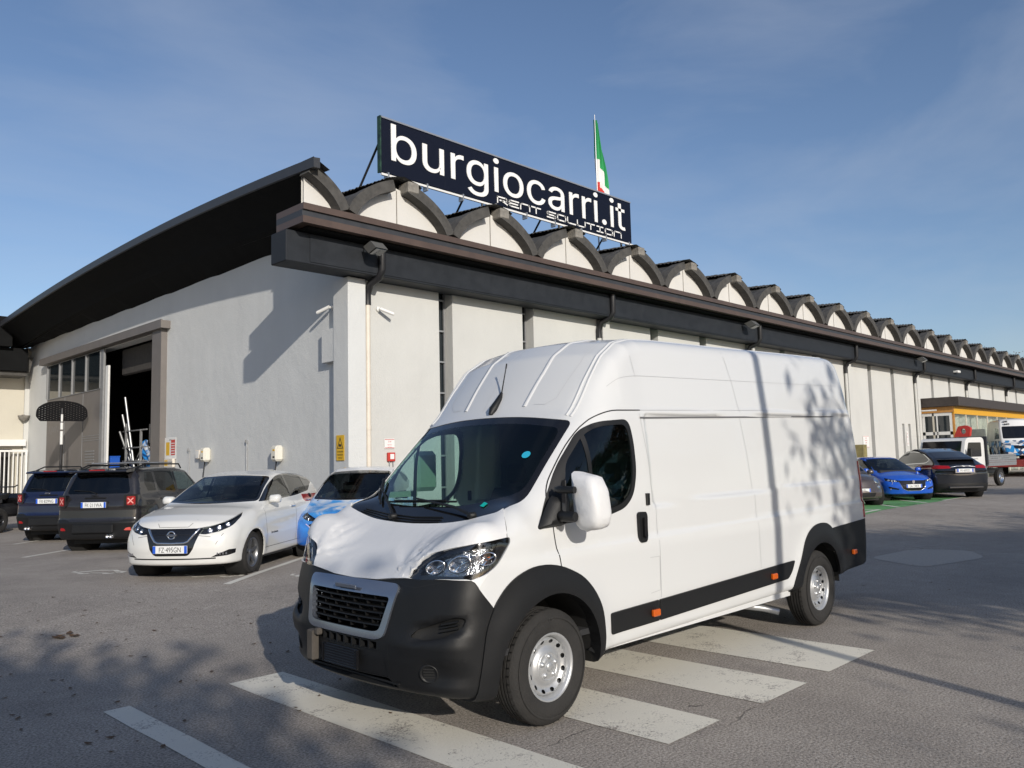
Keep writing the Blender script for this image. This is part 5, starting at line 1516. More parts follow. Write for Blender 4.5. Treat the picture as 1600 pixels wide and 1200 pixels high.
# ------------------------------------------------------------------ other cars
def make_car(name, label, cat, loc, heading, P, rear_origin=False, group=None):
    """P: dict of profiles and cut-outs; local x forward from the front axle"""
    wb = P['wb']; x, y = loc
    if rear_origin:
        x += math.cos(R(heading))*wb; y += math.sin(R(heading))*wb
    root = thing(name, label, cat, (x, y, gz(x, y)), R(heading), group)
    TL, dTL = tab(P['TL'], smooth=.05); TC, dTC = tab(P['TC'], smooth=.05)
    WL, dWL = tab(P['WL'], -1, 3, smooth=.04); WC, dWC = tab(P['WC'], -1, 3, smooth=.04)
    F, dF = tab(P['F'], -1, 3, smooth=.03); Rr, dR = tab(P['R'], -1, 3, smooth=.03)
    Bt, _ = tab(P.get('B', [(-6, .22), (2, .22)]), smooth=.1)
    bF, bR, bW = P.get('bF', .22), P.get('bR', .18), P.get('bW', .16)
    hw = P['hw']; rC = P.get('rC', .10); rw = P['r']
    def f(x, y, z):
        ay = np.abs(y); u = np.minimum(ay/hw, 1.2)
        xf = x+bF*u**2.6; xr = x-bR*u**2.8
        tl = (z+P.get('cr', .05)*u*u-TL(xf))/np.sqrt(1+dTL(xf)**2)
        nose = (xf-F(z))/np.sqrt(1+dF(z)**2)
        rear = (-xr-Rr(z))/np.sqrt(1+dR(z)**2)
        W = WL(z)-P.get('tap', .06)*(sstep(-.1, .7, x)+sstep(-wb+.1, -wb-.8, x))
        for cx in (0.0, -wb):
            d = np.sqrt((x-cx)**2+(z-rw)**2)
            W = W+P.get('fl', .018)*np.exp(-((d-rw*1.2)/.11)**2)
        side = (ay-W)/np.sqrt(1+dWL(z)**2)
        low = smax(smax(tl, nose, .09), side, P.get('rS', .12)); low = smax(low, rear, .10); low = smax(low, Bt(x)-z, .05)
        mid = P.get('xmid', -1.6)
        xc = x+bW*u*u*sstep(mid-.4, mid+.3, x)-P.get('bRW', .12)*u*u*sstep(mid-.3, mid-.9, x)
        tc = (z+.05*u*u-TC(xc))/np.sqrt(1+dTC(xc)**2)
        cw = (ay-WC(z)-P.get('cwx', 0.0)*sstep(mid, mid+1.2, x)+P.get('tapC', .05)*sstep(mid, -wb-.6, x))/np.sqrt(1+dWC(z)**2)
        cab = smax(tc, cw, rC)
        cab = smax(cab, P.get('zc', .7)-z, .02)
        return smin(low, cab, P.get('rJ', .05))
    S = Skin(f, (-wb-1.3, -hw-.15, .05), (1.25, hw+.15, P['h']+.12), P.get('res', .04))
    S.region(None, [(0, -1), (9, -1), (9, 4), (0, 4)], 'front')
    # wheel openings
    for sg in (1, -1):
        sd = lambda C, Nn, sg=sg: (C[:, 1]*sg > hw*.45)
        for cx in (0.0, -wb):
            ra = rw*P.get('arch', 1.13)
            if P.get('clad'):
                S.region('cladding', circ(cx, rw, ra+.065, 30), 'side', sd)
            S.region('hole', circ(cx, rw, ra, 34), 'side', sd)
            S.region('hole', [(cx-ra, rw), (cx+ra, rw), (cx+ra, 0), (cx-ra, 0)], 'side', sd)
    body = P['paint']; labs = {}
    for rg in P['regions']:
        lab, poly, axis, where, part, m_, off = rg[:7]
        only = rg[7] if len(rg) > 7 else ('body',)
        for sg in ((1, -1) if where in ('side', 'fdiag', 'rdiag', 'fhalf', 'rhalf') else (1,)):
            if where == 'side':
                S.region(lab, poly, 'side', lambda C, Nn, sg=sg: (C[:, 1]*sg > hw*.4), only)
            elif where == 'front':
                S.region(lab, poly, 'front', lambda C, Nn: (C[:, 0] > P.get('fx', -1.3)) & (Nn[:, 0] > .1), only)
            elif where == 'rear':
                S.region(lab, poly, 'front', lambda C, Nn: (C[:, 0] < -wb+.35) & (Nn[:, 0] < -.05), only)
            elif where == 'fhalf':
                S.region(lab, [(a*sg, b_) for a, b_ in poly], 'front', lambda C, Nn: (C[:, 0] > -.6) & (Nn[:, 0] > .02), only)
            elif where == 'rhalf':
                S.region(lab, [(a*sg, b_) for a, b_ in poly], 'front', lambda C, Nn: (C[:, 0] < -wb+.35) & (Nn[:, 0] < .02), only)
            elif where in ('fdiag', 'rdiag'):
                k = 1 if where == 'fdiag' else -1
                S.region(lab, [(-.6*k*a+.8*b_, c) for a, b_, c in poly], (-.6*k, .8*sg), lambda C, Nn, sg=sg, k=k: (C[:, 1]*sg > hw*.15) & ((C[:, 0] > -.4) if k > 0 else (C[:, 0] < -wb+.4)), only)
        labs[lab] = (part, m_, off)
    S.piece('body', 'body', body, root, rim=.015)
    if P.get('clad'):
        S.piece('cladding', 'arch_cladding', M_BLKPL, root, off=.012, rim=.05)['kind'] = 'stuff'
    for lab, (part, m_, off) in labs.items():
        if lab == 'hole': continue
        for nm, kp in (('l', lambda c: c[1] > .02), ('r', lambda c: c[1] < -.02)):
            cs = [S.C[i][1] for i, l in enumerate(S.lab) if l == lab]
            if not cs: break
            if min(np.abs(cs)) < .06:
                S.piece(lab, part, m_, root, off=off, rim=.012 if off >= 0 else 0); break
            S.piece(lab, part, m_, root, off=off, rim=.012 if off >= 0 else 0, keep=kp)
    # wheels
    for cx in (0.0, -wb):
        for sg in (1, -1):
            wheel(root, cx, sg*(P.get('track', hw-.13)), rw, rw, P.get('tw', .205), rw-P.get('prof', .105), sg, P.get('rimstyle', 'spoke'), P.get('rim', M_RIMSIL), P.get('spokes', 5))
            ra = rw*P.get('arch', 1.13)+.01
            b = B(); b.lathe([(ra, .0), (ra, -.30), (0, -.30)], lambda a, c, h, cx=cx, sg=sg: (cx+a, sg*(P.get('track', hw-.13)+.10+h), rw+c), 24); b.build('wheel_well', M_WELL, root)
    b = B(); b.box(-wb-.5, .5, -hw+.28, hw-.28, .17, .3); b.box(-wb+rw*1.2, -rw*1.2, -hw+.06, hw-.06, .2, .28); b.build('underbody', M_UNDER, root)
    # cabin: floor, dashboard, seats
    if P.get('inside', True):
        zs = P.get('seatz', .42)
        b = B(); b.box(-wb-.1, -.2, -hw+.2, hw-.2, .3, .34); b.build('cabin_floor', M_INT, root)
        b = B(); b.box(-.62, -.15, -hw+.22, hw-.22, .7, P.get('dashz', .98), bev=.05); b.build('dashboard', M_INT, root)
        sx = P.get('seatx', -1.35)
        for yy in (.36, -.36):
            seat(root, sx, yy, zs); 
        seat(root, sx-.85, .34, zs+.03); seat(root, sx-.85, -.34, zs+.03)
        b = B(); b.lathe([(.165, -.01), (.18, 0), (.165, .01), (.152, 0), (.165, -.01)], lambda a, c, h: (sx+.62+c*.4+h, .36+a, P.get('dashz', .98)-.04+c*.9), 20); b.build('steering_wheel', M_INT, root)
    return root, S

def seams(S, root, lines, hw, w=.007, m=None):
    for pts in lines:
        for sg in (1, -1):
            S.ribbon('panel_seam', m or M_GASKET, root, [(x, (hw+.3)*sg, z) for x, z in pts], (0, -sg, 0), w=w, off=.0012)
def fseam(S, root, pts, w=.006, m=None, x=1.5, d=(-1, 0, 0)):
    S.ribbon('panel_seam', m or M_GASKET, root, [(x, y, z) for y, z in pts], d, w=w, off=.0012)
def mirror(root, x, y, z, m, sg, m2=None, s=1.0):
    b = B()
    pts = rp([(y, z-.05*s), (y+.19*s, z-.06*s), (y+.21*s, z+.03*s), (y+.17*s, z+.08*s), (y+.02, z+.07*s)], .03, 3)
    n = len(pts); cy = y+.1*s; rings = []
    for dx, sc in ((.09*s, .45), (.07*s, .8), (.03*s, .98), (-.02*s, 1.0), (-.04*s, .92)):
        rings += [(x+dx, sg*((a-cy)*sc+cy), (c-z)*sc+z) for a, c in pts]
    b.add(rings, [(i*n+k, i*n+(k+1) % n, (i+1)*n+(k+1) % n, (i+1)*n+k) for i in range(4) for k in range(n)]+[tuple(range(n))], 0, True)
    b.add(rings[4*n:5*n], [tuple(range(n))[::-1]], 1)
    b.tube([(x, sg*(y+.03), z-.04), (x+.02, sg*(y-.10), z-.07)], .022*s, 8)
    o = b.build('mirror', [m, M_BLKGL], root); fix_normals(o); return o
def handles(root, S, pts, hw, m):
    for x, z in pts:
        for sg in (1, -1):
            p, g = S.hit((x, (hw+.3)*sg, z), (0, -sg, 0))
            b = B(); b.box(x-.085, x+.085, p[1]+sg*.018, p[1]+sg*.034, z-.013, z+.013, bev=.006)
            b.box(x-.085, x-.065, p[1]-sg*.01, p[1]+sg*.02, z-.012, z+.012); b.box(x+.065, x+.085, p[1]-sg*.01, p[1]+sg*.02, z-.012, z+.012)
            b.build('door_handle', m, root)
def lamp_inside(root, S, pts, m=None, r=.035, d=(-.8, .0, 0)):
    for (y, z) in pts:
        p, g = S.hit((1.5 if d[0] < 0 else -6, y, z), (1 if d[0] > 0 else -1, 0, 0)); c = Vector(p)-Vector(g)*.015
        n_ = Vector(g); e1 = Vector((0, 0, 1)).cross(n_).normalized(); e2 = n_.cross(e1)
        b = B(); b.lathe([(r*1.1, .006), (r, .008), (r*.8, -.012), (.004, -.03)], lambda a, q, h, c=c, e1=e1, e2=e2, n_=n_: tuple(c+e1*a+e2*q+n_*h), 16)
        b.build('lamp_element', m or M_LAMP, root)

# ---- white electric hatchback
M_PEARL = mat('pearl_white_paint', (.67, .67, .645), .2, coat=.6)
LEAF = dict(wb=2.70, hw=.895, h=1.55, r=.318, res=.038,
 TL=[(-7, .9), (-3.66, .85), (-3.60, .98), (-3.4, 1.06), (-2.8, 1.05), (-1.6, 1.03), (-.6, 1.045), (-.2, 1.045), (.15, 1.005), (.5, .925), (.70, .845), (.84, .70), (.95, .4), (1.4, .2)],
 TC=[(-7, .3), (-3.72, .70), (-3.52, 1.05), (-3.28, 1.36), (-3.1, 1.435), (-2.7, 1.50), (-2.1, 1.545), (-1.6, 1.54), (-1.2, 1.485), (-.80, 1.325), (-.22, 1.05), (.3, .80), (1, .4)],
 WL=[(0, .84), (.3, .87), (.55, .895), (.8, .885), (1.0, .86), (1.12, .80)], WC=[(.7, .86), (1.04, .795), (1.25, .71), (1.45, .62), (1.55, .54)],
 F=[(0, .78), (.25, .83), (.45, .865), (.6, .86), (.75, .82), (1.2, .7)], R=[(0, 3.45), (.4, 3.60), (.75, 3.63), (1.0, 3.56), (1.5, 3.3)],
 bF=.30, bW=.16, zc=.8, paint=M_PEARL, rim=mat('mid_grey_alloy', (.22, .225, .235), .35, metal=.8), spokes=5, rimstyle='spoke', clad=False, seatx=-1.45)
frt = .0
LEAF['regions'] = [
 ('windscreen_band', rp([(-.74, 1.07), (0, 1.045), (.74, 1.07), (.60, 1.45), (0, 1.485), (-.60, 1.45)], [.05, .3, .05, .06, .3, .06]), 'front', 'front', 'windscreen_border', M_BLKGL, -.003),
 ('windscreen', rp([(-.70, 1.10), (0, 1.075), (.70, 1.10), (.57, 1.425), (0, 1.46), (-.57, 1.425)], [.05, .3, .05, .06, .3, .06]), 'front', 'front', 'windscreen', M_TINT, -.003, ('windscreen_band',)),
 ('daylight', rp([(-.46, 1.06), (-.96, 1.30), (-1.45, 1.45), (-2.0, 1.495), (-2.75, 1.455), (-3.28, 1.33), (-3.05, 1.27), (-2.82, 1.15), (-2.0, 1.09), (-1.1, 1.065)], [.02, .2, .2, .3, .1, .03, .05, .08, .2, .1]), 'side', 'side', 'window_surround', M_BLKGL, -.001),
 ('glass_a', rp([(-.74, 1.09), (-1.07, 1.295), (-1.45, 1.43), (-1.72, 1.458), (-1.75, 1.105), (-1.1, 1.09)], .03), 'side', 'side', 'side_window', M_TINT, -.004, ('daylight',)),
 ('glass_b', rp([(-1.83, 1.11), (-1.81, 1.46), (-2.3, 1.455), (-2.62, 1.42), (-2.70, 1.17)], .04), 'side', 'side', 'side_window', M_DARKGL, -.004, ('daylight',)),
 ('rear_glass', rp([(-.60, 1.06), (.60, 1.06), (.52, 1.36), (-.52, 1.36)], .05), 'front', 'rear', 'rear_window', M_BLKGL, -.003),
 ('tail', rp([(.55, .98), (.9, .96), (.9, 1.10), (.76, 1.10), (.66, 1.04)], .03), 'front', 'rhalf', 'tail_light', M_REDLENS, .004),
 ('grille', rp([(-.43, .745), (.43, .745), (.345, .52), (.33, .46), (.26, .36), (-.26, .36), (-.33, .46), (-.345, .52)], [.02, .02, .08, .05, .05, .05, .05, .08]), 'front', 'front', 'grille', M_BLKGL, -.004),
 ('headlight', rp([(.82, .40, .745), (.74, .60, .775), (.60, .74, .83), (.28, .87, .935), (.36, .86, .875), (.58, .80, .755), (.72, .68, .69), (.80, .50, .655), (.83, .40, .67)], [.01, .05, .05, .01, .03, .06, .05, .03, .01]), 'x', 'fdiag', 'headlight', M_CLEAR, .002),
 ('foglamp', rp([(.76, .56, .33), (.62, .74, .345), (.50, .81, .37), (.50, .82, .43), (.62, .76, .43), (.74, .64, .37)], .01), 'x', 'fdiag', 'fog_lamp_housing', M_BLKGL, -.004),
 ('slit', rp([(-.62, .305), (.62, .305), (.62, .325), (-.62, .325)], .004), 'front', 'front', 'lower_intake', M_GASKET, -.004),
]
car1, S1 = make_car('parked_car', 'pearl white hatchback with a dark V grille, parked in front of the gable wall', 'car', (5.632, 12.371), 218.8, LEAF)
seams(S1, car1, [[(-.42, .96), (-.47, .55), (-.42, .34)], [(-1.78, 1.0), (-1.74, .6), (-1.72, .34)], [(-2.72, 1.06), (-2.62, .85), (-2.42, .62), (-2.3, .36)], [(-.40, .345), (-2.3, .345)]], .895)
for sg in (1, -1):
    fseam(S1, car1, [(.70*sg, 1.0), (.66*sg, .90), (.62*sg, .80)], d=(-.8, 0, -.5), x=1.2)
fseam(S1, car1, [(-.55, .80), (0, .815), (.55, .80)], d=(-1, 0, -.4), x=1.2); fseam(S1, car1, [(-.30, .86), (-.22, .765), (.22, .765), (.30, .86)])
handles(car1, S1, [(-1.62, .93), (-2.52, .99)], .895, M_CHROME)
for sg in (1, -1): mirror(car1, -.76, .80, 1.08, M_PEARL, sg)
for sg in (1, -1):
    S1.ribbon('grille_trim', M_CHROME, car1, [(1.4, .385*sg, .74), (1.4, .25*sg, .565), (1.4, .20*sg, .545), (1.4, .0, .54)], (-1, 0, 0), w=.032, depth=.012)
    S1.piece('headlight', 'lamp_housing', mat('lamp_housing', (.03, .032, .036), .25, metal=.5), car1, off=-.05, keep=lambda c, sg=sg: c[1]*sg > 0)
lamp_inside(car1, S1, [(.72, .785), (.63, .745), (-.72, .785), (-.63, .745), (.53, .71), (-.53, .71)], r=.033)
for sg in (1, -1):
    for k in range(4):
        p, g = S1.hit((1.4, (.64+.035*k)*sg, .375), (-1, 0, 0)); b = B(); b.box(p[0]-.01, p[0]+.004, p[1]-.011, p[1]+.011, .36, .395); b.build('led_element', M_LAMP, car1)
p, g = S1.hit((1.4, 0, .655), (-1, 0, 0))
b = B(); fnb = lambda a, c, h: (p[0]+h, a, .655+c)
b.lathe([(.062, .0), (.062, .012), (.046, .014), (.046, .0)], fnb, 28); b.box(p[0], p[0]+.017, -.075, .075, .64, .67, bev=.004)
b.build('badge', M_CHROME, car1)
plate(car1, 'FZ\u00b7495GN', (p[0]+.035, 0, .455), 0)
t_ = text_obj('side_lettering', 'Zero Emission', M_BLACKP, car1, (-.62, .899, .545), (math.pi/2, 0, math.pi), .06, 1.0, .001)
for sg in (1, -1):
    w0 = [S1.hit((.6, y*sg, z), (-.6, 0, -.8)) for y, z in ((.35, 1.25), (-.1, 1.32))]

# ---- boxy SUVs seen from behind
def suv(paint, label, loc, heading, ptext, pipe_y, wordmark, bars=True):
    J = dict(wb=2.57, hw=.90, h=1.70, r=.345, res=.042,
     TL=[(-7, 1.0), (-3.45, .9), (-3.36, 1.06), (-3.0, 1.12), (-1.0, 1.09), (-.3, 1.06), (.3, 1.03), (.62, .97), (.74, .85), (.82, .5), (1.4, .2)],
     TC=[(-7, .4), (-3.46, .8), (-3.36, 1.08), (-3.20, 1.52), (-3.10, 1.60), (-2.9, 1.645), (-2.2, 1.67), (-1.5, 1.66), (-1.12, 1.60), (-.50, 1.10), (-.2, .8), (1, .3)],
     WL=[(0, .84), (.4, .885), (.75, .90), (1.0, .885), (1.12, .85), (1.2, .80)], WC=[(.8, .88), (1.1, .835), (1.35, .77), (1.6, .69), (1.7, .62)],
     F=[(0, .70), (.4, .78), (.9, .76), (1.2, .7)], R=[(0, 3.25), (.35, 3.38), (.60, 3.44), (.66, 3.40), (1.0, 3.38), (1.3, 3.32), (1.7, 3.2)],
     B=[(-6, .33), (-3.0, .27), (0, .25), (2, .25)], bF=.16, bR=.14, bW=.10, bRW=.10, zc=.9, paint=paint, rim=M_RIMDK, clad=True, seatx=-1.35, seatz=.55, dashz=1.05, tapC=.03, xmid=-1.7, tap=.05, cr=.02)
    J['regions'] = [
     ('rear_glass', rp([(-.66, 1.15), (.66, 1.15), (.60, 1.33), (.54, 1.515), (-.54, 1.515), (-.60, 1.33)], [.08, .08, .2, .06, .06, .2]), 'front', 'rear', 'rear_window', M_DARKGL, -.003),
     ('bumper', [(-1.2, .2), (1.2, .2), (1.2, .66), (.62, .66), (.5, .62), (-.5, .62), (-.62, .66), (-1.2, .66)], 'front', 'rear', 'rear_bumper', M_BLKPL, .004),
     ('windscreen', rp([(-.72, 1.14), (.72, 1.14), (.62, 1.57), (-.62, 1.57)], .05), 'front', 'front', 'windscreen', M_TINT, -.003),
     ('daylight', rp([(-.72, 1.15), (-1.16, 1.55), (-1.5, 1.60), (-2.9, 1.59), (-3.05, 1.30), (-2.95, 1.17)], [.02, .08, .1, .06, .1, .04]), 'side', 'side', 'window_surround', M_BLKGL, -.001),
     ('glass_a', rp([(-.92, 1.17), (-1.22, 1.52), (-1.75, 1.57), (-1.75, 1.17)], .03), 'side', 'side', 'side_window', M_TINT, -.004, ('daylight',)),
     ('glass_b', rp([(-1.84, 1.17), (-1.84, 1.57), (-2.50, 1.56), (-2.50, 1.17)], .03), 'side', 'side', 'side_window', M_DARKGL, -.004, ('daylight',)),
     ('glass_c', rp([(-2.58, 1.18), (-2.58, 1.55), (-2.82, 1.55), (-2.93, 1.33), (-2.86, 1.18)], .03), 'side', 'side', 'quarter_window', M_DARKGL, -.004, ('daylight',)),
     ('sill', [(-2.3, .2), (-.3, .2), (-.3, .40), (-2.3, .40)], 'side', 'side', 'sill_cladding', M_BLKPL, .006),
     ('grille', rp([(-.55, .95), (.55, .95), (.5, .78), (-.5, .78)], .04), 'front', 'front', 'grille', M_BLKGL, .004),
    ]
    root, S = make_car('parked_car', label, 'suv', loc, heading, J, True)
    seams(S, root, [[(-.62, 1.1), (-.62, .45)], [(-1.80, 1.12), (-1.78, .42)], [(-2.55, 1.14), (-2.35, .85), (-2.15, .45)]], .90)
    handles(root, S, [(-1.65, 1.0), (-2.48, 1.02)], .90, paint)
    for sg in (1, -1):
        mirror(root, -.72, .86, 1.14, M_BLKGL, sg, s=1.05)
        b = B(); b.tube([(-1.25, .60*sg, 1.62), (-1.35, .605*sg, 1.71), (-2.7, .60*sg, 1.715), (-3.0, .59*sg, 1.63)], .016, 8); b.build('roof_rail', M_BLKPL, root)
        # square lamp with its cross mark
        p, g = S.hit((-6, .70*sg, 1.01), (1, 0, 0)); px_ = p[0]
        b = B(); sl = .10
        fl = lambda a, c, t: (px_-.022-t+(a*sg-.70)*.45, a, c)
        b.prism(rp([(.60*sg, .89), (.825*sg, .89), (.825*sg, 1.13), (.60*sg, 1.13)], .03, 3), fl, -.10, .0); L_ = b.build('tail_light', M_BLKGL, root); fix_normals(L_)
        b = B(); b.prism(rp([(.65*sg, .925), (.79*sg, .925), (.79*sg, 1.095), (.65*sg, 1.095)], .02, 3), fl, .0, .008); fix_normals(b.build('lens', M_REDLENS, L_))
        b = B()
        for q, (a0, c0, a1, c1) in enumerate(((-.045, -.052, .045, .052), (-.045, .052, .045, -.052))):
            d = np.array((a1-a0, c1-c0)); d = d/np.linalg.norm(d); nn = np.array((-d[1], d[0]))*.009
            qq = [(a0-nn[0], c0-nn[1]), (a1-nn[0], c1-nn[1]), (a1+nn[0], c1+nn[1]), (a0+nn[0], c0+nn[1])]
            b.prism([(.715*sg+a_, 1.01+c_) for a_, c_ in qq], fl, .008, .0125+.0005*q)
        fix_normals(b.build('lamp_mark', mat('pale_red_lens', (.70, .30, .27), .3), L_))
        # reflectors
        p, g = S.hit((-6, .66*sg, .47), (1, 0, 0)); b = B(); b.box(p[0]-.014, p[0]+.02, .61*sg-.06*0, .61*sg+.11*sg, .44, .50, bev=.01); b.build('fog_light' if sg < 0 else 'reflector', mat('bright_red_lens', (.65, .10, .08), .2, coat=.5) if sg < 0 else M_REDLENS, root)
    # spoiler with its red brake lamp
    b = B(); sp = rp([(-3.02, 1.665), (-3.30, 1.63), (-3.34, 1.60), (-3.30, 1.585), (-3.05, 1.60)], .012, 2)
    b.prism(sp, lambda a, c, t: (a-.10*0, t, c-.10*(abs(t)/.7)**3*.4), -.60, .60); b.build('roof_spoiler', paint, root)
    b = B(); b.box(-3.345, -3.325, -.16, .16, 1.600, 1.622); b.build('brake_light', M_REDLENS, root)
    # handle strip, wordmark, rear wiper
    p, g = S.hit((-6, 0, 1.075), (1, 0, 0)); b = B(); b.box(p[0]-.02, p[0]+.01, -.22, .22, 1.06, 1.085, bev=.006); b.build('tailgate_handle', M_BLKPL, root)
    if wordmark:
        text_obj('tailgate_lettering', 'Jeep', M_CHROME if wordmark == 1 else M_BLKGL, root, (p[0]-.012, .095, 1.10), (math.pi/2, 0, -math.pi/2), .085, 1.0, .003)
    w_ = [S.hit((-6, y, z), (1, 0, 0)) for y, z in ((.0, 1.15), (.12, 1.19), (.50, 1.22))]
    b = B(); b.tube([Vector(q)+Vector(g_)*.02 for q, g_ in w_], [.014, .010, .007], 6); b.tube([Vector(w_[1][0])+Vector(w_[1][1])*.03, Vector(w_[2][0])+Vector(w_[2][1])*.012], .006, 6); b.build('rear_wiper', M_BLKPL, root)
    p, g = S.hit((-6, 0, .94), (1, 0, 0))
    b = B(); b.box(p[0]-.012, p[0]+.02, -.29, .29, .875, 1.01, bev=.01); b.build('plate_recess', M_BLKPL, root)
    plate(root, ptext, (p[0]-.013, 0, .94), math.pi)
    for k in (0, .075):
        b = B(); yy = pipe_y+k*(1 if pipe_y > 0 else -1)
        b.lathe([(.030, .10), (.036, -.0), (.030, -.004), (.026, .08), (.0, .08)], lambda a, c, h: (-3.43+h, yy+a, .335+c), 16); b.build('exhaust_tip', M_CHROME, root)
    # rear bumper lower panel
    b = B(); b.box(-3.46, -3.42, -.42, .42, .40, .575, bev=.02); b.build('bumper_panel', M_BLKPL, root)
    if bars:
        for xx in (-1.65, -2.55):
            b = B(); b.box(xx-.03, xx+.03, -.62, .62, 1.735, 1.76, bev=.01); b.build('roof_bar', M_STEEL, root)
    p, g = S.hit((-2.95, 0, 3), (0, 0, -1)); b = B(); b.tube([(p[0], 0, p[2]-.01), (p[0]-.05, 0, p[2]+.16)], [.010, .004], 6); b.build('aerial', M_BLKPL, root)
    return root, S
M_GREYM = mat('metallic_grey_paint', (.026, .024, .025), .25, metal=.3, coat=.8)
M_NAVY = mat('navy_paint', (.006, .009, .034), .2, coat=1.0)
suv(M_GREYM, 'dark grey boxy SUV seen from behind, parked beside the white hatchback', (6.301, 17.55), 38.5, 'FK\u00b7211WA', -.30, 2)
suv(M_NAVY, 'navy blue boxy SUV seen from behind, parked beyond the dark grey one', (6.485, 21.107), 38.4, 'FX\u00b7829NG', .42, 1, False)

# ---- small round electric car with a blue and white wrap
M_ZOE = bpy.data.materials.new('blue_white_wrap'); M_ZOE.use_nodes = True
_nt = M_ZOE.node_tree; _b = _nt.nodes['Principled BSDF']; _L = _nt.links.new
_tc = N(_nt, 'ShaderNodeTexCoord'); _sx = N(_nt, 'ShaderNodeSeparateXYZ'); _L(_tc.outputs['Object'], _sx.inputs[0])
_n1 = N(_nt, 'ShaderNodeTexNoise'); _n1.inputs['Scale'].default_value = 1.6; _n1.inputs['Detail'].default_value = 3; _n1.inputs['Distortion'].default_value = 2.5; _L(_tc.outputs['Object'], _n1.inputs['Vector'])
_a = N(_nt, 'ShaderNodeMath', operation='MULTIPLY_ADD'); _L(_n1.outputs['Fac'], _a.inputs[0]); _a.inputs[1].default_value = -.62; _L(_sx.outputs['Z'], _a.inputs[2])
_r = N(_nt, 'ShaderNodeValToRGB'); _e = _r.color_ramp.elements
_e[0].position = .0; _e[0].color = (.02, .13, .50, 1); _e[1].position = .78; _e[1].color = (.70, .71, .72, 1)
for p_, c_ in ((.20, (.02, .22, .68, 1)), (.36, (.02, .16, .52, 1)), (.52, (.06, .32, .75, 1)), (.66, (.62, .68, .74, 1))):
    q_ = _e.new(p_); q_.color = c_
_L(_a.outputs[0], _r.inputs[0]); _L(_r.outputs[0], _b.inputs['Base Color']); _b.inputs['Roughness'].default_value = .25; _b.inputs['Coat Weight'].default_value = .6
ZOE = dict(wb=2.59, hw=.865, h=1.57, r=.312, res=.042,
 TL=[(-7, .9), (-3.45, .85), (-3.38, 1.0), (-2.6, 1.06), (-.8, 1.0), (-.2, .97), (.2, .89), (.52, .80), (.70, .70), (.80, .5), (1.4, .2)],
 TC=[(-7, .3), (-3.48, .8), (-3.30, 1.1), (-3.0, 1.45), (-2.4, 1.54), (-1.7, 1.565), (-1.3, 1.545), (-.95, 1.44), (-.05, .96), (.3, .75), (1, .4)],
 WL=[(0, .80), (.3, .84), (.6, .865), (.85, .85), (1.0, .81), (1.1, .76)], WC=[(.7, .84), (1.0, .775), (1.25, .70), (1.45, .61), (1.57, .53)],
 F=[(0, .68), (.3, .74), (.5, .78), (.7, .75), (1, .6)], R=[(0, 3.3), (.5, 3.43), (1.0, 3.38), (1.5, 3.1)], bF=.34, bW=.18, zc=.8, paint=M_ZOE, rim=M_RIMDK, seatx=-1.35)
ZOE['regions'] = [
 ('windscreen_band', rp([(-.70, .99), (0, .965), (.70, .99), (.58, 1.47), (0, 1.505), (-.58, 1.47)], [.05, .3, .05, .06, .3, .06]), 'front', 'front', 'windscreen_border', M_BLKGL, -.003),
 ('windscreen', rp([(-.66, 1.025), (0, 1.0), (.66, 1.025), (.55, 1.445), (0, 1.48), (-.55, 1.445)], [.05, .3, .05, .06, .3, .06]), 'front', 'front', 'windscreen', M_TINT, -.003, ('windscreen_band',)),
 ('daylight', rp([(-.35, 1.0), (-1.0, 1.40), (-1.5, 1.49), (-2.6, 1.46), (-3.0, 1.25), (-2.6, 1.10), (-1.2, 1.03)], .06), 'side', 'side', 'side_window', M_DARKGL, -.002),
 ('grille', rp([(-.55, .585), (-.30, .66), (0, .645), (.30, .66), (.55, .585), (.40, .50), (0, .47), (-.40, .50)], .04), 'front', 'front', 'grille', M_BLKGL, -.003),
 ('headlight', rp([(.78, .36, .665), (.62, .58, .735), (.40, .76, .80), (.48, .76, .72), (.64, .62, .66), (.78, .38, .635)], .03), 'x', 'fdiag', 'headlight', M_CLEAR, .002),
 ('dark_lower', [(-.6, .22), (.6, .22), (.45, .34), (-.45, .34)], 'front', 'front', 'lower_intake', M_BLKPL, -.003)]
car4, S4 = make_car('parked_car', 'small round car in a blue and white wrap, half hidden behind the van', 'car', (8.45, 12.55), 223, ZOE)
for sg in (1, -1):
    mirror(car4, -.55, .80, 1.02, M_BLKGL, sg, s=1.1)
    S4.piece('headlight', 'lamp_housing', mat('lamp_housing', (.03, .032, .036), .25, metal=.5), car4, off=-.045, keep=lambda c, sg=sg: c[1]*sg > 0)
    S4.ribbon('grille_trim', mat('lilac_trim', (.45, .45, .70), .3), car4, [(1.4, .58*sg, .60), (1.4, .42*sg, .50), (1.4, .2*sg, .475), (1.4, 0, .47)], (-1, 0, 0), w=.02, depth=.008)
lamp_inside(car4, S4, [(.55, .695), (.64, .72), (-.55, .695), (-.64, .72)], r=.03)
text_obj('bonnet_lettering', 'ZOE', M_WHITE, car4, (.72, -.50, .50), (math.pi/2, 0, math.pi/2-.55), .10, 1.0, .002)
seams(S4, car4, [[(-.45, .95), (-.5, .4)], [(-1.6, 1.0), (-1.6, .4)]], .865)

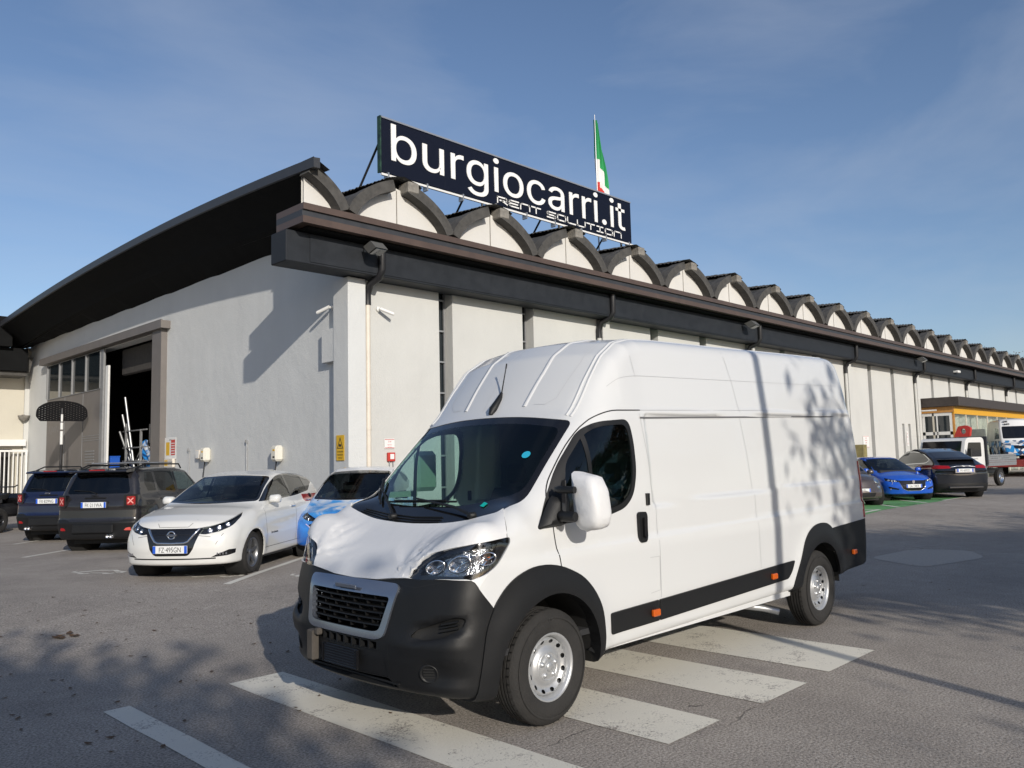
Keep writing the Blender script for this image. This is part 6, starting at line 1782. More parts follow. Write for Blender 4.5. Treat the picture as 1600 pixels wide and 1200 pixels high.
# ---- right-hand row: blue hatchback, grey-brown city car, dark liftback
M_BLUE = mat('bright_blue_paint', (.010, .085, .50), .2, coat=.8)
P208 = dict(wb=2.54, hw=.87, h=1.44, r=.32, res=.05,
 TL=[(-7, .9), (-3.4, .85), (-3.3, .98), (-2.6, 1.0), (-.6, .95), (-.1, .93), (.4, .83), (.68, .72), (.78, .5), (1.4, .2)],
 TC=[(-7, .3), (-3.4, .8), (-3.2, 1.05), (-2.9, 1.33), (-2.2, 1.42), (-1.6, 1.435), (-1.2, 1.39), (-.15, .93), (.3, .7), (1, .4)],
 WL=[(0, .82), (.3, .85), (.6, .87), (.85, .85), (1.0, .80)], WC=[(.7, .84), (.98, .77), (1.2, .70), (1.44, .56)],
 F=[(0, .68), (.3, .74), (.5, .80), (.7, .77), (1, .6)], R=[(0, 3.25), (.5, 3.38), (1.0, 3.3), (1.5, 3.0)], bF=.28, zc=.8, paint=M_BLUE, rim=M_RIMDK, seatz=.36)
P208['regions'] = [
 ('windscreen', rp([(-.68, .97), (0, .95), (.68, .97), (.55, 1.36), (0, 1.385), (-.55, 1.36)], .05), 'front', 'front', 'windscreen', M_TINT, -.003),
 ('daylight', rp([(-.45, .98), (-1.05, 1.28), (-1.5, 1.36), (-2.6, 1.33), (-2.9, 1.1), (-2.6, 1.02)], .05), 'side', 'side', 'side_window', M_DARKGL, -.002),
 ('grille', rp([(-.46, .66), (.46, .66), (.36, .40), (.2, .33), (-.2, .33), (-.36, .40)], .04), 'front', 'front', 'grille', M_BLKGL, -.003),
 ('headlight', rp([(.74, .46, .665), (.60, .66, .70), (.38, .80, .75), (.46, .80, .66), (.62, .68, .62), (.76, .48, .61)], .02), 'x', 'fdiag', 'headlight', M_CLEAR, .002),
 ('intake', rp([(.48, .36), (.72, .40), (.76, .47), (.70, .47), (.46, .40)], .02), 'front', 'fhalf', 'side_intake', M_BLKGL, -.003)]
car5, S5 = make_car('parked_car', 'bright blue hatchback facing the camera on the green bays', 'car', (28.378, 9.938), 228, P208)
for sg in (1, -1):
    mirror(car5, -.55, .80, .98, M_BLUE, sg)
    S5.piece('headlight', 'lamp_housing', mat('lamp_housing', (.03, .032, .036), .25, metal=.5), car5, off=-.045, keep=lambda c, sg=sg: c[1]*sg > 0)
    b = B(); q0, _ = S5.hit((1.4, .62*sg, .62), (-1, 0, 0)); q1, _ = S5.hit((1.4, .70*sg, .36), (-1, 0, 0)); b.tube([Vector(q0)+Vector((.006, 0, 0)), Vector(q1)+Vector((.006, 0, 0))], .011, 6); b.build('running_light', M_LAMP, car5)
lamp_inside(car5, S5, [(.62, .66), (.70, .68), (-.62, .66), (-.70, .68), (.54, .65), (-.54, .65)], r=.035)
p, g = S5.hit((1.4, 0, .6), (-1, 0, 0)); plate(car5, 'GA\u00b7198ER', (p[0]+.04, 0, .485), 0)
b = B(); b.prism(rp([(-.03, -.03), (.01, -.05), (.03, -.02), (.05, .03), (.03, .07), (-.02, .07), (-.04, .03)], .01, 2), lambda a, c, t: (p[0]+t, a, .60+c), 0, .012); b.build('badge', M_CHROME, car5)
S5.ribbon('grille_trim', M_CHROME, car5, [(1.4, -.46, .66), (1.4, -.36, .40), (1.4, -.2, .33), (1.4, .2, .33), (1.4, .36, .40), (1.4, .46, .66)], (-1, 0, 0), w=.012, depth=.006)

M_TESLA = mat('dark_blue_grey_paint', (.020, .023, .030), .2, metal=.4, coat=1.0)
TES = dict(wb=2.965, hw=1.0, h=1.69, r=.37, res=.055,
 TL=[(-7, .9), (-4.15, .85), (-4.02, 1.10), (-3.6, 1.14), (-1.0, 1.05), (-.1, 1.0), (.4, .90), (.7, .78), (.86, .5), (1.4, .2)],
 TC=[(-7, .3), (-4.25, .9), (-4.02, 1.12), (-3.5, 1.36), (-2.9, 1.56), (-2.2, 1.67), (-1.7, 1.68), (-1.2, 1.62), (-.1, 1.05), (.4, .8), (1, .4)],
 WL=[(0, .92), (.4, .97), (.7, 1.0), (1.0, .98), (1.15, .90)], WC=[(.8, .97), (1.1, .88), (1.4, .76), (1.69, .60)],
 F=[(0, .8), (.5, .9), (1, .8)], R=[(0, 3.95), (.4, 4.08), (.8, 4.10), (1.1, 4.06), (1.5, 3.6)], bF=.3, bR=.30, bRW=.2, zc=.9, paint=M_TESLA, rim=M_RIMDK, inside=True, tap=.08, tapC=.10)
TES['regions'] = [
 ('rear_glass', rp([(-.64, 1.20), (.64, 1.20), (.58, 1.48), (.50, 1.58), (-.50, 1.58), (-.58, 1.48)], .05), 'front', 'rear', 'rear_window', M_BLKGL, -.003),
 ('lamp', rp([(.40, 1.0), (.95, .98), (.97, 1.08), (.90, 1.12), (.42, 1.08)], .02), 'front', 'rhalf', 'tail_light', M_REDLENS, .003),
 ('daylight', rp([(-.6, 1.12), (-1.3, 1.50), (-1.9, 1.58), (-2.7, 1.50), (-3.30, 1.28), (-3.1, 1.18), (-1.6, 1.12)], [.03, .3, .3, .3, .02, .1, .1]), 'side', 'side', 'side_window', M_BLKGL, -.002),
 ('lower', [(-1.1, .2), (1.1, .2), (1.1, .50), (-1.1, .50)], 'front', 'rear', 'rear_bumper', M_BLKPL, .003)]
car6, S6 = make_car('parked_car', 'dark blue-grey fastback car seen from behind, beside the bright blue hatchback', 'car', (30.667, 9.188), 41, TES, True)
S6.ribbon('chrome_strip', M_CHROME, car6, [(-6, -.40, 1.04), (-6, -.2, 1.07), (-6, .2, 1.07), (-6, .40, 1.04)], (1, 0, 0), w=.022, depth=.008)
for sg in (1, -1):
    S6.ribbon('window_trim', M_CHROME, car6, [(x_, 1.5*sg, z_) for x_, z_ in rp([(-.6, 1.12), (-1.3, 1.50), (-1.9, 1.58), (-2.7, 1.50), (-3.30, 1.28), (-3.1, 1.18), (-1.6, 1.12)], [.03, .3, .3, .3, .05, .1, .1])], (0, -sg, 0), w=.022, off=.004, closed=True)
p, g = S6.hit((-6, 0, .93), (1, 0, 0)); b = B(); b.box(p[0]-.004, p[0]+.02, -.32, .32, .84, .99, bev=.01); b.build('plate_recess', M_CHROME, car6)
plate(car6, 'FK\u00b7609ZC', (p[0]-.008, 0, .93), math.pi)
text_obj('tailgate_lettering', 'T E S L A', M_CHROME, car6, (p[0]+.02, .16, 1.055), (math.pi/2, 0, -math.pi/2), .05, 1.0, .012)
b = B(); b.box(-3.90, -3.55, -.60, .60, 1.285, 1.30, bev=.006); b.build('spoiler', M_TESLA, car6)
b = B(); b.box(p[0]-.02, p[0]+.05, -.55, .55, .34, .42, bev=.02); b.build('diffuser', M_RIMDK, car6)

M_BROWNG = mat('brown_grey_paint', (.085, .070, .064), .25, metal=.3, coat=.8)
F5 = dict(wb=2.32, hw=.84, h=1.53, r=.315, res=.05,
 TL=[(-7, .9), (-3.0, .85), (-2.9, 1.0), (-2.2, 1.02), (-.5, .98), (0, .96), (.3, .88), (.52, .76), (.62, .5), (1.4, .2)],
 TC=[(-7, .3), (-3.0, .8), (-2.85, 1.1), (-2.5, 1.42), (-1.8, 1.52), (-1.2, 1.50), (-.9, 1.40), (-.2, .98), (.3, .75), (1, .4)],
 WL=[(0, .79), (.3, .82), (.6, .84), (.85, .81), (1.0, .76)], WC=[(.7, .80), (1.0, .74), (1.3, .66), (1.53, .52)],
 F=[(0, .56), (.3, .64), (.5, .66), (.8, .58), (1, .5)], R=[(0, 2.85), (.5, 2.98), (1.0, 2.9), (1.5, 2.6)], bF=.34, zc=.8, paint=M_BROWNG, rim=M_RIMDK)
F5['regions'] = [
 ('windscreen', rp([(-.62, 1.02), (.62, 1.02), (.54, 1.42), (-.54, 1.42)], .06), 'front', 'front', 'windscreen', M_TINT, -.003),
 ('daylight', rp([(-.55, 1.03), (-1.05, 1.38), (-1.9, 1.42), (-2.4, 1.15), (-2.2, 1.06)], .06), 'side', 'side', 'side_window', M_DARKGL, -.002),
 ('lower', rp([(-.45, .40), (.45, .40), (.40, .28), (-.40, .28)], .03), 'front', 'front', 'lower_intake', M_BLKPL, -.003)]
car7, S7 = make_car('parked_car', 'grey-brown little city car with round lamps, mostly hidden behind the tail of the van', 'car', (25.061, 10.226), 228.6, F5)
for sg in (1, -1):
    mirror(car7, -.5, .76, .98, M_BROWNG, sg)
    for (yy, zz, rr) in ((.56, .74, .085), (.60, .56, .05)):
        p, g = S7.hit((1.4, yy*sg, zz), (-1, 0, 0)); n_ = Vector(g); c = Vector(p); e1 = Vector((0, 0, 1)).cross(n_).normalized(); e2 = n_.cross(e1)
        b = B(); b.lathe([(rr*1.12, -.004), (rr*1.1, .014), (rr, .016)], lambda a, q, h: tuple(c+e1*a+e2*q+n_*h), 20, 1); b.lathe([(rr, .014), (rr*.6, .004), (0, .0)], lambda a, q, h: tuple(c+e1*a+e2*q+n_*h), 20, 0)
        b.build('headlight', [M_LAMP, M_CHROME], car7)
p, g = S7.hit((1.4, 0, .5), (-1, 0, 0)); plate(car7, 'GB\u00b7571', (p[0]+.01, 0, .47), 0)
# ------------------------------------------------------------------ roof sign and flag
SG = thing('roof_sign', 'long dark blue roof sign with white lettering standing above the front eave', 'sign', (19.3, 18.2, 9.9))
def at(root, b, name, m, par=None):
    o = b.build(name, m, par or root); o.data.transform(Matrix.Translation(-root.location)); return o
M_SIGNB = mat('dark_blue_sign_panel', (.004, .006, .016), .5, spec=.2, noise=.1)
b = B(); b.box(13.44, 25.25, 18.2, 18.32, 9.92, 11.54); PAN = at(SG, b, 'sign_panel', M_SIGNB)
b = B()
for k in range(1, 5): b.box(13.44+k*2.36, 13.45+k*2.36, 18.196, 18.199, 9.93, 11.53)
at(SG, b, 'panel_joint', mat('sign_joint', (.003, .005, .015), .5))['kind'] = 'stuff'
b = B(); b.box(13.40, 13.438, 18.19, 18.33, 9.9, 11.56); at(SG, b, 'side_edge', mat('green_edge_film', (.015, .05, .03), .5, noise=.9, nscale=6))
b = B(); b.box(13.44, 25.25, 18.17, 18.199, 11.50, 11.55); at(SG, b, 'top_edge', mat('thin_pale_edge', (.20, .22, .26), .5))
M_LETT = mat('white_letter_face', (.78, .78, .76), .45)
t1 = text_obj('lettering', 'burgiocarri.it', M_LETT, SG, (0, 0, 0), (math.pi/2, 0, 0), 1.0, 1.0, .01, 'LEFT', 1.0, .002)
co = [v.co for v in t1.data.vertices]
x0, x1 = min(c.x for c in co), max(c.x for c in co)
bl = 1.11/ (max(c.y for c in co))
sxx = (24.86-13.78)/(x1-x0)
t1.data.transform(Matrix.Diagonal((sxx, bl, 1, 1)))
t1.location = (13.78-19.3-x0*sxx, -.012, 10.34-9.9)
b = B(); wl = .435
stroke_text(b, 'RENT SOLUTION', wl, .19, .10, .045, lambda a, c, t: (18.02+a, 18.188-t, 10.005+c), .01)
at(SG, b, 'tagline_lettering', M_LETT)['kind'] = 'stuff'
b = B(); b.box(13.4, 25.3, 18.12, 18.18, 9.80, 9.86); at(SG, b, 'bottom_rail', M_WHITEM)
for k in range(9):
    xx = 13.6+k*1.42
    b = B(); b.box(xx, xx+.05, 18.1, 18.3, 9.70, 9.91); at(SG, b, 'rail_bracket', M_STEEL)
for xx in (13.7, 17.5, 21.2, 24.8):
    b = B(); b.tube([(xx, 18.35, 11.3), (xx-.1, 19.9, 9.35)], .035, 8); at(SG, b, 'strut', M_BLACKM)
    b = B(); b.tube([(xx, 18.36, 9.4), (xx, 18.36, 11.5)], .04, 8); at(SG, b, 'upright', M_BLACKM)
FG = thing('flag', 'green, white and red flag hanging on a pole behind the roof sign', 'flag', (25.52, 20, 9.2))
b = B(); b.tube([(25.52, 20, 9.2), (25.52, 20, 15.72)], [.035, .018], 8); at(FG, b, 'pole', M_STEEL)
def flagcol(name, c0, c1, z0a, z1a, m):
    b = B(); vs = []; nu, nv = 10, 18
    for i in range(nu):
        u = c0+(c1-c0)*i/(nu-1)
        for j in range(nv):
            v_ = j/(nv-1)
            # the cloth hangs in folds: far end sags down
            w = .05+.16*v_+.24*math.sin(min(1, v_*1.15)*math.pi)
            x = 25.55+u*w*1.35-.03; y = 20+.10*math.sin(u*17+v_*3)*(.3+v_)
            top = 15.35-.55*u; z = top-v_*(top-(12.05+.35*(1-u)))
            vs.append((x, y, z))
    b.add(vs, [(i*nv+j, (i+1)*nv+j, (i+1)*nv+j+1, i*nv+j+1) for i in range(nu-1) for j in range(nv-1)], 0, True)
    return b, m
def flag_part(name, m, keep):
    vs = []; fs = []; nu, nv = 44, 110
    for i in range(nu):
        u = i/(nu-1)
        for j in range(nv):
            v_ = j/(nv-1); w = .10+.62*math.sin(min(1, v_*.62+.0)*math.pi)**1.2
            x = 25.53+u*w; y = 20+.09*math.sin(u*15+v_*4)
            z = 15.55-.25*u-v_*(3.6-.3*math.sin(u*5))
            vs.append((x, y, z))
    for i in range(nu-1):
        for j in range(nv-1):
            u = (i+.5)/(nu-1); v_ = (j+.5)/(nv-1)
            s_ = v_*1.0-.22*u+.12
            k = 0 if s_ < .58 else (1 if s_ < .86 else 2)
            if k == keep: fs.append((i*nv+j, (i+1)*nv+j, (i+1)*nv+j+1, i*nv+j+1))
    b = B(); b.add(vs, fs, 0, True); o = at(FG, b, name, m)
    bm = bmesh.new(); bm.from_mesh(o.data); bmesh.ops.delete(bm, geom=[v for v in bm.verts if not v.link_faces], context='VERTS'); bm.to_mesh(o.data); bm.free()
flag_part('green_cloth', mat('green_flag_cloth', (.02, .30, .09), .8), 0)
flag_part('white_cloth', mat('white_flag_cloth', (.75, .74, .72), .8), 1)
flag_part('red_cloth', mat('red_flag_cloth', (.55, .04, .03), .8), 2)

# ------------------------------------------------------------------ cameras, floodlights, signs, chargers
def cctv(loc, rz, label, tilt=.35):
    t = thing('security_camera', label, 'camera', loc, rz, 'security cameras on the wall corner')
    b = B(); b.lathe([(.0, .0), (.075, .0), (.075, .03), (.05, .05), (0, .05)], lambda a, c, h: (a, -h, c), 16); b.tube([(0, -.04, 0), (.0, -.12, -.02)], .025, 8); b.build('mount', M_WHITEM, t)
    b = B(); d = Vector((.8, -.45, -tilt)).normalized(); p = Vector((-.03, -.13, -.01)); b.tube([p, p+d*.36], .05, 12); b.build('housing', M_WHITEM, t)
    b = B(); b.tube([p+d*.355, p+d*.40], .045, 12); b.build('lens_hood', M_WHITEM if False else M_WHITEM, t)
    b = B(); b.tube([p+d*.395, p+d*.402], .04, 12); b.build('lens', M_BLKGL, t)
    return t
cctv((13.10, 17.94, 5.90), 0, 'white camera on the long wall right of the corner column')
c_ = cctv((12.19, 18.75, 5.97), -math.pi/2, 'white camera on the gable side of the corner column'); c_.scale = (-1, 1, 1)
cc = thing('security_camera', 'small white camera under the charcoal beam above the annex', 'camera', (60.6, 17.3, 7.0))
b = B(); b.box(-.1, .45, -.3, -.12, -.08, .08, bev=.03); b.box(-.12, -.02, -.12, .0, -.06, .06); b.build('housing', M_WHITEM, cc)
def flood(x, z, label):
    t = thing('floodlight', label, 'lamp', (x, 16.95, z), 0, 'floodlights under the gutter'); t.scale = (.8, .9, .8)
    b = B()
    b.prism([(-.30, -.10), (.05, -.22), (.30, .05), (-.05, .16)], lambda a, c, t_: (t_, a-.12, c), -.26, .22); b.build('housing', mat('grey_floodlight', (.10, .10, .095), .5), t)
    b = B(); b.prism([(-.28, -.125), (.03, -.235), (.03, -.245), (-.28, -.135)], lambda a, c, t_: (t_, a-.12, c), -.22, .18); b.build('glass', M_BUILDGLASS, t)
    b = B(); b.tube([(0, .05, 0), (0, .34, .05)], .025, 6); b.tube([(-.1, .2, .1), (-.1, .36, .1), (-.1, .36, -.3)], .012, 6); b.build('bracket', M_BLACKM, t)
flood(12.25, 7.25, 'grey floodlight under the gutter at the corner of the warehouse')
flood(31.9, 7.28, 'grey floodlight under the gutter above the roof of the van')
flood(53.0, 7.28, 'grey floodlight under the gutter beside the annex')

def wall_sign(name, label, loc, axis, w, h, face, lines, mtext, group=None, edge=None):
    """axis 'y': faces -y; 'x': faces -x"""
    t = thing(name, label, 'sign', loc, 0 if axis == 'y' else -math.pi/2, group)
    b = B(); b.box(-w/2, w/2, -.012, 0, -h/2, h/2, bev=.004); b.build('sign_face', face, t)
    if edge:
        b = B()
        for q in ((-w/2+.01, w/2-.01, h/2-.03, h/2-.015), (-w/2+.01, w/2-.01, -h/2+.015, -h/2+.03)): b.box(q[0], q[1], -.0145, -.0125, q[2], q[3])
        b.build('sign_border', edge, t)
    n = len(lines)
    for k, (s, zz, sz) in enumerate(lines):
        o = text_obj('sign_lettering', s, mtext, t, (0, -.0135, zz), (math.pi/2, 0, 0), sz, .8, .0008, 'CENTER')
        wd = max(v.co.x for v in o.data.vertices)-min(v.co.x for v in o.data.vertices)
        if wd*.8 > w*.86: o.scale = (w*.86/wd, 1, 1)
    return t
ys_ = wall_sign('warning_sign', 'tall yellow warning sign with a triangle on the corner column', (11.985, 18.10, 2.14), 'x', .36, .66, M_YEL,
    [('ATTENZIONE', -.12, .075), ('PASSAGGIO', -.20, .075), ('VEICOLI', -.28, .075)], M_BLACKP)
b = B(); slab(b, [(-.14, -.02), (.14, -.02), (0, .28)], [[(-.105, .0), (.105, .0), (0, .225)]], lambda a, c, t: (a, -.013-t, c), 0, .001)
b.box(-.055, .055, -.0142, -.0131, .03, .075); b.box(-.045, .02, -.0142, -.0131, .0755, .10); b.box(.03, .055, -.0142, -.0131, .0755, .088)
b.build('sign_pictogram', M_BLACKP, ys_)
wall_sign('fire_sign', 'small red and white notice on the long wall above the red box', (13.43, 17.935, 2.24), 'y', .34, .27, M_WHITE, [('STOP', .035, .075), ('VIETATO', -.045, .06), ('ACCESSO', -.11, .05)], M_REDP, None, M_REDP)
hb_ = thing('fire_call_box', 'small red box with a white glass on the long wall under the red notice', 'box', (13.46, 17.94, 1.88))
b = B(); b.box(-.12, .12, -.08, 0, -.12, .12, bev=.012); b.build('housing', M_RED, hb_)
b = B(); b.box(-.06, .07, -.088, -.081, -.06, .08); b.build('glass', M_WHITE, hb_)
b = B(); b.tube([(-.05, -.04, -.12), (-.05, -.03, -1.4)], .012, 6); b.tube([(.07, -.04, -.12), (.07, -.03, -1.4)], .012, 6); b.build('conduit', M_STEEL, hb_)
wall_sign('notice_board', 'white notice with yellow and red panels beside the hall door', (12.185, 29.15, 2.42), 'x', .95, .78, M_WHITE, [('NOTA', .27, .11)], M_BLACKP)
b = B(); b.box(-.36, -.06, -.0145, -.0125, -.25, .22); o = b.build('yellow_panel', M_YEL, bpy.data.objects['notice_board'])
b = B(); b.box(.06, .40, -.0145, -.0125, -.25, .30); o = b.build('red_panel', M_REDP, bpy.data.objects['notice_board'])
for k in range(5):
    b = B(); b.box(.09, .37, -.0155, -.0147, -.20+k*.09, -.17+k*.09); b.build('notice_line', M_WHITE, bpy.data.objects['notice_board'])
ns = wall_sign('notice_sign', 'red and white notice on the long wall behind the grey-brown city car', (46.24, 17.93, 2.27), 'y', .80, .64, M_WHITE, [('AREA', .17, .12), ('RISERVATA', .04, .11), ('CLIENTI', -.09, .11), ('SOLO', -.21, .1)], M_REDP, None, M_REDP)
wall_sign('tall_sign', 'narrow white sign with red letters between the two wall slits', (52.75, 17.93, 2.45), 'y', .30, .90, M_WHITE, [('P', .25, .2), ('R', .05, .2), ('I', -.15, .2), ('V', -.35, .2)], M_REDP)
mb = thing('meter_box', 'olive metal cabinet against the long wall behind the van', 'cabinet', (44.6, 17.6, .1))
b = B(); b.box(-.35, .1, -.3, .3, 0, 2.0, bev=.02); b.build('cabinet_body', mat('olive_paint', (.20, .17, .07), .6, noise=.3), mb)
b = B(); b.box(-.30, .05, -.312, -.301, .15, 1.85); b.build('door', mat('olive_door', (.26, .22, .09), .6, noise=.3), mb)

def charger(y, z0, label, big=True):
    t = thing('wall_charger', label, 'charger', (12.19, y, z0), 0, 'white charging boxes on the gable wall')
    b = B(); b.box(-.26, 0, -.17, .17, 0, .46, bev=.06); b.build('housing', mat('cream_plastic', (.70, .68, .60), .35), t)
    b = B()
    for zz in (.12, .31): b.lathe([(.0, .012), (.05, .012), (.06, .0), (.06, -.02)], lambda a, c, h, zz=zz: (-.13+a, .172+h, zz+c), 16)
    b.build('socket', M_BLKGL, t)
    for zz in (.10, .30):
        q = B(); q.box(-.266, -.261, -.09, .02, zz, zz+.05); q.build('label_plate', M_YEL if zz > .2 else M_BLACKP, t)
    q = B(); q.tube([(-.1, .1, 0), (-.14, .14, -.5), (-.08, .05, -.9), (-.05, .0, -1.3)], .02, 6); q.build('cable', M_BLACKM, t)
charger(26.1, 1.90, 'white charging box on the gable wall above the dark grey SUV')
charger(21.47, 1.84, 'white charging box on the gable wall above the white hatchback')
cb = thing('junction_box', 'pale box mounted beside the charging box above the dark grey SUV', 'box', (12.19, 26.75, 2.0)); b = B(); b.box(-.12, 0, -.15, .15, 0, .30, bev=.02); b.build('housing', M_CREAMPIPE, cb); b = B(); b.box(-.125, -.121, -.12, .12, .03, .27); b.build('lid', M_WHITEM, cb)
for yy, zz in ((23.5, 2.45), (27.6, 2.3)):
    pp_ = thing('conduit_pipe', 'thin steel conduit on the gable wall %s' % ('between the two charging boxes' if yy < 25 else 'left of both charging boxes'), 'pipe', (12.17, yy, .1))
    b = B(); b.tube([(0, 0, 0), (0, 0, zz-.1)], .022, 8); b.build('pipe', M_STEEL, pp_); b = B(); b.box(-.04, .03, -.04, .04, zz-.12, zz-.02); b.build('end_cap', M_STEEL, pp_)
jb = thing('door_control_box', 'taupe and yellow box below the notice beside the hall door', 'box', (12.18, 29.1, 1.75))
b = B(); b.box(-.1, 0, -.35, .35, 0, .30, bev=.01); b.build('housing', M_CREAMPIPE, jb); b = B(); b.box(-.105, -.101, .05, .30, .05, .25); b.build('label_plate', M_YEL, jb)
wl_ = thing('wall_lamp', 'grey cone lamp on the cream wing', 'lamp', (11.95, 46.5, 4.45)); b = B(); b.lathe([(.28, .08), (.26, 0), (.08, -.22), (0, -.24)], lambda a, c, h: (a, c-.15, h), 16); b.build('shade', M_CONCL, wl_); b = B(); b.box(-.05, .05, -.15, .1, .08, .13); b.build('bracket', M_CONCL, wl_)
vh = thing('vent_hood', 'hooded grey lamp under the black eaves at the left end of the gable', 'lamp', (11.6, 45.6, 6.9)); b = B(); b.prism([(-.45, .5), (.45, .5), (.30, -.25), (-.15, -.45)], lambda a, c, t: (a, t, c), -.2, .25); b.build('hood', M_CONC, vh); b = B(); b.lathe([(0, -.1), (.1, -.08), (.12, 0)], lambda a, c, h: (a-.0, c-.3, h-.15), 12); b.build('bulb', M_WHITEM, vh)

# ------------------------------------------------------------------ basketball hoop
HP = thing('basketball_hoop', 'black fan-shaped basketball backboard on a portable pole before the hall door', 'basketball hoop', (11.0, 37.2, .1), R(73.5))
# local: board faces the hall (+x), width along y
bd = rp([(-.95, -.18), (-.80, -.38), (.80, -.38), (.95, -.18), (.93, .16), (.60, .40), (0, .50), (-.60, .40), (-.93, .16)], [.05, .05, .05, .05, .2, .3, .3, .3, .2])
holes = []
for i in range(17):
    for j in range(9):
        y = -.85+i*.105; z = -.32+j*.092+(.046 if i % 2 else 0)
        if pip(np.array([[y, z]]), inset(bd, .05))[0] and abs(y) > .07: holes.append([(y-.020, z), (y, z-.011), (y+.020, z), (y, z+.011)])
b = B(); slab(b, bd, holes, lambda a, c, t: (t, a, 4.05+c), -.02, .02); b.build('backboard', mat('matt_black_board', (.010, .010, .011), .9, spec=.1), HP)
b = B(); b.tube([(-.10, 0, .1), (-.10, 0, 2.7)], .055, 10); b.tube([(-.10, 0, 3.6), (-.02, 0, 4.2)], .05, 10); b.build('pole', M_BLACKM, HP)
b = B(); b.tube([(-.10, 0, 2.7), (-.10, 0, 3.25)], .058, 10); b.tube([(-.10, 0, 3.32), (-.10, 0, 3.6)], .058, 10); b.tube([(-.10, 0, 3.6), (-.10, 0, 3.95)], .045, 8); b.build('pole_sleeve', M_WHITEM, HP)
b = B(); b.box(-.6, .5, -.4, .4, 0, .15, bev=.04); b.build('base', M_BLACKM, HP)
b = B(); 
rr_ = [( .27+.225*math.cos(t), .225*math.sin(t), 3.78) for t in np.linspace(0, 2*math.pi, 20)]; b.tube(rr_, .01, 6, caps=False); b.build('rim', M_RED, HP)

# ------------------------------------------------------------------ things inside the hall door
ST = thing('steel_platform', 'grey steel platform with handrails just inside the hall door', 'platform', (13.0, 34.0, .12))
for (x, y, h) in ((0, 0, 3.2), (0, 1.6, 3.5), (1.0, 0, 3.2), (1.0, 1.6, 3.5)):
    b = B(); b.box(x-.04, x+.04, y-.04, y+.04, 0, h); b.build('post', M_STEEL, ST)
for zz in (1.9, 2.45, 3.15):
    b = B(); b.box(-.03, .03, -.6, 1.9, zz, zz+.05); b.build('rail', M_STEEL, ST)
b = B(); b.box(0, 1, -.5, 1.8, 1.85, 1.895); b.build('deck', M_GSTEEL, ST)
for k in range(3):
    b = B(); b.tube([(-.1+k*.1, 1.5+k*.55, 4.6-k*.7), (.1+k*.15, .9+k*.5, 1.6)], .05, 6); b.build('brace', M_STEEL, ST)
BC = thing('blue_crate', 'blue plastic crate inside the hall door beside the steel platform', 'crate', (12.9, 37.05, 1.25))
b = B()
b.box(-.3, .3, -.25, .25, 0, .04); b.box(-.3, -.27, -.25, .25, .04, 1.0); b.box(.27, .3, -.25, .25, .04, 1.0); b.box(-.27, .27, -.25, -.22, .04, 1.0); b.box(-.27, .27, .22, .25, .04, 1.0); b.build('crate_body', mat('blue_plastic', (.015, .10, .50), .4), BC)
b = B(); b.box(-.32, .32, -.27, .27, 1.0, 1.04); b.build('crate_rim', mat('blue_plastic', (.015, .10, .50), .4), BC)
BC2 = thing('crate_stand', 'grey trolley under the blue crate inside the hall door', 'trolley', (12.9, 37.05, .12)); b = B(); b.box(-.35, .35, -.3, .3, 1.1, 1.17)
b.build('shelf', M_GSTEEL, BC2)
for x, y in ((-.3, -.25), (.3, -.25), (-.3, .25), (.3, .25)): b = B(); b.box(x-.02, x+.02, y-.02, y+.02, 0, 1.1); b.build('leg', M_STEEL, BC2)
MC = thing('machine', 'dark machine under a blue and white tarpaulin inside the hall door', 'machine', (14.3, 35.2, .12))
b = B(); b.box(-.8, .8, -1.4, .6, .3, 2.1, bev=.15); b.box(-.6, .6, -1.3, .4, 2.1, 2.7, bev=.2); b.build('machine_body', mat('oily_dark_metal', (.03, .03, .032), .5, noise=.4), MC)
for k in range(6):
    b = B(); b.tube([(-.85, -1.2+k*.28, 1.2), (-.95, -1.1+k*.28, 1.9), (-.7, -1.15+k*.28, 2.5)], .04, 8); b.build('hose', M_BLACKM if k % 2 else M_STEEL, MC)
b = B(); vs = []
for i in range(9):
    for j in range(9): vs.append((-.98-.06*math.sin(i*1.3+j), -1.1+.10*i-.08*j, 2.75-.14*j+.05*math.sin(i*2.0)))
b.add(vs, [(i*9+j, (i+1)*9+j, (i+1)*9+j+1, i*9+j+1) for i in range(8) for j in range(8)], 0, True)
_tarp = mat('blue_white_tarpaulin', (.55, .60, .66), .5); _nt = _tarp.node_tree; _rr = N(_nt, 'ShaderNodeValToRGB'); _tt = N(_nt, 'ShaderNodeTexCoord'); _nn = N(_nt, 'ShaderNodeTexNoise'); _nn.inputs['Scale'].default_value = 2.2
_nt.links.new(_tt.outputs['Object'], _nn.inputs['Vector']); _nt.links.new(_nn.outputs['Fac'], _rr.inputs[0]); _rr.color_ramp.elements[0].position = .45; _rr.color_ramp.elements[0].color = (.02, .22, .6, 1); _rr.color_ramp.elements[1].position = .55; _rr.color_ramp.elements[1].color = (.6, .65, .7, 1)
_nt.links.new(_rr.outputs[0], _nt.nodes['Principled BSDF'].inputs['Base Color'])
b.build('tarpaulin', _tarp, MC)
RK = thing('storage_rack', 'tall grey storage rack in the dark of the hall', 'rack', (20, 30.4, .12))
M_RACK = mat('rack_grey', (.30, .30, .31), .5)
for yy in (0, 2.2, 4.4):
    for xx in (0, 1.0): b = B(); b.box(xx-.05, xx+.05, yy-.05, yy+.05, 0, 6.2); b.build('upright', M_RACK, RK)
for zz in (1.6, 3.2, 4.4, 5.6):
    for xx in (0, 1.0): b = B(); b.box(xx-.03, xx+.03, 0, 4.4, zz, zz+.12); b.build('beam', M_RACK, RK)

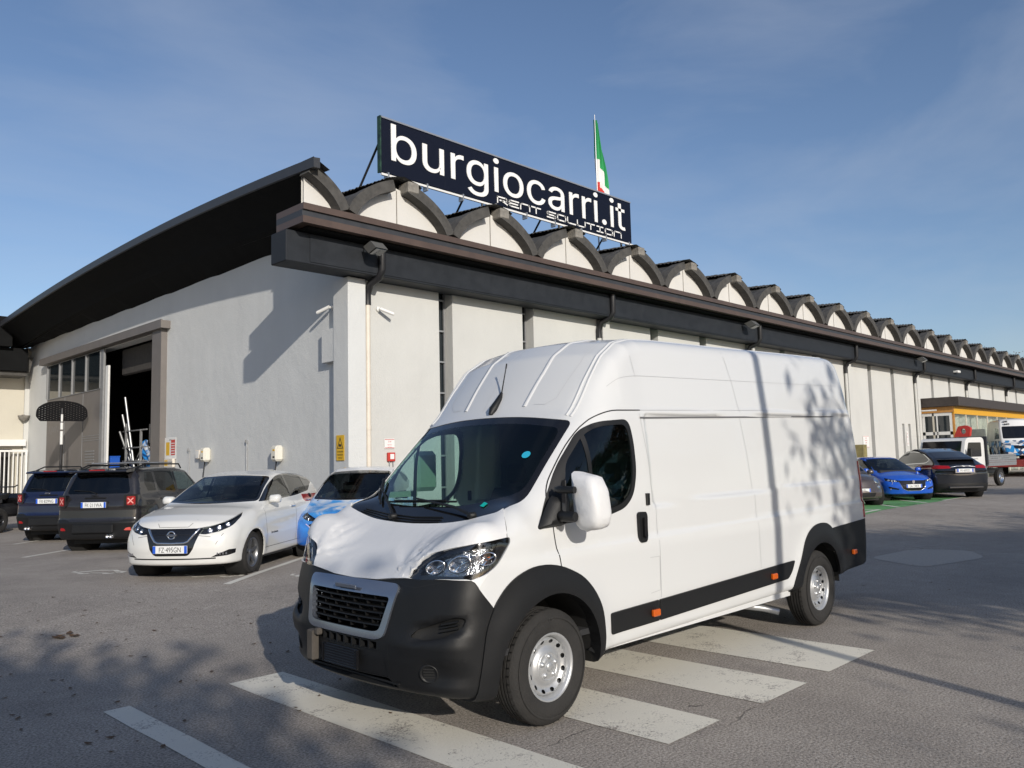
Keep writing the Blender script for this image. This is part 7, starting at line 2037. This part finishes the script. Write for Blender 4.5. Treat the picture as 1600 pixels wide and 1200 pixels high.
# ------------------------------------------------------------------ little black vehicles at the left edge
def buggy(loc, rz, label):
    t = thing('utility_quad', label, 'quad bike', loc, rz)
    for x in (-.65, .65):
        for s_ in (1, -1):
            wheel(t, x, s_*.48, .33, .33, .28, .15, s_, 'spoke', M_RIMDK, 4)
    b = B(); b.box(-.95, -.35, -.50, .50, .70, .98, bev=.10); b.box(.30, .98, -.50, .50, .72, 1.02, bev=.12); b.build('fender', M_BLKGL, t)
    b = B(); b.box(-.8, .8, -.28, .28, .38, .74, bev=.08); b.build('chassis', M_BLACKM, t)
    b = B(); b.prism(rp([(-.55, .85), (.2, .88), (.30, 1.05), (-.1, .98), (-.60, 1.10)], .05, 3), lambda a, c, t_: (a, t_, c), -.18, .18); b.build('seat', M_GASKET, t)
    b = B(); b.tube([(.25, -.42, 1.25), (.42, -.2, 1.2), (.42, .2, 1.2), (.25, .42, 1.25)], .018, 8); b.build('handlebar', M_BLACKM, t)
    b = B(); b.box(-1.02, -.90, -.45, -.20, .80, .90, bev=.02); b.box(-1.02, -.90, .20, .45, .80, .90, bev=.02); b.build('tail_light', mat('bright_red_lens', (.65, .10, .08), .2, coat=.5), t)
    return t
buggy((5.1, 27.0, .1), R(40), 'black quad bike at the left edge of the picture')
Q2 = buggy((6.1, 26.0, .1), R(40), 'black quad bike with a red winch beside the navy blue SUV')
b = B(); b.box(-1.12, -.92, -.22, .12, .62, .80, bev=.04); b.tube([(-1.1, -.3, .72), (-1.1, .2, .72)], .06, 8); b.build('winch', M_RED, Q2)

# ------------------------------------------------------------------ white flatbed truck behind the dark fastback
TK = thing('flatbed_truck', 'small white truck with a dropside bed and a red crane piece behind the dark fastback', 'truck', (38.1, 11.2, .1), R(172))
M_TRW = mat('truck_white', (.72, .72, .70), .3, coat=.4)
b = B(); pr = rp([(-.95, .45), (-.95, 2.02), (-.75, 2.12), (.55, 2.10), (.75, 2.0), (1.05, 1.25), (1.25, 1.1), (1.3, .45)], [.05, .1, .1, .1, .1, .08, .08, .05], 3)
b.prism(pr, lambda a, c, t: (a, t, c), -.92, .92, 0); b.build('cab', M_TRW, TK)
b = B(); b.box(-.962, -.953, -.72, .72, 1.50, 1.93); b.build('rear_window', M_DARKGL if False else M_BLKGL, TK)
for s_ in (1, -1):
    b = B(); b.prism(rp([(-.65, 1.3), (-.65, 1.9), (.5, 1.9), (.78, 1.3)], .06, 3), lambda a, c, t: (a, s_*(.921+t), c), 0, .005); b.build('side_window', M_BLKGL, TK)
    b = B(); b.box(.75, .85, s_*1.0, s_*1.18, 1.3, 1.65, bev=.03); b.tube([(.8, s_*.9, 1.4), (.8, s_*1.05, 1.4)], .02, 6); b.build('mirror', M_BLKPL, TK)
b = B(); b.prism([(.78, 1.97), (1.06, 1.28), (1.075, 1.28), (.795, 1.97)], lambda a, c, t: (a, t, c), -.80, .80); b.build('windscreen', M_BLKGL, TK)
b = B(); b.box(-3.8, -1.0, -.45, .45, .55, .75); b.build('chassis', M_BLACKM, TK)
b = B(); b.box(-3.9, -1.1, -1.0, 1.0, .88, .95); b.build('bed_floor', M_STEEL, TK)
for s_ in (1, -1):
    for k in range(5):
        b = B(); b.box(-3.9, -1.1, s_*.985, s_*1.01, .955+k*.085, 1.03+k*.085); b.build('dropside_plank', M_STEEL, TK)
b = B(); b.box(-1.10, -1.02, -1.0, 1.0, .95, 2.15); b.build('headboard', mat('dark_grey_board', (.03, .033, .04), .6), TK)
b = B(); slab(b, rp([(-.30, 0), (.35, 0), (.42, .38), (.22, .50), (-.10, .46)], .06, 3), [circ(.10, .24, .12, 14)], lambda a, c, t: (-1.06+t, a, 2.16+c), -.08, .08); b.build('crane_head', M_RED, TK)
for x in (0.2, -2.55):
    for s_ in (1, -1): wheel(TK, x, s_*.78, .36, .36, .20, .22, s_, 'steel', M_CHROME if x < 0 else M_RIMSIL)

# ------------------------------------------------------------------ red low-loader with a small white van on it
RT = thing('low_loader', 'dark red steel low-loader platform at the right edge', 'trailer', (55.2, 12.9, .1), R(8))
M_DRED = mat('dark_red_steel', (.22, .025, .020), .6, noise=.3, nscale=3)
b = B(); b.box(-2.4, 9, -1.2, 1.2, .55, .95, bev=.03); b.build('deck', M_DRED, RT)
b = B(); b.box(-2.45, 9, -1.24, -1.2, .28, .60); b.build('side_skirt', M_DRED, RT)
b = B(); b.box(-2.5, 9, -1.25, -1.20, .61, .66); b.build('rub_rail', M_RUB if False else mat('dark_rail', (.08, .02, .02), .6), RT)
b = B(); b.tube([(-3.1, -.9, .45), (-2.4, -.9, .6)], .05, 6); b.tube([(-3.0, -1.1, .55), (-2.4, -1.1, .62)], .04, 6); b.build('ramp_hinge', M_STEEL, RT)
for x in (1.5, 2.9, 4.3):
    for s_ in (1, -1): wheel(RT, x, s_*.85, .36, .36, .25, .2, s_, 'spoke', M_RIMDK, 5)
M_WVAN = bpy.data.materials.new('white_van_wrap'); M_WVAN.use_nodes = True
_nt = M_WVAN.node_tree; _b = _nt.nodes['Principled BSDF']; _tc = N(_nt, 'ShaderNodeTexCoord'); _s = N(_nt, 'ShaderNodeSeparateXYZ'); _nt.links.new(_tc.outputs['Object'], _s.inputs[0])
_v = N(_nt, 'ShaderNodeTexVoronoi'); _v.inputs['Scale'].default_value = 5; _nt.links.new(_tc.outputs['Object'], _v.inputs['Vector'])
_r = N(_nt, 'ShaderNodeValToRGB'); _r.color_ramp.interpolation = 'CONSTANT'; _e = _r.color_ramp.elements; _e[0].color = (.03, .25, .60, 1); _e[1].position = .45; _e[1].color = (.72, .72, .72, 1); _q = _e.new(.3); _q.color = (.02, .05, .12, 1)
_nt.links.new(_v.outputs['Color'], _r.inputs[0])
_c = N(_nt, 'ShaderNodeMath', operation='LESS_THAN'); _c.inputs[1].default_value = 1.12; _nt.links.new(_s.outputs['Z'], _c.inputs[0])
_m = N(_nt, 'ShaderNodeMix', data_type='RGBA'); _m.inputs['A'].default_value = (.74, .74, .73, 1); _nt.links.new(_c.outputs[0], _m.inputs['Factor']); _nt.links.new(_r.outputs[0], _m.inputs['B']); _nt.links.new(_m.outputs['Result'], _b.inputs['Base Color']); _b.inputs['Roughness'].default_value = .3
MV = dict(wb=3.1, hw=.98, h=2.5, r=.34, res=.07,
 TL=[(-7, .9), (-4.0, .85), (-3.9, 1.1), (-.9, 1.1), (-.1, 1.10), (.5, .95), (.75, .8), (.9, .5), (1.4, .2)],
 TC=[(-7, 2.35), (-4.1, 2.38), (-3.9, 2.42), (-1.4, 2.45), (-.95, 2.36), (-.70, 2.05), (.10, 1.10), (.5, .8), (1, .4)],
 WL=[(0, .92), (.5, .97), (.9, .98), (1.1, .96), (1.2, .95)], WC=[(.8, .97), (1.2, .95), (1.9, .88), (2.3, .80), (2.5, .72)],
 F=[(0, .80), (.5, .88), (1, .8)], R=[(0, 3.85), (1.0, 3.95), (2.5, 3.8)], bF=.22, zc=.9, paint=M_WVAN, rim=M_RIMDK, clad=False, inside=False, xmid=-3, tap=.04)
MV['regions'] = [('windscreen', rp([(-.82, 1.24), (.82, 1.24), (.74, 1.98), (-.74, 1.98)], .08), 'front', 'front', 'windscreen', M_BLKGL, -.003),
 ('daylight', rp([(-.45, 1.25), (-.9, 1.85), (-1.8, 1.9), (-1.8, 1.22)], .06), 'side', 'side', 'side_window', M_BLKGL, -.002),
 ('grille', rp([(-.5, .80), (.5, .80), (.4, .62), (-.4, .62)], .04), 'front', 'front', 'grille', M_BLKGL, .002),
 ('headlight', rp([(.55, .95), (.85, 1.02), (.88, .85), (.60, .80)], .04), 'front', 'fhalf', 'headlight', M_LAMP, .003)]
car8, S8 = make_car('small_van', 'small white van with blue graphics standing on the red low-loader at the right edge', 'van', (55.6, 12.6), 205, MV)
car8.location.z = 1.06
for s_, zz, yy in (('GR', 2.30, -.42), ('MO', 2.14, -.40)):
    p, g = S8.hit((1.6, yy, zz), (-1, 0, 0)); text_obj('roof_lettering', s_, M_BLACKP, car8, (p[0]+.05, yy-.2, zz-.08), (math.pi/2, 0, math.pi/2), .20, 1.3, .03)
WR = thing('wrapped_load', 'grey tarpaulin-wrapped load standing between the truck and the small white van', 'load', (52.3, 14.2, .1), R(10))
b = B(); b.prism(rp([(-.9, 0), (-1.0, 2.0), (-.6, 2.75), (.8, 2.75), (1.1, 2.2), (1.0, 0)], [.05, .3, .3, .2, .3, .05], 4), lambda a, c, t: (a*.6, t*.7, c), -.9, .9); b.build('tarpaulin', mat('greenish_tarpaulin', (.13, .14, .12), .6, noise=.4, nscale=2, bump=.8, bscale=3), WR)
b = B(); b.tube([(-.6, -.645, 1.2), (.64, -.645, 1.25)], .02, 6); b.build('strap', M_BLACKM, WR)

# bicycle handlebar seen over the blue car
BK = thing('bicycle', 'dark bicycle leaning on the long wall behind the blue hatchback', 'bicycle', (44.9, 17.4, .1), R(8))
for x in (0, 1.05):
    b = B(); b.tube([(x+.34*math.cos(t), 0, .35+.34*math.sin(t)) for t in np.linspace(0, 2*math.pi, 26)], .02, 6, caps=False)
    for k in range(8): b.tube([(x, 0, .35), (x+.33*math.cos(k*.785), 0, .35+.33*math.sin(k*.785))], .003, 3)
    b.build('bicycle_wheel', M_TYRE, BK)
b = B(); b.tube([(0, 0, .35), (.42, 0, .38), (.95, 0, .9), (.30, 0, .95), (.42, 0, .38)], .018, 6); b.tube([(0, 0, .35), (.30, 0, .95)], .014, 6); b.tube([(1.05, 0, .35), (.93, 0, 1.05)], .016, 6); b.build('bicycle_frame', M_BLACKM, BK)
b = B(); b.tube([(.93, -.28, 1.15), (.90, -.1, 1.08), (.90, .1, 1.08), (.93, .28, 1.15)], .014, 6); b.build('handlebar', M_BLACKM, BK)
b = B(); b.box(.18, .42, -.06, .06, .98, 1.03, bev=.02); b.build('saddle', M_BLACKM, BK)

# ------------------------------------------------------------------ lamp post and trees beyond the frame (their shade falls into it)
LP = thing('lamp_post', 'grey lamp post beside the car park, its shadow crossing the van', 'lamp post', (4.5, -3.35, 0))
b = B(); b.tube([(0, 0, 0), (0, 0, 1.2), (0, 0, 8.0)], [.085, .075, .05], 12); b.build('post', M_GSTEEL, LP)
b = B(); b.tube([(0, 0, 8.0), (-.3, -.25, 8.3), (-1.1, -.9, 8.4)], .035, 8); b.build('arm', M_GSTEEL, LP)
b = B(); b.box(-1.7, -1.0, -1.05, -.75, 8.34, 8.46, bev=.04); b.build('lamp_head', M_GSTEEL, LP)

M_BARK = mat('grey_brown_bark', (.10, .08, .06), .9, noise=.4, bump=.6, bscale=20)
def leaf_mat(name, c):
    m = mat(name, c, .7, noise=.5, nscale=1.5); return m
M_LEAF = leaf_mat('dull_green_leaves', (.07, .085, .03))
M_LEAF2 = leaf_mat('autumn_leaves', (.13, .075, .03))
def grow(b, p, d, L, r, depth, tips, rnd):
    n = 4; pts = [p]; q = p.copy(); dd = d.copy()
    for i in range(n):
        dd = (dd+Vector((rnd.uniform(-.16, .16), rnd.uniform(-.16, .16), rnd.uniform(-.05, .14)))).normalized()
        q = q+dd*L/n; pts.append(q.copy())
    b.tube(pts, [r*(1-.42*i/n) for i in range(n+1)], 6 if depth > 1 else 4, caps=False)
    if depth <= 0:
        tips += pts[1:]; return
    for k in range(rnd.choice((3, 4)) if depth > 1 else 3):
        t = rnd.uniform(.35, 1.0); base = pts[min(n, int(t*n))]
        a = Vector((rnd.uniform(-1, 1), rnd.uniform(-1, 1), rnd.uniform(-.15, .8))).normalized()
        nd = (dd*.55+a*.75).normalized()
        grow(b, base, nd, L*rnd.uniform(.55, .75), r*.55, depth-1, tips, rnd)
    tips.append(pts[-1])
def make_tree(name, label, loc, h, spread, seed, leaves, leafm, lsize=.09, depth=4, group=None, trunk_h=None, clump=.5):
    rnd = random.Random(seed)
    t = thing(name, label, 'tree', loc, rnd.uniform(0, 6.28), group)
    b = B(); tips = []
    th = trunk_h or h*.32
    tr = [(0, 0, -.05), (rnd.uniform(-.1, .1), rnd.uniform(-.1, .1), th*.5), (rnd.uniform(-.15, .15), rnd.uniform(-.15, .15), th)]
    r0 = h*.022
    b.tube(tr, [r0*1.35, r0, r0*.85], 10)
    for k in range(5):
        a = 2*math.pi*k/5+rnd.uniform(-.4, .4)
        grow(b, Vector(tr[-1])-Vector((0, 0, rnd.uniform(0, th*.2))), Vector((math.cos(a)*spread, math.sin(a)*spread, 1)).normalized(), h*.36, r0*.55, depth-1, tips, rnd)
    b.build('trunk', M_BARK, t)
    b = B(); vs = []; fs = []
    for i in range(leaves):
        c = tips[rnd.randrange(len(tips))]+Vector((rnd.gauss(0, clump), rnd.gauss(0, clump), rnd.gauss(0, clump*.7)))
        u = Vector((rnd.uniform(-1, 1), rnd.uniform(-1, 1), rnd.uniform(-1, 1))).normalized(); w = u.orthogonal().normalized()
        s_ = lsize*rnd.uniform(.6, 1.3); k = len(vs)
        vs += [c-u*s_, c+w*s_*.5, c+u*s_, c-w*s_*.5]; fs.append((k, k+1, k+2, k+3))
    b.add(vs, fs); b.build('crown', leafm, t)
    return t
GTR = 'trees along the edge of the car park'
make_tree('roadside_tree', 'leafy tree behind the camera shading the lower left of the car park', (-6.7, -9.2, 0), 8.6, .95, 3, 30000, M_LEAF, .15, 4, GTR, clump=.45)
make_tree('roadside_tree', 'second leafy tree behind the camera, further left', (-9.0, -7.5, 0), 8.5, 1.0, 37, 26000, M_LEAF, .15, 4, GTR, clump=.5)
make_tree('roadside_tree', 'broad leafy tree south of the van shading its tail', (7.8, -9.8, 0), 9.0, 1.0, 11, 24000, M_LEAF, .14, 4, GTR, clump=.55)
make_tree('roadside_tree', 'low bushy tree between the two broad ones', (8.9, -7.4, 0), 7.4, 1.0, 53, 24000, M_LEAF, .15, 4, GTR, clump=.5)
make_tree('roadside_tree', 'second broad tree south-east of the van', (11.2, -12.5, 0), 8.8, .9, 17, 22000, M_LEAF, .14, 4, GTR, clump=.6)
make_tree('roadside_tree', 'small tree opposite the green bays', (18.3, -6.6, 0), 6.2, .6, 23, 3500, M_LEAF2, .09, 3, GTR, clump=.35)
make_tree('roadside_tree', 'thin young tree nearest the right edge of the picture', (16.6, -3.2, 0), 4.6, .45, 29, 1200, M_LEAF2, .08, 3, GTR, clump=.25)
make_tree('roadside_tree', 'tree opposite the dark fastback', (30.5, -5.4, 0), 8.0, .8, 31, 6000, M_LEAF, .11, 3, GTR, clump=.5)
make_tree('roadside_tree', 'slim tree behind the camera shading the near right corner', (1.5, -13.3, 0), 6.9, .55, 41, 6000, M_LEAF2, .09, 3, GTR, clump=.4)
make_tree('background_tree', 'nearly bare tree showing above the far end of the roof', (112, 27, 0), 15.5, .8, 5, 1400, M_LEAF2, .13, 5, 'trees beyond the warehouse', clump=.4)
make_tree('background_tree', 'russet leafy tree beyond the far end of the roof', (110, 22.0, 0), 14.0, .8, 8, 9000, M_LEAF2, .16, 4, 'trees beyond the warehouse', clump=.6)
make_tree('background_tree', 'thin bare tree left of the russet one beyond the roof', (118, 32, 0), 16.0, .7, 9, 500, M_LEAF2, .12, 5, 'trees beyond the warehouse', clump=.4)

# fallen leaves
b = B(); rnd = random.Random(4)
def leaf(x, y, s, m=0):
    a = rnd.uniform(0, 6.28); z = gz(x, y)+.006; ca, sa = math.cos(a), math.sin(a); l = []
    for u, v, h in ((-1, 0, .3), (-.3, .5, .1), (.5, .35, .25), (1, 0, .5), (.4, -.45, .15), (-.4, -.4, .3)):
        l.append((x+s*(u*ca-v*sa), y+s*(u*sa+v*ca), z+s*h*.5))
    b.add(l, [(0, 1, 2, 3, 4, 5)])
for k in range(7): leaf(2.85+rnd.uniform(-.10, .10), 9.35+rnd.uniform(-.12, .12), rnd.uniform(.04, .08))
for k in range(220):
    x, y = rnd.uniform(.5, 14), rnd.uniform(2, 13)
    if rnd.random() < .55: x, y = rnd.uniform(1, 4.5), rnd.uniform(5, 12)
    leaf(x, y, rnd.uniform(.012, .035))
o = b.build('fallen_leaves', mat('dry_leaf', (.10, .055, .025), .8, noise=.4, nscale=30)); o['kind'] = 'stuff'
